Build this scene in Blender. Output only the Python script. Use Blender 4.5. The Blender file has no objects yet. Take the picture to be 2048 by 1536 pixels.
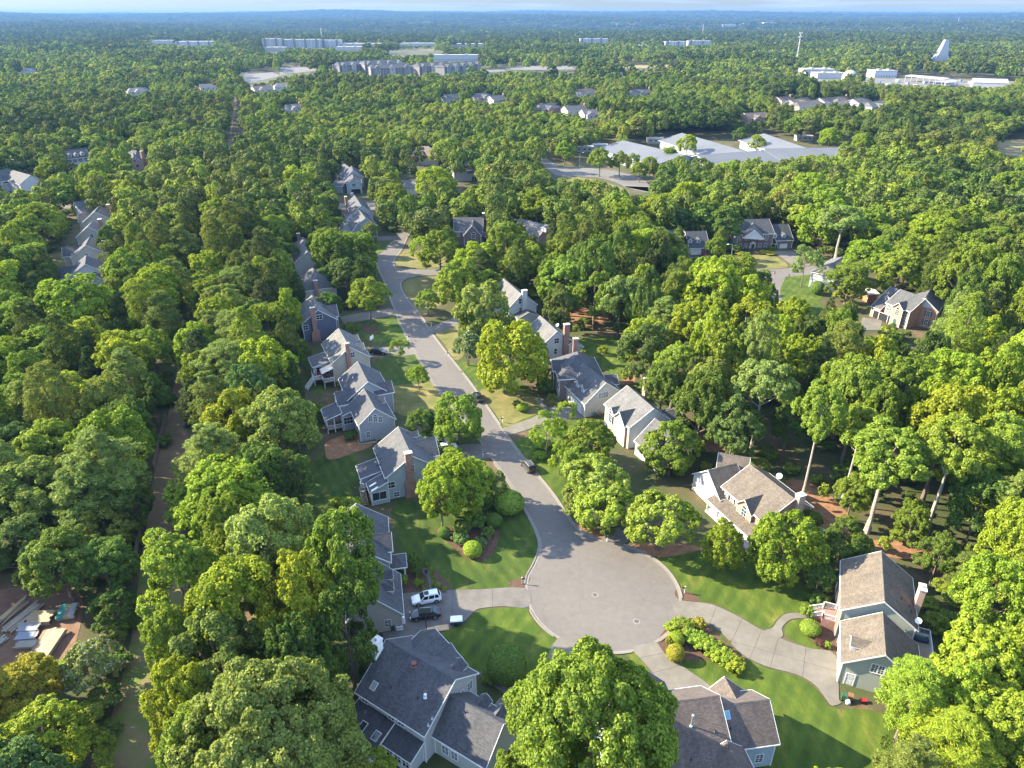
import bpy, bmesh, math, random
import numpy as np
from mathutils import Vector, Matrix
from mathutils.geometry import tessellate_polygon
R = math.radians
sc = bpy.context.scene
col = sc.collection
random.seed(7)
rng = np.random.default_rng(11)

# ------------------------------------------------------------------ camera, light, exposure
CAM_H, FPX, PITCH = 82.0, 1421.0, R(27.6)          # metres up, focal length in pixels of the 2048 px photo, pitch
cam = bpy.data.cameras.new('camera')
cam.sensor_width = 36.0
cam.lens = 36.0 * FPX / 2048.0
cam.clip_start, cam.clip_end = 1.0, 60000.0
camo = bpy.data.objects.new('camera', cam)
col.objects.link(camo)
camo.location = (0, 0, CAM_H)
camo.rotation_euler = (R(90) - PITCH, 0, 0)
sc.camera = camo

SUN_EL, SUN_AZ = R(29.0), R(167.0)                 # azimuth of the direction TO the sun, counter-clockwise from +x
sun_dir = Vector((math.cos(SUN_EL) * math.cos(SUN_AZ), math.cos(SUN_EL) * math.sin(SUN_AZ), math.sin(SUN_EL)))
sl = bpy.data.lights.new('sun', 'SUN')
sl.energy, sl.angle, sl.color = 4.6, R(0.6), (1.0, 0.88, 0.64)
so = bpy.data.objects.new('sun', sl)
col.objects.link(so)
so.rotation_euler = sun_dir.to_track_quat('Z', 'Y').to_euler()

world = bpy.data.worlds.new('World')
sc.world = world
world.use_nodes = True
wt = world.node_tree
wt.nodes.clear()
wo = wt.nodes.new('ShaderNodeOutputWorld')
bg = wt.nodes.new('ShaderNodeBackground')
sky = wt.nodes.new('ShaderNodeTexSky')
sky.sky_type = 'NISHITA'
sky.sun_disc = False
sky.sun_elevation = SUN_EL
sky.sun_rotation = R(90) - SUN_AZ                  # Blender measures it clockwise from +y
sky.altitude = 100
sky.air_density, sky.dust_density, sky.ozone_density = 1.0, 0.15, 3.0
# thin cloud streaks, all round the sky
tc = wt.nodes.new('ShaderNodeTexCoord')
mp = wt.nodes.new('ShaderNodeMapping')
mp.inputs['Scale'].default_value = (3.0, 3.0, 60.0)
nz = wt.nodes.new('ShaderNodeTexNoise')
nz.inputs['Scale'].default_value = 2.2
nz.inputs['Detail'].default_value = 6
rp = wt.nodes.new('ShaderNodeValToRGB')
rp.color_ramp.elements[0].position, rp.color_ramp.elements[1].position = 0.50, 0.72
mx = wt.nodes.new('ShaderNodeMixRGB')
mx.inputs[2].default_value = (8.0, 8.2, 8.6, 1)
tint = wt.nodes.new('ShaderNodeMixRGB'); tint.blend_type = 'MULTIPLY'; tint.inputs[0].default_value = 1; 
spx = wt.nodes.new('ShaderNodeSeparateXYZ')
tr_ = wt.nodes.new('ShaderNodeValToRGB')            # dims and blues the sky towards the horizon, alike all round
tr_.color_ramp.elements[0].color, tr_.color_ramp.elements[1].color = (0.125, 0.155, 0.235, 1), (0.98, 0.98, 0.98, 1)
tr_.color_ramp.elements[0].position, tr_.color_ramp.elements[1].position = 0.02, 0.25
mul = wt.nodes.new('ShaderNodeMath'); mul.operation = 'MULTIPLY'; mul.inputs[1].default_value = 0.7
L = wt.links.new
L(tc.outputs['Generated'], mp.inputs[0]); L(mp.outputs[0], nz.inputs[0]); L(nz.outputs[0], rp.inputs[0])
L(rp.outputs[0], mul.inputs[0]); L(mul.outputs[0], mx.inputs[0]); L(sky.outputs[0], mx.inputs[1]); L(tc.outputs['Generated'], spx.inputs[0]); L(spx.outputs[2], tr_.inputs[0]); L(tr_.outputs[0], tint.inputs[2]); L(mx.outputs[0], tint.inputs[1]); L(tint.outputs[0], bg.inputs[0])
bg.inputs[1].default_value = 0.15
L(bg.outputs[0], wo.inputs[0])
sc.view_settings.view_transform = 'Standard'
sc.view_settings.look = 'None'
sc.view_settings.exposure = 2.35
sc.view_settings.gamma = 1.0
sc.view_settings.use_curve_mapping = False
cy = sc.cycles
cy.max_bounces, cy.diffuse_bounces, cy.glossy_bounces, cy.transmission_bounces = 8, 5, 2, 5
cy.volume_bounces = 0
cy.transparent_max_bounces = 4
cy.use_denoising = True
cy.sample_clamp_indirect = 6.0

# ------------------------------------------------------------------ the survey: photo pixel + height -> place
CP, SP = math.cos(PITCH), math.sin(PITCH)
def ray(u, v):
    a, b = (u - 1024.0) / FPX, -(v - 768.0) / FPX
    return Vector((a, CP + b * SP, -SP + b * CP))
def G(u, v, h=0.0):
    d = ray(u, v)
    t = (h - CAM_H) / d.z
    return Vector((d.x * t, d.y * t, h))
def proj(p):
    y, z = p[1], p[2] - CAM_H
    f = y * CP - z * SP
    if f < 1: return None
    return (1024 + FPX * p[0] / f, 768 - FPX * (y * SP + z * CP) / f, f)

# ------------------------------------------------------------------ materials
def nodemat(name):
    m = bpy.data.materials.new(name)
    m.use_nodes = True
    t = m.node_tree
    return m, t, t.nodes['Principled BSDF'], t.links.new
def N(t, typ, **kw):
    n = t.nodes.new(typ)
    for k, v in kw.items():
        if k in n.inputs: n.inputs[k].default_value = v
        else: setattr(n, k, v)
    return n
def c4(c): return (c[0], c[1], c[2], 1.0)
def ramp(t, stops):
    r = t.nodes.new('ShaderNodeValToRGB')
    e = r.color_ramp.elements
    while len(e) < len(stops): e.new(0.5)
    for el, (p, c) in zip(e, stops):
        el.position, el.color = p, c4(c)
    return r
def bump(t, L, h, b, strength=0.4, dist=0.05):
    n = N(t, 'ShaderNodeBump', Strength=strength, Distance=dist)
    L(h, n.inputs['Height']); L(n.outputs[0], b.inputs['Normal'])
MC = {}
def m_plain(name, c, rough=0.6, metal=0.0, var=0.12, scale=1.3):
    if name in MC: return MC[name]
    m, t, b, L = nodemat(name)
    o = N(t, 'ShaderNodeTexCoord')
    n = N(t, 'ShaderNodeTexNoise', Scale=scale, Detail=4.0)
    L(o.outputs['Object'], n.inputs[0])
    r = ramp(t, [(0.3, [x * (1 - var) for x in c]), (0.7, [min(1, x * (1 + var)) for x in c])])
    L(n.outputs[0], r.inputs[0]); L(r.outputs[0], b.inputs['Base Color'])
    b.inputs['Roughness'].default_value = rough; b.inputs['Metallic'].default_value = metal
    MC[name] = m
    return m
def m_shingle(name, c):
    """asphalt shingles laid in courses; UV in metres along / up the slope"""
    if name in MC: return MC[name]
    m, t, b, L = nodemat(name)
    uv = N(t, 'ShaderNodeUVMap')
    br = N(t, 'ShaderNodeTexBrick', offset=0.5, squash=1.0)
    br.inputs['Scale'].default_value = 1.0
    br.inputs['Color1'].default_value = c4([x * 0.72 for x in c]); br.inputs['Color2'].default_value = c4([x * 1.28 for x in c])
    br.inputs['Mortar'].default_value = c4([x * 0.55 for x in c])
    br.inputs['Mortar Size'].default_value = 0.022; br.inputs['Mortar Smooth'].default_value = 0.3
    br.inputs['Brick Width'].default_value = 0.33; br.inputs['Row Height'].default_value = 0.16
    L(uv.outputs[0], br.inputs[0])
    n = N(t, 'ShaderNodeTexNoise', Scale=0.35, Detail=5.0, Roughness=0.65)
    L(uv.outputs[0], n.inputs[0])
    r = ramp(t, [(0.3, (0.78, 0.78, 0.8)), (0.7, (1.2, 1.18, 1.13))])
    L(n.outputs[0], r.inputs[0])
    # streaks that run down the slope
    mpn = N(t, 'ShaderNodeMapping'); mpn.inputs['Scale'].default_value = (1.6, 0.12, 1)
    L(uv.outputs[0], mpn.inputs[0])
    n2 = N(t, 'ShaderNodeTexNoise', Scale=1.0, Detail=3.0)
    L(mpn.outputs[0], n2.inputs[0])
    r2 = ramp(t, [(0.35, (0.86, 0.86, 0.86)), (0.65, (1.08, 1.08, 1.08))])
    L(n2.outputs[0], r2.inputs[0])
    mm = N(t, 'ShaderNodeMixRGB', blend_type='MULTIPLY'); mm.inputs[0].default_value = 1
    m3 = N(t, 'ShaderNodeMixRGB', blend_type='MULTIPLY'); m3.inputs[0].default_value = 1
    L(br.outputs[0], mm.inputs[1]); L(r.outputs[0], mm.inputs[2]); L(mm.outputs[0], m3.inputs[1]); L(r2.outputs[0], m3.inputs[2])
    L(m3.outputs[0], b.inputs['Base Color'])
    b.inputs['Roughness'].default_value = 0.88
    bump(t, L, br.outputs['Fac'], b, 0.5, -0.02)
    MC[name] = m
    return m
def m_siding(name, c):
    """lap siding: UV y is height in metres"""
    if name in MC: return MC[name]
    m, t, b, L = nodemat(name)
    uv = N(t, 'ShaderNodeUVMap')
    w = N(t, 'ShaderNodeTexWave', wave_type='BANDS', bands_direction='Y', wave_profile='SAW')
    w.inputs['Scale'].default_value = 1.57
    L(uv.outputs[0], w.inputs[0])
    r = ramp(t, [(0.0, [x * 0.80 for x in c]), (0.18, c), (1.0, [min(1, x * 1.03) for x in c])])
    L(w.outputs['Fac'], r.inputs[0])
    n = N(t, 'ShaderNodeTexNoise', Scale=0.6, Detail=4.0)
    L(uv.outputs[0], n.inputs[0])
    r2 = ramp(t, [(0.3, (0.9, 0.9, 0.9)), (0.7, (1.05, 1.05, 1.04))])
    L(n.outputs[0], r2.inputs[0])
    mm = N(t, 'ShaderNodeMixRGB', blend_type='MULTIPLY'); mm.inputs[0].default_value = 1
    L(r.outputs[0], mm.inputs[1]); L(r2.outputs[0], mm.inputs[2]); L(mm.outputs[0], b.inputs['Base Color'])
    b.inputs['Roughness'].default_value = 0.55
    bump(t, L, w.outputs['Fac'], b, 0.4, 0.02)
    MC[name] = m
    return m
def m_brick(name, c):
    if name in MC: return MC[name]
    m, t, b, L = nodemat(name)
    uv = N(t, 'ShaderNodeUVMap')
    br = N(t, 'ShaderNodeTexBrick', offset=0.5)
    br.inputs['Scale'].default_value = 1.0
    br.inputs['Color1'].default_value = c4([x * 0.8 for x in c]); br.inputs['Color2'].default_value = c4([x * 1.2 for x in c])
    br.inputs['Mortar'].default_value = c4([x * 0.5 + 0.16 for x in c])
    br.inputs['Mortar Size'].default_value = 0.012
    br.inputs['Brick Width'].default_value = 0.22; br.inputs['Row Height'].default_value = 0.075
    L(uv.outputs[0], br.inputs[0])
    n = N(t, 'ShaderNodeTexNoise', Scale=0.9, Detail=5.0)
    L(uv.outputs[0], n.inputs[0])
    r2 = ramp(t, [(0.3, (0.8, 0.8, 0.8)), (0.7, (1.15, 1.12, 1.1))])
    L(n.outputs[0], r2.inputs[0])
    mm = N(t, 'ShaderNodeMixRGB', blend_type='MULTIPLY'); mm.inputs[0].default_value = 1
    L(br.outputs[0], mm.inputs[1]); L(r2.outputs[0], mm.inputs[2]); L(mm.outputs[0], b.inputs['Base Color'])
    b.inputs['Roughness'].default_value = 0.85
    bump(t, L, br.outputs['Fac'], b, 0.3, -0.01)
    MC[name] = m
    return m
def m_glass(name='window_glass', c=(0.025, 0.032, 0.04), rough=0.08):
    if name in MC: return MC[name]
    m, t, b, L = nodemat(name)
    b.inputs['Base Color'].default_value = c4(c); b.inputs['Roughness'].default_value = rough
    b.inputs['Specular IOR Level'].default_value = 0.6
    MC[name] = m
    return m
def m_ground(name, stops, scale, rough=0.95, stops2=None, scale2=0.12, bmp=0.3, fine=9.0, stretch=None, mow=None, cracks=False):
    """two sizes of mottling in world position"""
    if name in MC: return MC[name]
    m, t, b, L = nodemat(name)
    g = N(t, 'ShaderNodeNewGeometry')
    src = g.outputs['Position']
    if stretch:
        mpn = N(t, 'ShaderNodeMapping'); mpn.inputs['Scale'].default_value = stretch[0]; mpn.inputs['Rotation'].default_value = (0, 0, stretch[1])
        L(src, mpn.inputs[0]); src = mpn.outputs[0]
    n = N(t, 'ShaderNodeTexNoise', Scale=scale, Detail=8.0, Roughness=0.65)
    L(src, n.inputs[0])
    r = ramp(t, stops)
    L(n.outputs[0], r.inputs[0])
    out = r.outputs[0]
    if stops2:
        n2 = N(t, 'ShaderNodeTexNoise', Scale=scale2, Detail=4.0)
        L(g.outputs['Position'], n2.inputs[0])
        r2 = ramp(t, stops2)
        L(n2.outputs[0], r2.inputs[0])
        mm = N(t, 'ShaderNodeMixRGB', blend_type='MULTIPLY'); mm.inputs[0].default_value = 1
        L(out, mm.inputs[1]); L(r2.outputs[0], mm.inputs[2]); out = mm.outputs[0]
    if mow:                                          # mower passes
        mq = N(t, 'ShaderNodeMapping'); mq.inputs['Rotation'].default_value = (0, 0, mow)
        L(g.outputs['Position'], mq.inputs[0])
        wv = N(t, 'ShaderNodeTexWave', wave_type='BANDS', bands_direction='X', wave_profile='TRI'); wv.inputs['Scale'].default_value = 0.15; wv.inputs['Distortion'].default_value = 1.2; wv.inputs['Detail Scale'].default_value = 0.4
        L(mq.outputs[0], wv.inputs[0])
        rw = ramp(t, [(0.3, (0.88, 0.90, 0.86)), (0.7, (1.1, 1.08, 1.05))]); L(wv.outputs['Fac'], rw.inputs[0])
        mw = N(t, 'ShaderNodeMixRGB', blend_type='MULTIPLY'); mw.inputs[0].default_value = 1
        L(out, mw.inputs[1]); L(rw.outputs[0], mw.inputs[2]); out = mw.outputs[0]
    if cracks:                                       # sealed cracks and tar lines
        nw_ = N(t, 'ShaderNodeTexNoise', Scale=0.25, Detail=3.0); L(g.outputs['Position'], nw_.inputs[0])
        va = N(t, 'ShaderNodeMixRGB', blend_type='LINEAR_LIGHT'); va.inputs[0].default_value = 0.9; L(g.outputs['Position'], va.inputs[1]); L(nw_.outputs['Color'], va.inputs[2])
        vo = N(t, 'ShaderNodeTexVoronoi', feature='DISTANCE_TO_EDGE'); vo.inputs['Scale'].default_value = 0.085; L(va.outputs[0], vo.inputs['Vector'])
        rc = ramp(t, [(0.0, (0.72, 0.72, 0.73)), (0.006, (0.82, 0.82, 0.83)), (0.009, (1, 1, 1))]); L(vo.outputs['Distance'], rc.inputs[0])
        mc_ = N(t, 'ShaderNodeMixRGB', blend_type='MULTIPLY'); mc_.inputs[0].default_value = 0.3
        L(out, mc_.inputs[1]); L(rc.outputs[0], mc_.inputs[2]); out = mc_.outputs[0]
    L(out, b.inputs['Base Color'])
    b.inputs['Roughness'].default_value = rough
    b.inputs['Specular IOR Level'].default_value = 0.25
    f = N(t, 'ShaderNodeTexNoise', Scale=fine, Detail=5.0)
    L(g.outputs['Position'], f.inputs[0])
    bump(t, L, f.outputs[0], b, bmp, 0.08)
    MC[name] = m
    return m
def m_leaf(name, inst=False, deep=1.0, trans=0.40, vary=0.62, blossom=None):
    """leaf: colour of the tree (object colour) times a little per leaf; diffuse + translucent"""
    m = bpy.data.materials.new(name)
    m.use_nodes = True
    t = m.node_tree
    t.nodes.clear()
    L = t.links.new
    out = N(t, 'ShaderNodeOutputMaterial')
    oi = N(t, 'ShaderNodeObjectInfo'); ge = N(t, 'ShaderNodeNewGeometry')
    r = ramp(t, [(0.0, (1 - vary * 0.7, 1 - vary * 0.6, 1 - vary * 0.7)), (0.55, (1, 1, 1)), (1.0, (1 + vary * 0.9, 1 + vary * 0.7, 1 + vary * 0.4))])
    L(ge.outputs['Random Per Island'], r.inputs[0])
    mm = N(t, 'ShaderNodeMixRGB', blend_type='MULTIPLY'); mm.inputs[0].default_value = 1
    if inst:
        r3 = ramp(t, [(0.0, (0.100, 0.158, 0.028)), (0.2, (0.148, 0.208, 0.030)), (0.4, (0.080, 0.122, 0.030)), (0.55, (0.170, 0.222, 0.030)),
                      (0.7, (0.115, 0.160, 0.034)), (0.85, (0.122, 0.142, 0.038)), (1.0, (0.190, 0.240, 0.034))])
        L(oi.outputs['Random'], r3.inputs[0])
        for el in r3.color_ramp.elements: el.color = (el.color[0] * deep, el.color[1] * deep, el.color[2] * (0.5 + 0.5 * deep), 1)
        pn = N(t, 'ShaderNodeTexNoise', Scale=0.011, Detail=2.0); L(oi.outputs['Location'], pn.inputs[0])      # stands of darker and lighter wood
        r4 = ramp(t, [(0.36, (0.62, 0.70, 0.82)), (0.5, (1, 1, 1)), (0.64, (1.28, 1.16, 1.0))]); L(pn.outputs[0], r4.inputs[0])
        m4 = N(t, 'ShaderNodeMixRGB', blend_type='MULTIPLY'); m4.inputs[0].default_value = 1; L(r3.outputs[0], m4.inputs[1]); L(r4.outputs[0], m4.inputs[2]); src = m4.outputs[0]
    else:
        src = oi.outputs['Color']
    L(src, mm.inputs[1]); L(r.outputs[0], mm.inputs[2])
    colr = mm.outputs[0]
    if blossom:
        w = N(t, 'ShaderNodeTexWhiteNoise', noise_dimensions='1D')
        L(ge.outputs['Random Per Island'], w.inputs['W'])
        cm = N(t, 'ShaderNodeMath', operation='GREATER_THAN'); cm.inputs[1].default_value = 1 - blossom[1]
        L(w.outputs['Value'], cm.inputs[0])
        m2 = N(t, 'ShaderNodeMixRGB'); m2.inputs[2].default_value = c4(blossom[0])
        L(cm.outputs[0], m2.inputs[0]); L(colr, m2.inputs[1]); colr = m2.outputs[0]
    d = N(t, 'ShaderNodeBsdfDiffuse'); tr = N(t, 'ShaderNodeBsdfTranslucent')
    tb = N(t, 'ShaderNodeMixRGB', blend_type='MULTIPLY'); tb.inputs[0].default_value = 1; tb.inputs[2].default_value = (1.25, 1.2, 0.55, 1)
    L(colr, d.inputs[0]); L(colr, tb.inputs[1]); L(tb.outputs[0], tr.inputs[0])
    ms = N(t, 'ShaderNodeMixShader'); ms.inputs[0].default_value = trans
    L(d.outputs[0], ms.inputs[1]); L(tr.outputs[0], ms.inputs[2])
    gs = N(t, 'ShaderNodeBsdfGlossy', Roughness=0.5); gs.inputs[0].default_value = (0.9, 0.95, 0.5, 1)      # waxy sheen
    mg = N(t, 'ShaderNodeMixShader'); mg.inputs[0].default_value = 0.012
    L(ms.outputs[0], mg.inputs[1]); L(gs.outputs[0], mg.inputs[2]); L(mg.outputs[0], out.inputs[0])
    return m

# ------------------------------------------------------------------ mesh helpers
class MB:
    """collects faces (own vertices per face, UV in metres) into ONE mesh"""
    def __init__(s): s.v, s.f, s.uv, s.mi = [], [], [], []
    def face(s, pts, uv=None, mi=0):
        b = len(s.v)
        s.v += [tuple(p) for p in pts]
        s.f.append(tuple(range(b, b + len(pts))))
        if uv is None:
            p0, p1 = Vector(pts[0]), Vector(pts[1])
            n = Vector((0, 0, 0))
            for i in range(len(pts)):
                a, c = Vector(pts[i]), Vector(pts[(i + 1) % len(pts)])
                n += a.cross(c)
            n.normalize()
            if abs(n.z) > 0.999: e1 = Vector((1, 0, 0))
            else: e1 = Vector((0, 0, 1)).cross(n).normalized()
            e2 = n.cross(e1)
            uv = [(Vector(p).dot(e1), Vector(p).dot(e2)) for p in pts]
        s.uv += uv
        s.mi.append(mi)
    def prism(s, bot, top, mi=0, cap=(True, True)):
        n = len(bot)
        for i in range(n):
            j = (i + 1) % n
            s.face([bot[i], bot[j], top[j], top[i]], mi=mi)
        if cap[0]: s.face(list(reversed(bot)), mi=mi)
        if cap[1]: s.face(list(top), mi=mi)
    def box(s, c, ax, ay, az, mi=0):
        """centre and three half-axis vectors"""
        c, ax, ay, az = Vector(c), Vector(ax), Vector(ay), Vector(az)
        if ax.cross(ay).dot(az) < 0: ax = -ax
        b = [c - ax - ay - az, c + ax - ay - az, c + ax + ay - az, c - ax + ay - az]
        s.prism(b, [p + 2 * az for p in b], mi)
    def bx(s, x0, x1, y0, y1, z0, z1, mi=0):
        s.box(((x0 + x1) / 2, (y0 + y1) / 2, (z0 + z1) / 2), ((x1 - x0) / 2, 0, 0), (0, (y1 - y0) / 2, 0), (0, 0, (z1 - z0) / 2), mi)
    def bar(s, p, q, r, n=6, r2=None, mi=0, cap=True):
        p, q = Vector(p), Vector(q)
        r2 = r if r2 is None else r2
        d = (q - p).normalized()
        a = d.orthogonal().normalized(); b = d.cross(a)
        k = [a * math.cos(2 * math.pi * i / n) + b * math.sin(2 * math.pi * i / n) for i in range(n)]
        s.prism([p + x * r for x in k], [q + x * r2 for x in k], mi, (cap, cap))
    def mesh(s, name, mats, smooth=False):
        m = bpy.data.meshes.new(name)
        m.from_pydata(s.v, [], s.f)
        ul = m.uv_layers.new(name='UVMap')
        ul.data.foreach_set('uv', [x for p in s.uv for x in p])
        for x in (mats if isinstance(mats, (list, tuple)) else [mats]): m.materials.append(x)
        m.polygons.foreach_set('material_index', s.mi)
        if smooth: m.polygons.foreach_set('use_smooth', [True] * len(m.polygons))
        m.update()
        return m
    def build(s, name, mats, parent=None, smooth=False):
        return link(name, s.mesh(name, mats, smooth), parent)
def link(name, me, parent=None):
    o = bpy.data.objects.new(name, me)
    col.objects.link(o)
    if parent is not None: o.parent = parent
    return o
def tag(o, label, cat, group=None):
    o['label'] = label; o['category'] = cat
    if group: o['group'] = group
    return o
def thing(name, loc, label, cat, group=None, rz=0.0):
    o = bpy.data.objects.new(name, None)
    col.objects.link(o)
    o.location = loc; o.rotation_euler = (0, 0, rz); o.empty_display_size = 0.5
    return tag(o, label, cat, group)
def struct(o): o['kind'] = 'structure'; return o
def stuff(o): o['kind'] = 'stuff'; return o
def copytree(o, parent=None):
    c = o.copy(); col.objects.link(c); c.parent = parent
    for ch in list(o.children): copytree(ch, c)
    return c
def spline(pts, n=6, closed=False):
    """Catmull-Rom through pixel points"""
    out, m = [], len(pts)
    for i in range(m if closed else m - 1):
        g = (lambda k: pts[k % m]) if closed else (lambda k: pts[max(0, min(m - 1, k))])
        p0, p1, p2, p3 = g(i - 1), g(i), g(i + 1), g(i + 2)
        for k in range(n):
            t = k / n
            out.append(tuple(0.5 * (2 * b + (c - a) * t + (2 * a - 5 * b + 4 * c - d) * t * t + (3 * b - a - 3 * c + d) * t ** 3)
                             for a, b, c, d in zip(p0, p1, p2, p3)))
    if not closed: out.append(tuple(pts[-1]))
    return out
def area2(p): return sum(p[i][0] * p[(i + 1) % len(p)][1] - p[(i + 1) % len(p)][0] * p[i][1] for i in range(len(p)))
def sheet(name, pts, z, mat, thick=0.0):
    """flat sheet from world outline"""
    pts = [(p[0], p[1]) for p in pts]
    if area2(pts) < 0: pts = pts[::-1]
    me = bpy.data.meshes.new(name)
    tris = tessellate_polygon([[Vector((x, y, 0)) for x, y in pts]])
    vs = [(x, y, z) for x, y in pts]
    fs = []
    for a, b, c in tris:
        s = (pts[b][0] - pts[a][0]) * (pts[c][1] - pts[a][1]) - (pts[b][1] - pts[a][1]) * (pts[c][0] - pts[a][0])
        fs.append((a, b, c) if s > 0 else (a, c, b))
    if thick:
        n = len(pts)
        vs += [(x, y, z - thick) for x, y in pts]
        fs += [(i, i + n, (i + 1) % n + n, (i + 1) % n) for i in range(n)]
    me.from_pydata(vs, [], fs)
    me.materials.append(mat)
    return link(name, me)
def inpoly(x, y, p):
    r = False
    j = len(p) - 1
    for i in range(len(p)):
        if (p[i][1] > y) != (p[j][1] > y) and x < (p[j][0] - p[i][0]) * (y - p[i][1]) / (p[j][1] - p[i][1]) + p[i][0]: r = not r
        j = i
    return r

# ------------------------------------------------------------------ house builder
WHITE = m_plain('white_trim', (0.568, 0.568, 0.559), 0.5, var=0.05)
PANE = m_glass()
DARK = m_plain('dark_metal', (0.026, 0.026, 0.028), 0.5)
GALV = m_plain('pale_metal', (0.430, 0.447, 0.464), 0.4, 0.6)
CONC_TRIM = m_plain('concrete_cap', (0.430, 0.421, 0.396), 0.8)
BR_RED = m_brick('red_brick', (0.232, 0.099, 0.065))
BR_DARK = m_brick('dark_brick', (0.103, 0.052, 0.043))
BR_ORANGE = m_brick('orange_brick', (0.344, 0.155, 0.086))
BR_TAN = m_brick('tan_brick', (0.361, 0.232, 0.163))
GLASSY = m_glass('sky_glass', (0.189, 0.215, 0.224), 0.15)
HOUSES = {}
WC = {}
def win_mesh(w, h, c, r, arch=False):
    k = (round(w, 2), round(h, 2), c, r, arch)
    if k in WC: return WC[k]
    f = MB()
    t, d = 0.10, 0.06
    f.bx(-w / 2 - t, -w / 2, 0, d, -h / 2 - t, h / 2 + t); f.bx(w / 2, w / 2 + t, 0, d, -h / 2 - t, h / 2 + t)
    f.bx(-w / 2, w / 2, 0, d + 0.02, -h / 2 - t, -h / 2); f.bx(-w / 2, w / 2, 0, d, h / 2, h / 2 + t)
    for i in range(1, c):
        x = -w / 2 + w * i / c
        f.bx(x - 0.025, x + 0.025, 0.01, d - 0.012, -h / 2, h / 2)
    for j in range(1, r):
        z = -h / 2 + h * j / r
        q = 0.045 if j * 2 == r else 0.02
        for i in range(c):
            x0, x1 = -w / 2 + w * i / c + 0.026, -w / 2 + w * (i + 1) / c - 0.026
            f.bx(x0, x1, 0.01, d - 0.015, z - q, z + q)
    if arch:
        n = 8
        ang = [math.pi * i / n for i in range(n + 1)]
        for i in range(n):
            a, b = ang[i], ang[i + 1]
            ro, ri = w / 2 + t, w / 2
            z0 = h / 2 + t
            for (rr0, rr1) in ((ri, ro),):
                bot = [(rr0 * math.cos(a), 0, z0 + rr0 * math.sin(a)), (rr1 * math.cos(a), 0, z0 + rr1 * math.sin(a)), (rr1 * math.cos(b), 0, z0 + rr1 * math.sin(b)), (rr0 * math.cos(b), 0, z0 + rr0 * math.sin(b))]
                f.prism(bot, [(x, d, z) for x, y, z in bot])
    p = MB()
    p.face([(-w / 2, 0.022, -h / 2), (w / 2, 0.022, -h / 2), (w / 2, 0.022, h / 2), (-w / 2, 0.022, h / 2)][::-1])
    if arch:
        p.face([(w / 2 * math.cos(a), 0.022, h / 2 + t + w / 2 * math.sin(a)) for a in [math.pi * i / 8 for i in range(9)]][::-1])
    WC[k] = (f.mesh('window_frame', WHITE), p.mesh('window_pane', PANE))
    return WC[k]

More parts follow.
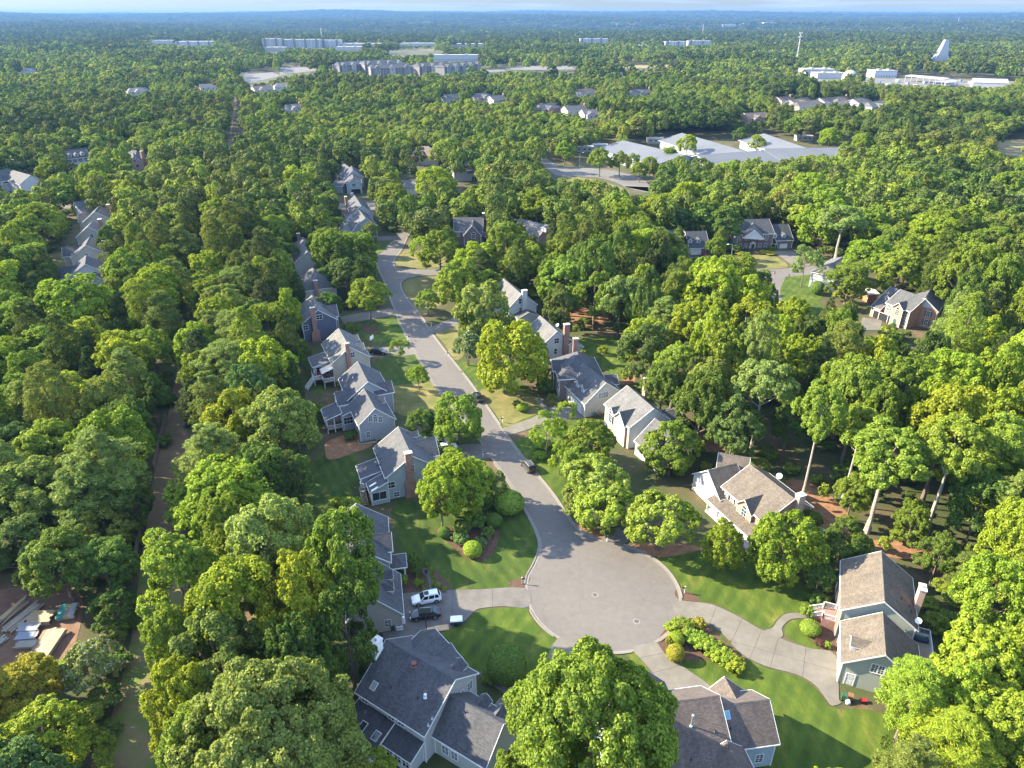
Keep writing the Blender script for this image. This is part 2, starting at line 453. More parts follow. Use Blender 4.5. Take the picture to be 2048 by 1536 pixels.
class Block: pass
class House:
    def __init__(s, key, name, label, loc, cat='house', group=None):
        s.loc = Vector((loc[0], loc[1], 0))
        s.root = thing(name, s.loc, label, cat, group)
        s.blocks = []
        HOUSES[key] = s
    def add(s, mb, name, mats, parent=None, smooth=False):
        mb.v = [(x - s.loc.x, y - s.loc.y, z - s.loc.z) for x, y, z in mb.v]
        return mb.build(name, mats, parent or s.root, smooth)
    def put(s, name, me, p, yaxis, parent=None):
        """object with local y pointing along yaxis (world), z up"""
        o = link(name, me, parent or s.root)
        y = Vector(yaxis).normalized(); x = y.cross(Vector((0, 0, 1))).normalized()
        z = x.cross(y)
        M = Matrix((x, y, z)).transposed().to_4x4()
        M.translation = Vector(p) - (s.loc if parent is None else Vector((0, 0, 0)))
        o.matrix_local = M
        return o
    def block(s, r1, r2, hr, w, he, wall, roof, hip=(0, 0), ov=0.35, px=True, e1=0.0, e2=0.0, z0=0.0, shed=False, trim=None, walls=True, cap=True, wall_gable=None):
        b = Block()
        A = G(r1[0], r1[1], hr) if px else Vector((r1[0], r1[1], hr))
        B = G(r2[0], r2[1], hr) if px else Vector((r2[0], r2[1], hr))
        d = (B - A); d.z = 0; d.normalize()
        A = A - d * e1; B = B + d * e2
        n = Vector((d.y, -d.x, 0))
        wp, wn = w if isinstance(w, tuple) else (w, w)
        hp, hn = he if isinstance(he, tuple) else (he, he)
        if shed: wn, hn = 0.0, hr
        Ln = (B - A).length
        b.__dict__.update(A=A, d=d, n=n, L=Ln, wp=wp, wn=wn, hr=hr, hp=hp, hn=hn, ov=ov, hip=hip, z0=z0, wall=wall, roof=roof, shed=shed)
        T = trim or WHITE
        def P(q, t, z): return A + d * q + n * t + Vector((0, 0, z - hr))
        b.P = P
        def zt(t): return hr - (hr - hp) * t / wp if t >= 0 else hr - (hr - hn) * (-t) / wn
        b.zt = zt
        rm = MB(); tm = MB()
        ha, hb = hip
        SD = Vector((0, 0, -0.17))
        def plane(pts, uvs):
            if (Vector(pts[1]) - Vector(pts[0])).cross(Vector(pts[2]) - Vector(pts[0])).z < 0: pts, uvs = pts[::-1], uvs[::-1]
            rm.face(pts, uvs)
            tm.face([p + SD for p in pts[::-1]])
        def edge(p, q, out):
            c = (p + q) / 2 + Vector((0, 0, -0.085)) + out * 0.03
            tm.box(c, (q - p) / 2, out * 0.03, Vector((0, 0, 0.10)))
        for sg, ww, hh in ((1, wp, hp), (-1, wn, hn)):
            if ww <= 0: continue
            sl_ = math.hypot(ww, hr - hh)
            pts = [P(ha, 0, hr), P(Ln - hb, 0, hr), P(Ln, sg * ww, hh), P(0, sg * ww, hh)]
            uvs = [(ha, sl_), (Ln - hb, sl_), (Ln, 0), (0, 0)]
            uvs = [(u_ + 3.1 * sg, v_) for u_, v_ in uvs]
            plane(pts, uvs)
            edge(P(0, sg * ww, hh), P(Ln, sg * ww, hh), n * sg)
            if not ha: edge(P(0, 0, hr), P(0, sg * ww, hh), -d)
            if not hb: edge(P(Ln, 0, hr), P(Ln, sg * ww, hh), d)
        for hh_, q0, q1, sgn in ((ha, 0, ha, -1), (hb, Ln, Ln - hb, 1)):
            if hh_:
                pts = [P(q0, wp, hp), P(q0, -wn, hn), P(q1, 0, hr)]
                plane(pts, [(0, 0), (wp + wn, 0), (wp, math.hypot(hh_, hr - hp))])
                edge(P(q0, wp, hp), P(q0, -wn, hn), d * sgn)
        if shed: edge(P(0, 0, hr), P(Ln, 0, hr), -n)
        b.roof_ob = s.add(rm, 'roof', roof)
        s.add(tm, 'fascia', T)
        if cap and not shed:
            cm = MB()
            for sg, hh, ww in ((1, hp, wp), (-1, hn, wn)):
                dz = (hr - hh) / ww * 0.16
                u = Vector((0, 0, 0.025))
                pts = [P(ha, 0, hr) + u, P(Ln - hb, 0, hr) + u, P(Ln - hb, sg * 0.16, hr - dz) + u, P(ha, sg * 0.16, hr - dz) + u]
                cm.face(pts if sg < 0 else pts[::-1])
            s.add(cm, 'ridge_cap', roof)
        if walls:
            t1, t0 = wp - ov, -(wn - ov) if not shed else 0.0
            q0, q1 = (ov, Ln - ov)
            wm = MB()
            def zz(t): return zt(t) - 0.175
            for qa, sg, hp_ in ((q0, -1, ha), (q1, 1, hb)):
                pts = [P(qa, t0, z0), P(qa, t1, z0), P(qa, t1, zz(t1))]
                uvs = [(t0, z0), (t1, z0), (t1, zz(t1))]
                if not hp_ and not shed: pts.append(P(qa, 0, hr - 0.175)); uvs.append((0, hr))
                pts.append(P(qa, t0, zz(t0))); uvs.append((t0, zz(t0)))
                if sg < 0: pass
                nn = (pts[1] - pts[0]).cross(pts[2] - pts[0])
                if nn.dot(d * sg) < 0: pts, uvs = pts[::-1], uvs[::-1]
                wm.face(pts, uvs)
            for tt, sg in ((t1, 1), (t0, -1)):
                pts = [P(q0, tt, z0), P(q1, tt, z0), P(q1, tt, zz(tt)), P(q0, tt, zz(tt))]
                uvs = [(q0, z0), (q1, z0), (q1, zz(tt)), (q0, zz(tt))]
                if (pts[1] - pts[0]).cross(pts[2] - pts[0]).dot(n * sg) < 0: pts, uvs = pts[::-1], uvs[::-1]
                wm.face(pts, uvs)
            s.add(wm, 'wall', wall)
            # corner boards and downspouts
            for qa in (q0, q1):
                for tt in (t0, t1):
                    cb = MB()
                    p = P(qa, tt, 0); p.z = 0
                    o = (d * (-1 if qa == q0 else 1) + n * (-1 if tt == t0 else 1)) * 0.012
                    c = p + o + Vector((0, 0, (z0 + zz(tt)) / 2))
                    cb.box(c, d * 0.065, n * 0.065, Vector((0, 0, (zz(tt) - z0) / 2 - 0.03)))
                    s.add(cb, 'corner_board', T)
        s.blocks.append(b)
        return b
    # --- where a photo pixel meets a wall or a roof slope of a block
    def wpx(s, b, face, uv):
        if face == 'P': o, m = b.A + b.n * (b.wp - b.ov), b.n
        elif face == 'N': o, m = b.A - b.n * (b.wn - b.ov), -b.n
        elif face == 'A': o, m = b.A + b.d * b.ov, -b.d
        else: o, m = b.A + b.d * (b.L - b.ov), b.d
        r = ray(*uv); c0 = Vector((0, 0, CAM_H))
        t = (o - c0).dot(m) / r.dot(m)
        return c0 + r * t, m
    def rpx(s, b, side, uv):
        sg = 1 if side == 'P' else -1
        w, h = (b.wp, b.hp) if sg > 0 else (b.wn, b.hn)
        e = (b.n * sg * w + Vector((0, 0, h - b.hr))).normalized()
        m = b.d.cross(e)
        if m.z < 0: m = -m
        r = ray(*uv); c0 = Vector((0, 0, CAM_H))
        t = (b.A - c0).dot(m) / r.dot(m)
        p = c0 + r * t
        return p, m, (p - b.A).dot(b.d), (p - b.A).dot(b.n)
    def win(s, b, face, uv, w=0.9, h=1.5, c=2, r=4, shutter=None, arch=False, st=None):
        """st = (along, z) instead of a pixel"""
        if st is not None:
            a, z = st
            if face in 'PN':
                m = b.n if face == 'P' else -b.n
                p = b.A + b.d * a + m * ((b.wp if face == 'P' else b.wn) - b.ov)
            else:
                m = b.d if face == 'B' else -b.d
                p = b.A + b.d * (b.L - b.ov if face == 'B' else b.ov) + b.n * a
            p = Vector((p.x, p.y, z))
        else: p, m = s.wpx(b, face, uv)
        f, pn = win_mesh(w, h, c, r, arch)
        o = s.put('window', f, p + m * 0.004, m)
        q = link('pane', pn, o)
        if shutter:
            k = ('sh', shutter.name, round(h, 2))
            if k not in WC:
                mb = MB(); mb.bx(-0.2, 0.2, 0.0, 0.035, -h / 2, h / 2)
                for i in range(9): mb.bx(-0.16, 0.16, 0.035, 0.045, -h / 2 + h * (i + 0.2) / 9.2, -h / 2 + h * (i + 0.75) / 9.2)
                WC[k] = mb.mesh('shutter', shutter)
            x = m.cross(Vector((0, 0, 1)))
            for sg in (-1, 1): s.put('shutter', WC[k], p + m * 0.004 + x * sg * (w / 2 + 0.32), m)
        return o
    def panel(s, b, face, uv, w, h, mat, name='door', rows=0, cols=0, st=None, d=0.05, frame=True):
        """door or garage door: z of the bottom follows from h above the ground"""
        if st is None:
            p, m = s.wpx(b, face, uv)
        else:
            a, z = st
            if face in 'PN':
                m = b.n if face == 'P' else -b.n
                p = b.A + b.d * a + m * ((b.wp if face == 'P' else b.wn) - b.ov)
            else:
                m = b.d if face == 'B' else -b.d
                p = b.A + b.d * (b.L - b.ov if face == 'B' else b.ov) + b.n * a
            p = Vector((p.x, p.y, z))
        k = ('pn', name, mat.name, round(w, 2), round(h, 2), rows, cols)
        if k not in WC:
            fm = MB()
            fm.bx(-w / 2 - 0.12, -w / 2, 0, 0.06, -h / 2, h / 2 + 0.12); fm.bx(w / 2, w / 2 + 0.12, 0, 0.06, -h / 2, h / 2 + 0.12)
            fm.bx(-w / 2, w / 2, 0, 0.06, h / 2, h / 2 + 0.12)
            pm = MB(); pm.bx(-w / 2, w / 2, 0.0, 0.02, -h / 2, h / 2)
            for i in range(cols):
                for j in range(rows):
                    x0, x1 = -w / 2 + w * (i + 0.12) / cols, -w / 2 + w * (i + 0.88) / cols
                    z0, z1 = -h / 2 + h * (j + 0.14) / rows, -h / 2 + h * (j + 0.86) / rows
                    pm.bx(x0, x1, 0.02, 0.035, z0, z1)
            WC[k] = (fm.mesh('door_frame', WHITE), pm.mesh(name, mat))
        o = s.put(name, WC[k][1], p + m * 0.004, m)
        link('door_frame', WC[k][0], o)
        return o
    def chimney(s, b, face, a, z1, mat, w=1.3, dep=0.7, shoulder=None, cap=CONC_TRIM, z0=0.0, pots=1, inset=0.0):
        """chimney outside a gable (A, B) at a along n, or outside a side (P, N) at a along d"""
        if face in 'AB':
            m = b.d if face == 'B' else -b.d
            o = b.A + b.d * (b.L - b.ov if face == 'B' else b.ov) + b.n * a; x = b.n
        else:
            m = b.n if face == 'P' else -b.n
            o = b.A + b.d * a + m * ((b.wp if face == 'P' else b.wn) - b.ov); x = b.d
        o = Vector((o.x, o.y, 0)) + m * (dep / 2 - inset)
        mb = MB()
        Z = Vector((0, 0, 1))
        def ring(hw, hd, z, sh=0.0): return [o + x * (sx * hw + sh) + m * (sy * hd) + Z * z for sx, sy in ((-1, -1), (1, -1), (1, 1), (-1, 1))]
        if shoulder:
            zs, w2 = shoulder
            r0, r1, r2, r3 = ring(w2 / 2, dep / 2, z0), ring(w2 / 2, dep / 2, zs), ring(w / 2, dep / 2, zs + (w2 - w) * 0.7), ring(w / 2, dep / 2, z1 - 0.25)
            rs = [r0, r1, r2, r3]
        else: rs = [ring(w / 2, dep / 2, z0), ring(w / 2, dep / 2, z1 - 0.25)]
        def q(a_, b_, nm):
            if (Vector(a_[1]) - Vector(a_[0])).cross(Vector(a_[3]) - Vector(a_[0])).z < 0: a_, b_ = a_[::-1], b_[::-1]
            nm.prism(a_, b_)
        for i in range(len(rs) - 1): q(rs[i], rs[i + 1], mb)
        q(ring(w / 2 + 0.07, dep / 2 + 0.07, z1 - 0.25), ring(w / 2 + 0.07, dep / 2 + 0.07, z1 - 0.1), mb)
        ch = s.add(mb, 'chimney', mat)
        cm = MB()
        q(ring(w / 2 + 0.1, dep / 2 + 0.1, z1 - 0.1), ring(w / 2 + 0.1, dep / 2 + 0.1, z1), cm)
        s.add(cm, 'chimney_cap', cap, ch)
        fm = MB()
        for i in range(pots):
            c = o + x * ((i - (pots - 1) / 2) * 0.5) + Z * z1
            fm.bar(c, c + Z * 0.28, 0.15, 8)
        s.add(fm, 'flue', m_plain('flue_clay', (0.3, 0.2, 0.15), 0.8), ch)
        return ch
    def dormer(s, b, side, uv=None, w=1.6, h=1.25, st=None, roof=None, wall=None, rise=0.7, win=(0.7, 1.0), ov=0.18, trim=None):
        sg = 1 if side == 'P' else -1
        if uv is not None: _, _, q, t = s.rpx(b, side, uv)
        else: q, t = st
        t = abs(t)
        wd, he = (b.wp, b.hp) if sg > 0 else (b.wn, b.hn)
        z0 = b.zt(sg * t); zp = z0 + h + rise; ze = z0 + h
        slope = (b.hr - he) / wd
        tb = lambda z: max(0.02, (b.hr - z) / slope) if slope > 1e-6 else 0
        Pt = lambda qq, tt, z: b.P(qq, sg * tt, z)
        roof = roof or b.roof; wall = wall or b.wall
        m = b.n * sg
        wm = MB()
        hw = w / 2
        front = [Pt(q - hw, t, z0 - 0.3), Pt(q + hw, t, z0 - 0.3), Pt(q + hw, t, ze), Pt(q, t, zp - 0.08), Pt(q - hw, t, ze)]
        if (front[1] - front[0]).cross(front[2] - front[0]).dot(m) < 0: front = front[::-1]
        wm.face(front)
        for e in (-1, 1):
            f = [Pt(q + e * hw, t, z0 - 0.05), Pt(q + e * hw, t, ze), Pt(q + e * hw, tb(ze), ze)]
            if (f[1] - f[0]).cross(f[2] - f[0]).dot(b.d * e) < 0: f = f[::-1]
            wm.face(f)
        dm = s.add(wm, 'dormer', wall)
        rm = MB(); tm = MB()
        for e in (-1, 1):
            k = ov / hw * (zp - ze)
            f = [Pt(q, t + ov, zp), Pt(q + e * (hw + ov), t + ov, ze - k), Pt(q + e * (hw + ov), tb(ze - k), ze - k), Pt(q, tb(zp), zp)]
            if (f[1] - f[0]).cross(f[2] - f[0]).z < 0: f = f[::-1]
            rm.face(f, [(Vector(p - f[0]).dot(m), Vector(p - f[0]).dot(b.d) * 1.2) for p in f])
            tm.face([p + Vector((0, 0, -0.1)) for p in f[::-1]])
            p, r = Pt(q, t + ov, zp), Pt(q + e * (hw + ov), t + ov, ze - k)
            tm.box((p + r) / 2 + Vector((0, 0, -0.06)) + m * 0.02, (r - p) / 2, m * 0.02, Vector((0, 0, 0.075)))
        s.add(rm, 'dormer_roof', roof, dm)
        s.add(tm, 'dormer_fascia', trim or WHITE, dm)
        if win:
            f, pn = win_mesh(win[0], win[1], 2, 2)
            wp_ = Pt(q, t, z0 + 0.12 + win[1] / 2)
            o = s.put('window', f, wp_ + m * 0.004, m)
            link('pane', pn, o)
        return dm
    def vent(s, b, side, uv, h=0.5, r=0.06, mat=None, cap=False):
        p, m, q, t = s.rpx(b, side, uv)
        mb = MB()
        mb.bar(p - Vector((0, 0, 0.1)), p + Vector((0, 0, h)), r, 8)
        mb.bar(p + m * 0.01 - Vector((0, 0, 0.02)), p + m * 0.04 + Vector((0, 0, 0.06)), r * 2.6, 8, r * 1.2)
        if cap: mb.bar(p + Vector((0, 0, h)), p + Vector((0, 0, h + 0.16)), r * 1.9, 8)
        return s.add(mb, 'vent_pipe', mat or DARK)
    def skylight(s, b, side, uv, w=0.9, h=1.2, mat=None):
        p, m, q, t = s.rpx(b, side, uv)
        e = b.d; f = m.cross(e).normalized()
        mb = MB()
        for a0, a1, b0, b1 in ((-1, 1, -1, -0.86), (-1, 1, 0.86, 1), (-1, -0.86, -0.86, 0.86), (0.86, 1, -0.86, 0.86)):
            mb.box(p + e * (a0 + a1) / 2 * w / 2 + f * (b0 + b1) / 2 * h / 2 + m * 0.05, e * (a1 - a0) / 2 * w / 2, f * (b1 - b0) / 2 * h / 2, m * 0.07)
        o = s.add(mb, 'skylight', CONC_TRIM)
        g = MB()
        g.box(p + m * 0.05, e * w / 2 * 0.86, f * h / 2 * 0.86, m * 0.03)
        s.add(g, 'pane', mat or PANE, o)
        return o
    def railing(s, pts, h, mat=None, bal=0.16, name='railing', post=0.06):
        """pts world (with z at the deck floor); posts, rails and balusters of one run"""
        mb = MB()
        Z = Vector((0, 0, 1))
        for p, q in zip(pts[:-1], pts[1:]):
            p, q = Vector(p), Vector(q)
            e = q - p; l = e.length
            side = Vector((-e.y, e.x, 0)).normalized()
            mb.box((p + q) / 2 + Z * (h - 0.03), e / 2, side * 0.06, Z * 0.035)
            mb.box((p + q) / 2 + Z * 0.12, e / 2, side * 0.03, Z * 0.03)
            k = max(1, int(l / bal))
            for i in range(k + 1):
                c = p + e * (i / k)
                big = i in (0, k)
                r = post if big else 0.022
                mb.box(c + Z * (h / 2 + (0.03 if big else 0.05)), (r, 0, 0), (0, r, 0), Z * (h / 2 + 0.03 if big else h / 2 - 0.09))
        return s.add(mb, name, mat or WHITE)
    def slab(s, pts, z0, z1, mat, name):
        mb = MB()
        pts = [Vector((p[0], p[1], 0)) for p in pts]
        if area2(pts) < 0: pts = pts[::-1]
        mb.prism([p + Vector((0, 0, z0)) for p in pts], [p + Vector((0, 0, z1)) for p in pts])
        return s.add(mb, name, mat)
    def posts(s, pts, z0, z1, mat=None, r=0.09, name='column'):
        for p in pts:
            mb = MB(); mb.box((p[0], p[1], (z0 + z1) / 2), (r, 0, 0), (0, r, 0), (0, 0, (z1 - z0) / 2))
            s.add(mb, name, mat or WHITE)

# roofing and siding of the street
SH_SLATE = m_shingle('slate_grey_shingles', (0.064, 0.065, 0.075))
SH_DARK = m_shingle('charcoal_shingles', (0.043, 0.047, 0.055))
SH_GREY = m_shingle('grey_shingles', (0.078, 0.078, 0.081))
SH_LIGHT = m_shingle('pale_grey_shingles', (0.112, 0.109, 0.106))
SH_TAN = m_shingle('tan_shingles', (0.112, 0.091, 0.071))
SH_BROWN = m_shingle('brown_shingles', (0.097, 0.076, 0.067))
SD_BLUE = m_siding('pale_blue_siding', (0.269, 0.321, 0.344))
SD_GREY = m_siding('blue_grey_siding', (0.246, 0.262, 0.284))
SD_SAGE = m_siding('sage_green_siding', (0.315, 0.329, 0.284))
SD_CREAM = m_siding('cream_siding', (0.344, 0.315, 0.269))
SD_WHITE = m_siding('white_siding', (0.419, 0.427, 0.433))
SD_NAVY = m_siding('slate_blue_siding', (0.078, 0.093, 0.131))
SD_BEIGE = m_siding('beige_siding', (0.359, 0.337, 0.299))
SD_LGREY = m_siding('light_grey_siding', (0.374, 0.382, 0.389))
DECKW = m_plain('deck_boards', (0.204, 0.162, 0.128), 0.8)
DOORW = m_plain('white_door', (0.510, 0.510, 0.493), 0.45, var=0.04)
DOORD = m_plain('dark_door', (0.043, 0.025, 0.021), 0.4)
INDOOR_SHADE = m_plain('painted_indoor_shade', (0.010, 0.010, 0.011), 0.9)  # near-black colour painted as the shade inside open doorways
SHUT_G = m_plain('green_shutter', (0.030, 0.085, 0.072), 0.6)
SHUT_K = m_plain('black_shutter', (0.017, 0.017, 0.020), 0.6)
Z = Vector((0, 0, 1))

def crop(x0, y0, sc_): return lambda x, y: (x0 + x / sc_, y0 + y / sc_)

# --- H1 charcoal roof, bottom
c_ = crop(640, 1130, 3.784)
h = House('H1', 'house', 'pale grey house with mottled charcoal roof and white chimney beside the round clipped bush', G(860, 1420)[:2])
b = h.block((772, 1279), (911, 1359), 9.0, (6.3, 4.8), 5.4, SD_LGREY, SH_SLATE)
h.block((870, 1257), (825, 1302), 8.2, (2.7, 4.7), (6.2, 5.4), SD_LGREY, SH_SLATE, e2=1.5)
h.block((902, 1286), (880, 1304), 6.9, (1.2, 1.6), (6.0, 5.6), SD_LGREY, SH_SLATE, e2=1.0)
wg = h.block((910, 1393), (1007, 1448), 7.0, 3.9, 3.4, SD_SAGE, SH_SLATE, e1=1.0)
h.dormer(b, 'N', st=(9.3, 3.9), w=1.7, h=0.9)
for q in (3.6, 6.3): h.dormer(wg, 'N', st=(q, 2.9), w=1.5, h=1.1)
P_ = b.P
e = b.wp - b.ov
lo = h.block(P_(0.2, e, 0)[:2], P_(6.4, e, 0)[:2], 4.0, 4.4, 2.7, SD_LGREY, SH_DARK, px=False, shed=True, ov=0.3)
lo2 = h.block(P_(6.4, e, 0)[:2], P_(11.0, e, 0)[:2], 3.7, 2.6, 2.8, SD_LGREY, SH_DARK, px=False, shed=True, ov=0.3)
for uv in (c_(325, 1220), c_(425, 1295)): h.skylight(lo, 'P', uv, 0.9, 1.2)
h.skylight(b, 'P', c_(410, 915), 0.85, 1.1, GLASSY)
h.chimney(b, 'A', 1.7, 10.3, m_plain('white_painted_masonry', (0.72, 0.72, 0.71), 0.6, var=0.06), w=1.5, dep=0.9, shoulder=(4.2, 2.1), cap=WHITE)
for uv, hh, cc in ((c_(535, 930), .45, DARK), (c_(740, 1010), .45, DARK), (c_(850, 1165), .3, GALV), (c_(820, 1215), .3, GALV)): h.vent(b, 'P', uv, hh, 0.07, cc)
h.vent(b, 'P', c_(798, 1000), 0.35, 0.11, WHITE, cap=True)
h.vent(b, 'P', c_(712, 760), 0.35, 0.2, m_plain('rusty_metal', (0.13, 0.055, 0.04), 0.7), cap=True)
h.vent(wg, 'P', c_(1095, 1115), 0.4, 0.07)
for q in (1.3, 5.8, 7.4): h.win(b, 'P', None, 1.0, 0.9, 2, 2, st=(q, 4.55))
for q in (1.9, 3.3): h.win(wg, 'P', None, 0.9, 1.3, 2, 4, st=(q, 1.7))
for q in (0.9, 2.2, 3.5): h.win(lo2, 'P', None, 1.0, 1.4, 2, 2, st=(q, 1.6))
for q in (1.5, 3.0, 4.6): h.win(lo, 'P', None, 1.1, 1.5, 2, 2, st=(q, 1.5))
h.panel(wg, 'N', None, 4.8, 2.2, DOORW, 'garage_door', 4, 4, st=(4.2, 1.15))
for q in (1.4, 3.2): h.win(b, 'B', None, 0.9, 1.4, 2, 4, st=(-q, 4.4))

# --- H2 brown roof, bottom centre
c_ = crop(1280, 1330, 6.4)
h = House('H2', 'house', 'house with brown shingle roof and pale blue siding at the end of the short drive', G(1450, 1510)[:2])
b = h.block((1315, 1407), (1439, 1390), 8.5, (7.0, 4.6), (3.9, 4.6), SD_BLUE, SH_BROWN, e1=7.0)
w2 = h.block((1445, 1410), (1539, 1398), 7.5, 3.9, 4.4, SD_BLUE, SH_BROWN, e1=1.0)
g1 = h.block((1475, 1402), (1449, 1353), 6.4, 3.2, 3.2, SD_BLUE, SH_BROWN, e1=1.2)
g2 = h.block((1314, 1396), (1287, 1336), 6.8, 3.3, 3.4, BR_TAN, SH_BROWN, e1=2.0)
h.block((1458, 1490), (1480, 1536), 6.2, 2.4, 4.4, SD_BLUE, SH_BROWN, e1=0.6, e2=1.0)
h.vent(b, 'P', c_(655, 775), 1.7, 0.09, GALV, cap=True)
for uv in (c_(960, 850), c_(655, 1215)): h.vent(b, 'P', uv, 0.4, 0.07)
for uv in (c_(1160, 815),): h.vent(w2, 'P', uv, 0.4, 0.07)
h.vent(w2, 'P', c_(1240, 1065), 0.35, 0.07); h.vent(w2, 'P', c_(1290, 1140), 0.35, 0.07)
h.skylight(w2, 'P', c_(1115, 640), 0.7, 1.0, m_plain('blue_cover', (0.12, 0.30, 0.42), 0.5))
h.win(w2, 'P', None, 0.9, 1.4, 2, 4, st=(5.0, 1.7))
h.win(b, 'P', None, 1.6, 1.3, 2, 2, st=(12.5, 2.2))
h.panel(g2, 'B', None, 2.6, 2.2, DOORW, 'garage_door', 4, 4, st=(0.0, 1.15))

# --- H3 sage siding, tan roof, bottom right
c_ = crop(1600, 1180, 6.143)
h = House('H3', 'house', 'sage green house with tan roof and brick front steps beside the long curved drive', G(1755, 1300)[:2])
b = h.block((1763, 1102), (1769.5, 1203.5), 9.0, 5.1, 5.4, SD_SAGE, SH_TAN)
w3 = h.block((1766, 1230), (1772, 1310), 7.5, (4.8, 5.4), (3.9, 3.4), SD_SAGE, SH_TAN, e1=0.6)
h.dormer(w3, 'P', c_(615, 690), w=1.7, h=1.15, wall=SD_WHITE)
for dx in (-83, 0, 83): h.win(w3, 'B', c_(1000 + dx, 985 + dx * 0.26), 0.78, 1.45, 2, 4)
h.panel(w3, 'B', None, 1.0, 2.05, DOORW, 'side_door', 2, 1, st=(3.1, 1.1))
h.panel(w3, 'P', None, 4.9, 2.2, DOORW, 'garage_door', 4, 4, st=(5.0, 1.15))
h.chimney(b, 'N', 6.4, 9.2, BR_TAN, w=1.5, dep=0.8, shoulder=(3.5, 2.2))
for uv, hh in ((c_(1245, 110), .6), (c_(1340, 200), .3), (c_(1365, 265), .3)): h.vent(b, 'N', uv, hh, 0.07)
h.vent(w3, 'N', c_(1295, 510), 0.5, 0.06, GALV)
# dish on the eave
p = b.P(10.2, -5.0, 5.6); mb = MB()
dn = Vector((-0.5, -0.3, 0.8)).normalized(); a1 = dn.orthogonal().normalized(); a2 = dn.cross(a1)
rg = [p + Z * 0.5 + dn * 0.12 + (a1 * math.cos(i * math.pi / 8) + a2 * math.sin(i * math.pi / 8)) * 0.45 for i in range(16)]
for i in range(16): mb.face([p + Z * 0.5, rg[i], rg[(i + 1) % 16]])
mb.bar(p - Z * 0.2, p + Z * 0.5, 0.03, 6); mb.bar(p + Z * 0.5, p + Z * 0.5 + dn * 0.4, 0.02, 5)
h.add(mb, 'satellite_dish', WHITE)
# brick front with porch and steps (street side = +n)
e = b.wp - b.ov
mb = MB(); Pq = b.P
mb.prism([Pq(q, t, 0) for q, t in ((0.6, e + .003), (11.1, e + .003), (11.1, e + 0.12), (0.6, e + 0.12))][::-1], [Pq(q, t, 4.9) for q, t in ((0.6, e + .003), (11.1, e + .003), (11.1, e + 0.12), (0.6, e + 0.12))][::-1])
h.add(mb, 'brick_front', BR_RED)
h.slab([Pq(q, t, 0) for q, t in ((6.6, e + .13), (9.4, e + .13), (9.4, e + 2.0), (6.6, e + 2.0))], 0, 1.2, BR_RED, 'porch')
for i in range(6): h.slab([Pq(q, t, 0) for q, t in ((7.2, e + 2.0 + i * .3), (8.8, e + 2.0 + i * .3), (8.8, e + 2.3 + i * .3), (7.2, e + 2.3 + i * .3))], 0, 1.02 - i * 0.17, BR_RED, 'step')
for q in (6.65, 9.35): h.railing([Pq(q, e + 0.2, 1.2), Pq(q, e + 1.95, 1.2)], 0.95)
for q, q2 in ((6.65, 7.2), (8.8, 9.35)): h.railing([Pq(q, e + 1.95, 1.2), Pq(q2, e + 1.95, 1.2)], 0.95)
for q in (7.2, 8.8): h.railing([Pq(q, e + 2.0, 1.2), Pq(q, e + 3.8, 0.15)], 0.95)
for q, z in ((1.6, 4.2), (4.0, 4.2), (8.0, 4.3), (1.6, 1.7), (4.0, 1.7)): h.win(b, 'P', None, 1.0, 1.5, 2, 4, st=(q, z)).location += (b.n * 0.125)
h.panel(b, 'P', None, 1.1, 2.1, DOORD, 'front_door', 3, 2, st=(8.0, 2.3)).location += (b.n * 0.125)
# deck behind
dk = [Pq(q, t, 0) for q, t in ((8.0, -5.0), (18.0, -5.0), (18.0, -7.4), (8.0, -7.4))]
h.slab(dk, 2.0, 2.2, DECKW, 'deck')
h.posts([Pq(q, -7.3, 0) for q in (8.2, 11.4, 14.6, 17.8)], 0, 2.0, DECKW)
GREYW = m_plain('grey_painted_wood', (0.42, 0.45, 0.45), 0.7)
h.railing([Pq(8.05, -5.1, 2.2), Pq(8.05, -7.35, 2.2), Pq(12.9, -7.35, 2.2), Pq(17.95, -7.35, 2.2), Pq(17.95, -5.8, 2.2)], 1.0, GREYW)

# --- H4 slate roof, two cars in front
c_ = crop(600, 840, 3.84)
h = House('H4', 'house', 'beige house with dark slate roof beside the drive with two parked cars', G(745, 1190)[:2])
b = h.block((712, 1007), (713, 1098), 9.0, (5.0, 5.0), 5.4, SD_BEIGE, SH_SLATE)
w4 = h.block((743, 1128), (745, 1196), 7.3, (4.2, 4.2), 3.2, SD_BEIGE, SH_SLATE, e1=1.5)
h.block(b.P(7.2, 0.0, 0)[:2], b.P(7.2, -5.4, 0)[:2], 7.9, 2.2, 5.7, SD_BEIGE, SH_SLATE, px=False)
po = h.block(b.P(8.6, -4.4, 0)[:2], b.P(8.6, -7.4, 0)[:2], 4.0, 1.7, 2.9, SD_BEIGE, SH_SLATE, px=False, hip=(0, 1.7), walls=False)
h.slab([b.P(q, t, 0) for q, t in ((7.3, -4.7), (9.9, -4.7), (9.9, -7.1), (7.3, -7.1))], 0, 0.6, BR_RED, 'porch')
h.posts([b.P(q, -7.0, 0) for q in (7.4, 9.8)], 0.6, 2.8, WHITE, 0.12)
for q in (2.3, 4.9): h.dormer(w4, 'N', st=(q, 2.9), w=1.5, h=1.1)
h.win(w4, 'B', c_(710, 1275) if False else (776, 1246), 0.8, 1.2, 2, 4)
h.chimney(b, 'P', 5.0, 10.4, BR_RED, w=1.5, dep=0.9, cap=WHITE)
h.vent(b, 'P', c_(400, 800), 0.4, 0.12)
h.vent(b, 'N', c_(560, 760), 0.3, 0.06)
h.panel(w4, 'N', None, 4.6, 2.2, DOORW, 'garage_door', 4, 4, st=(4.6, 1.15))
h.panel(b, 'N', None, 1.1, 2.1, DOORD, 'front_door', 3, 2, st=(8.5, 1.7))
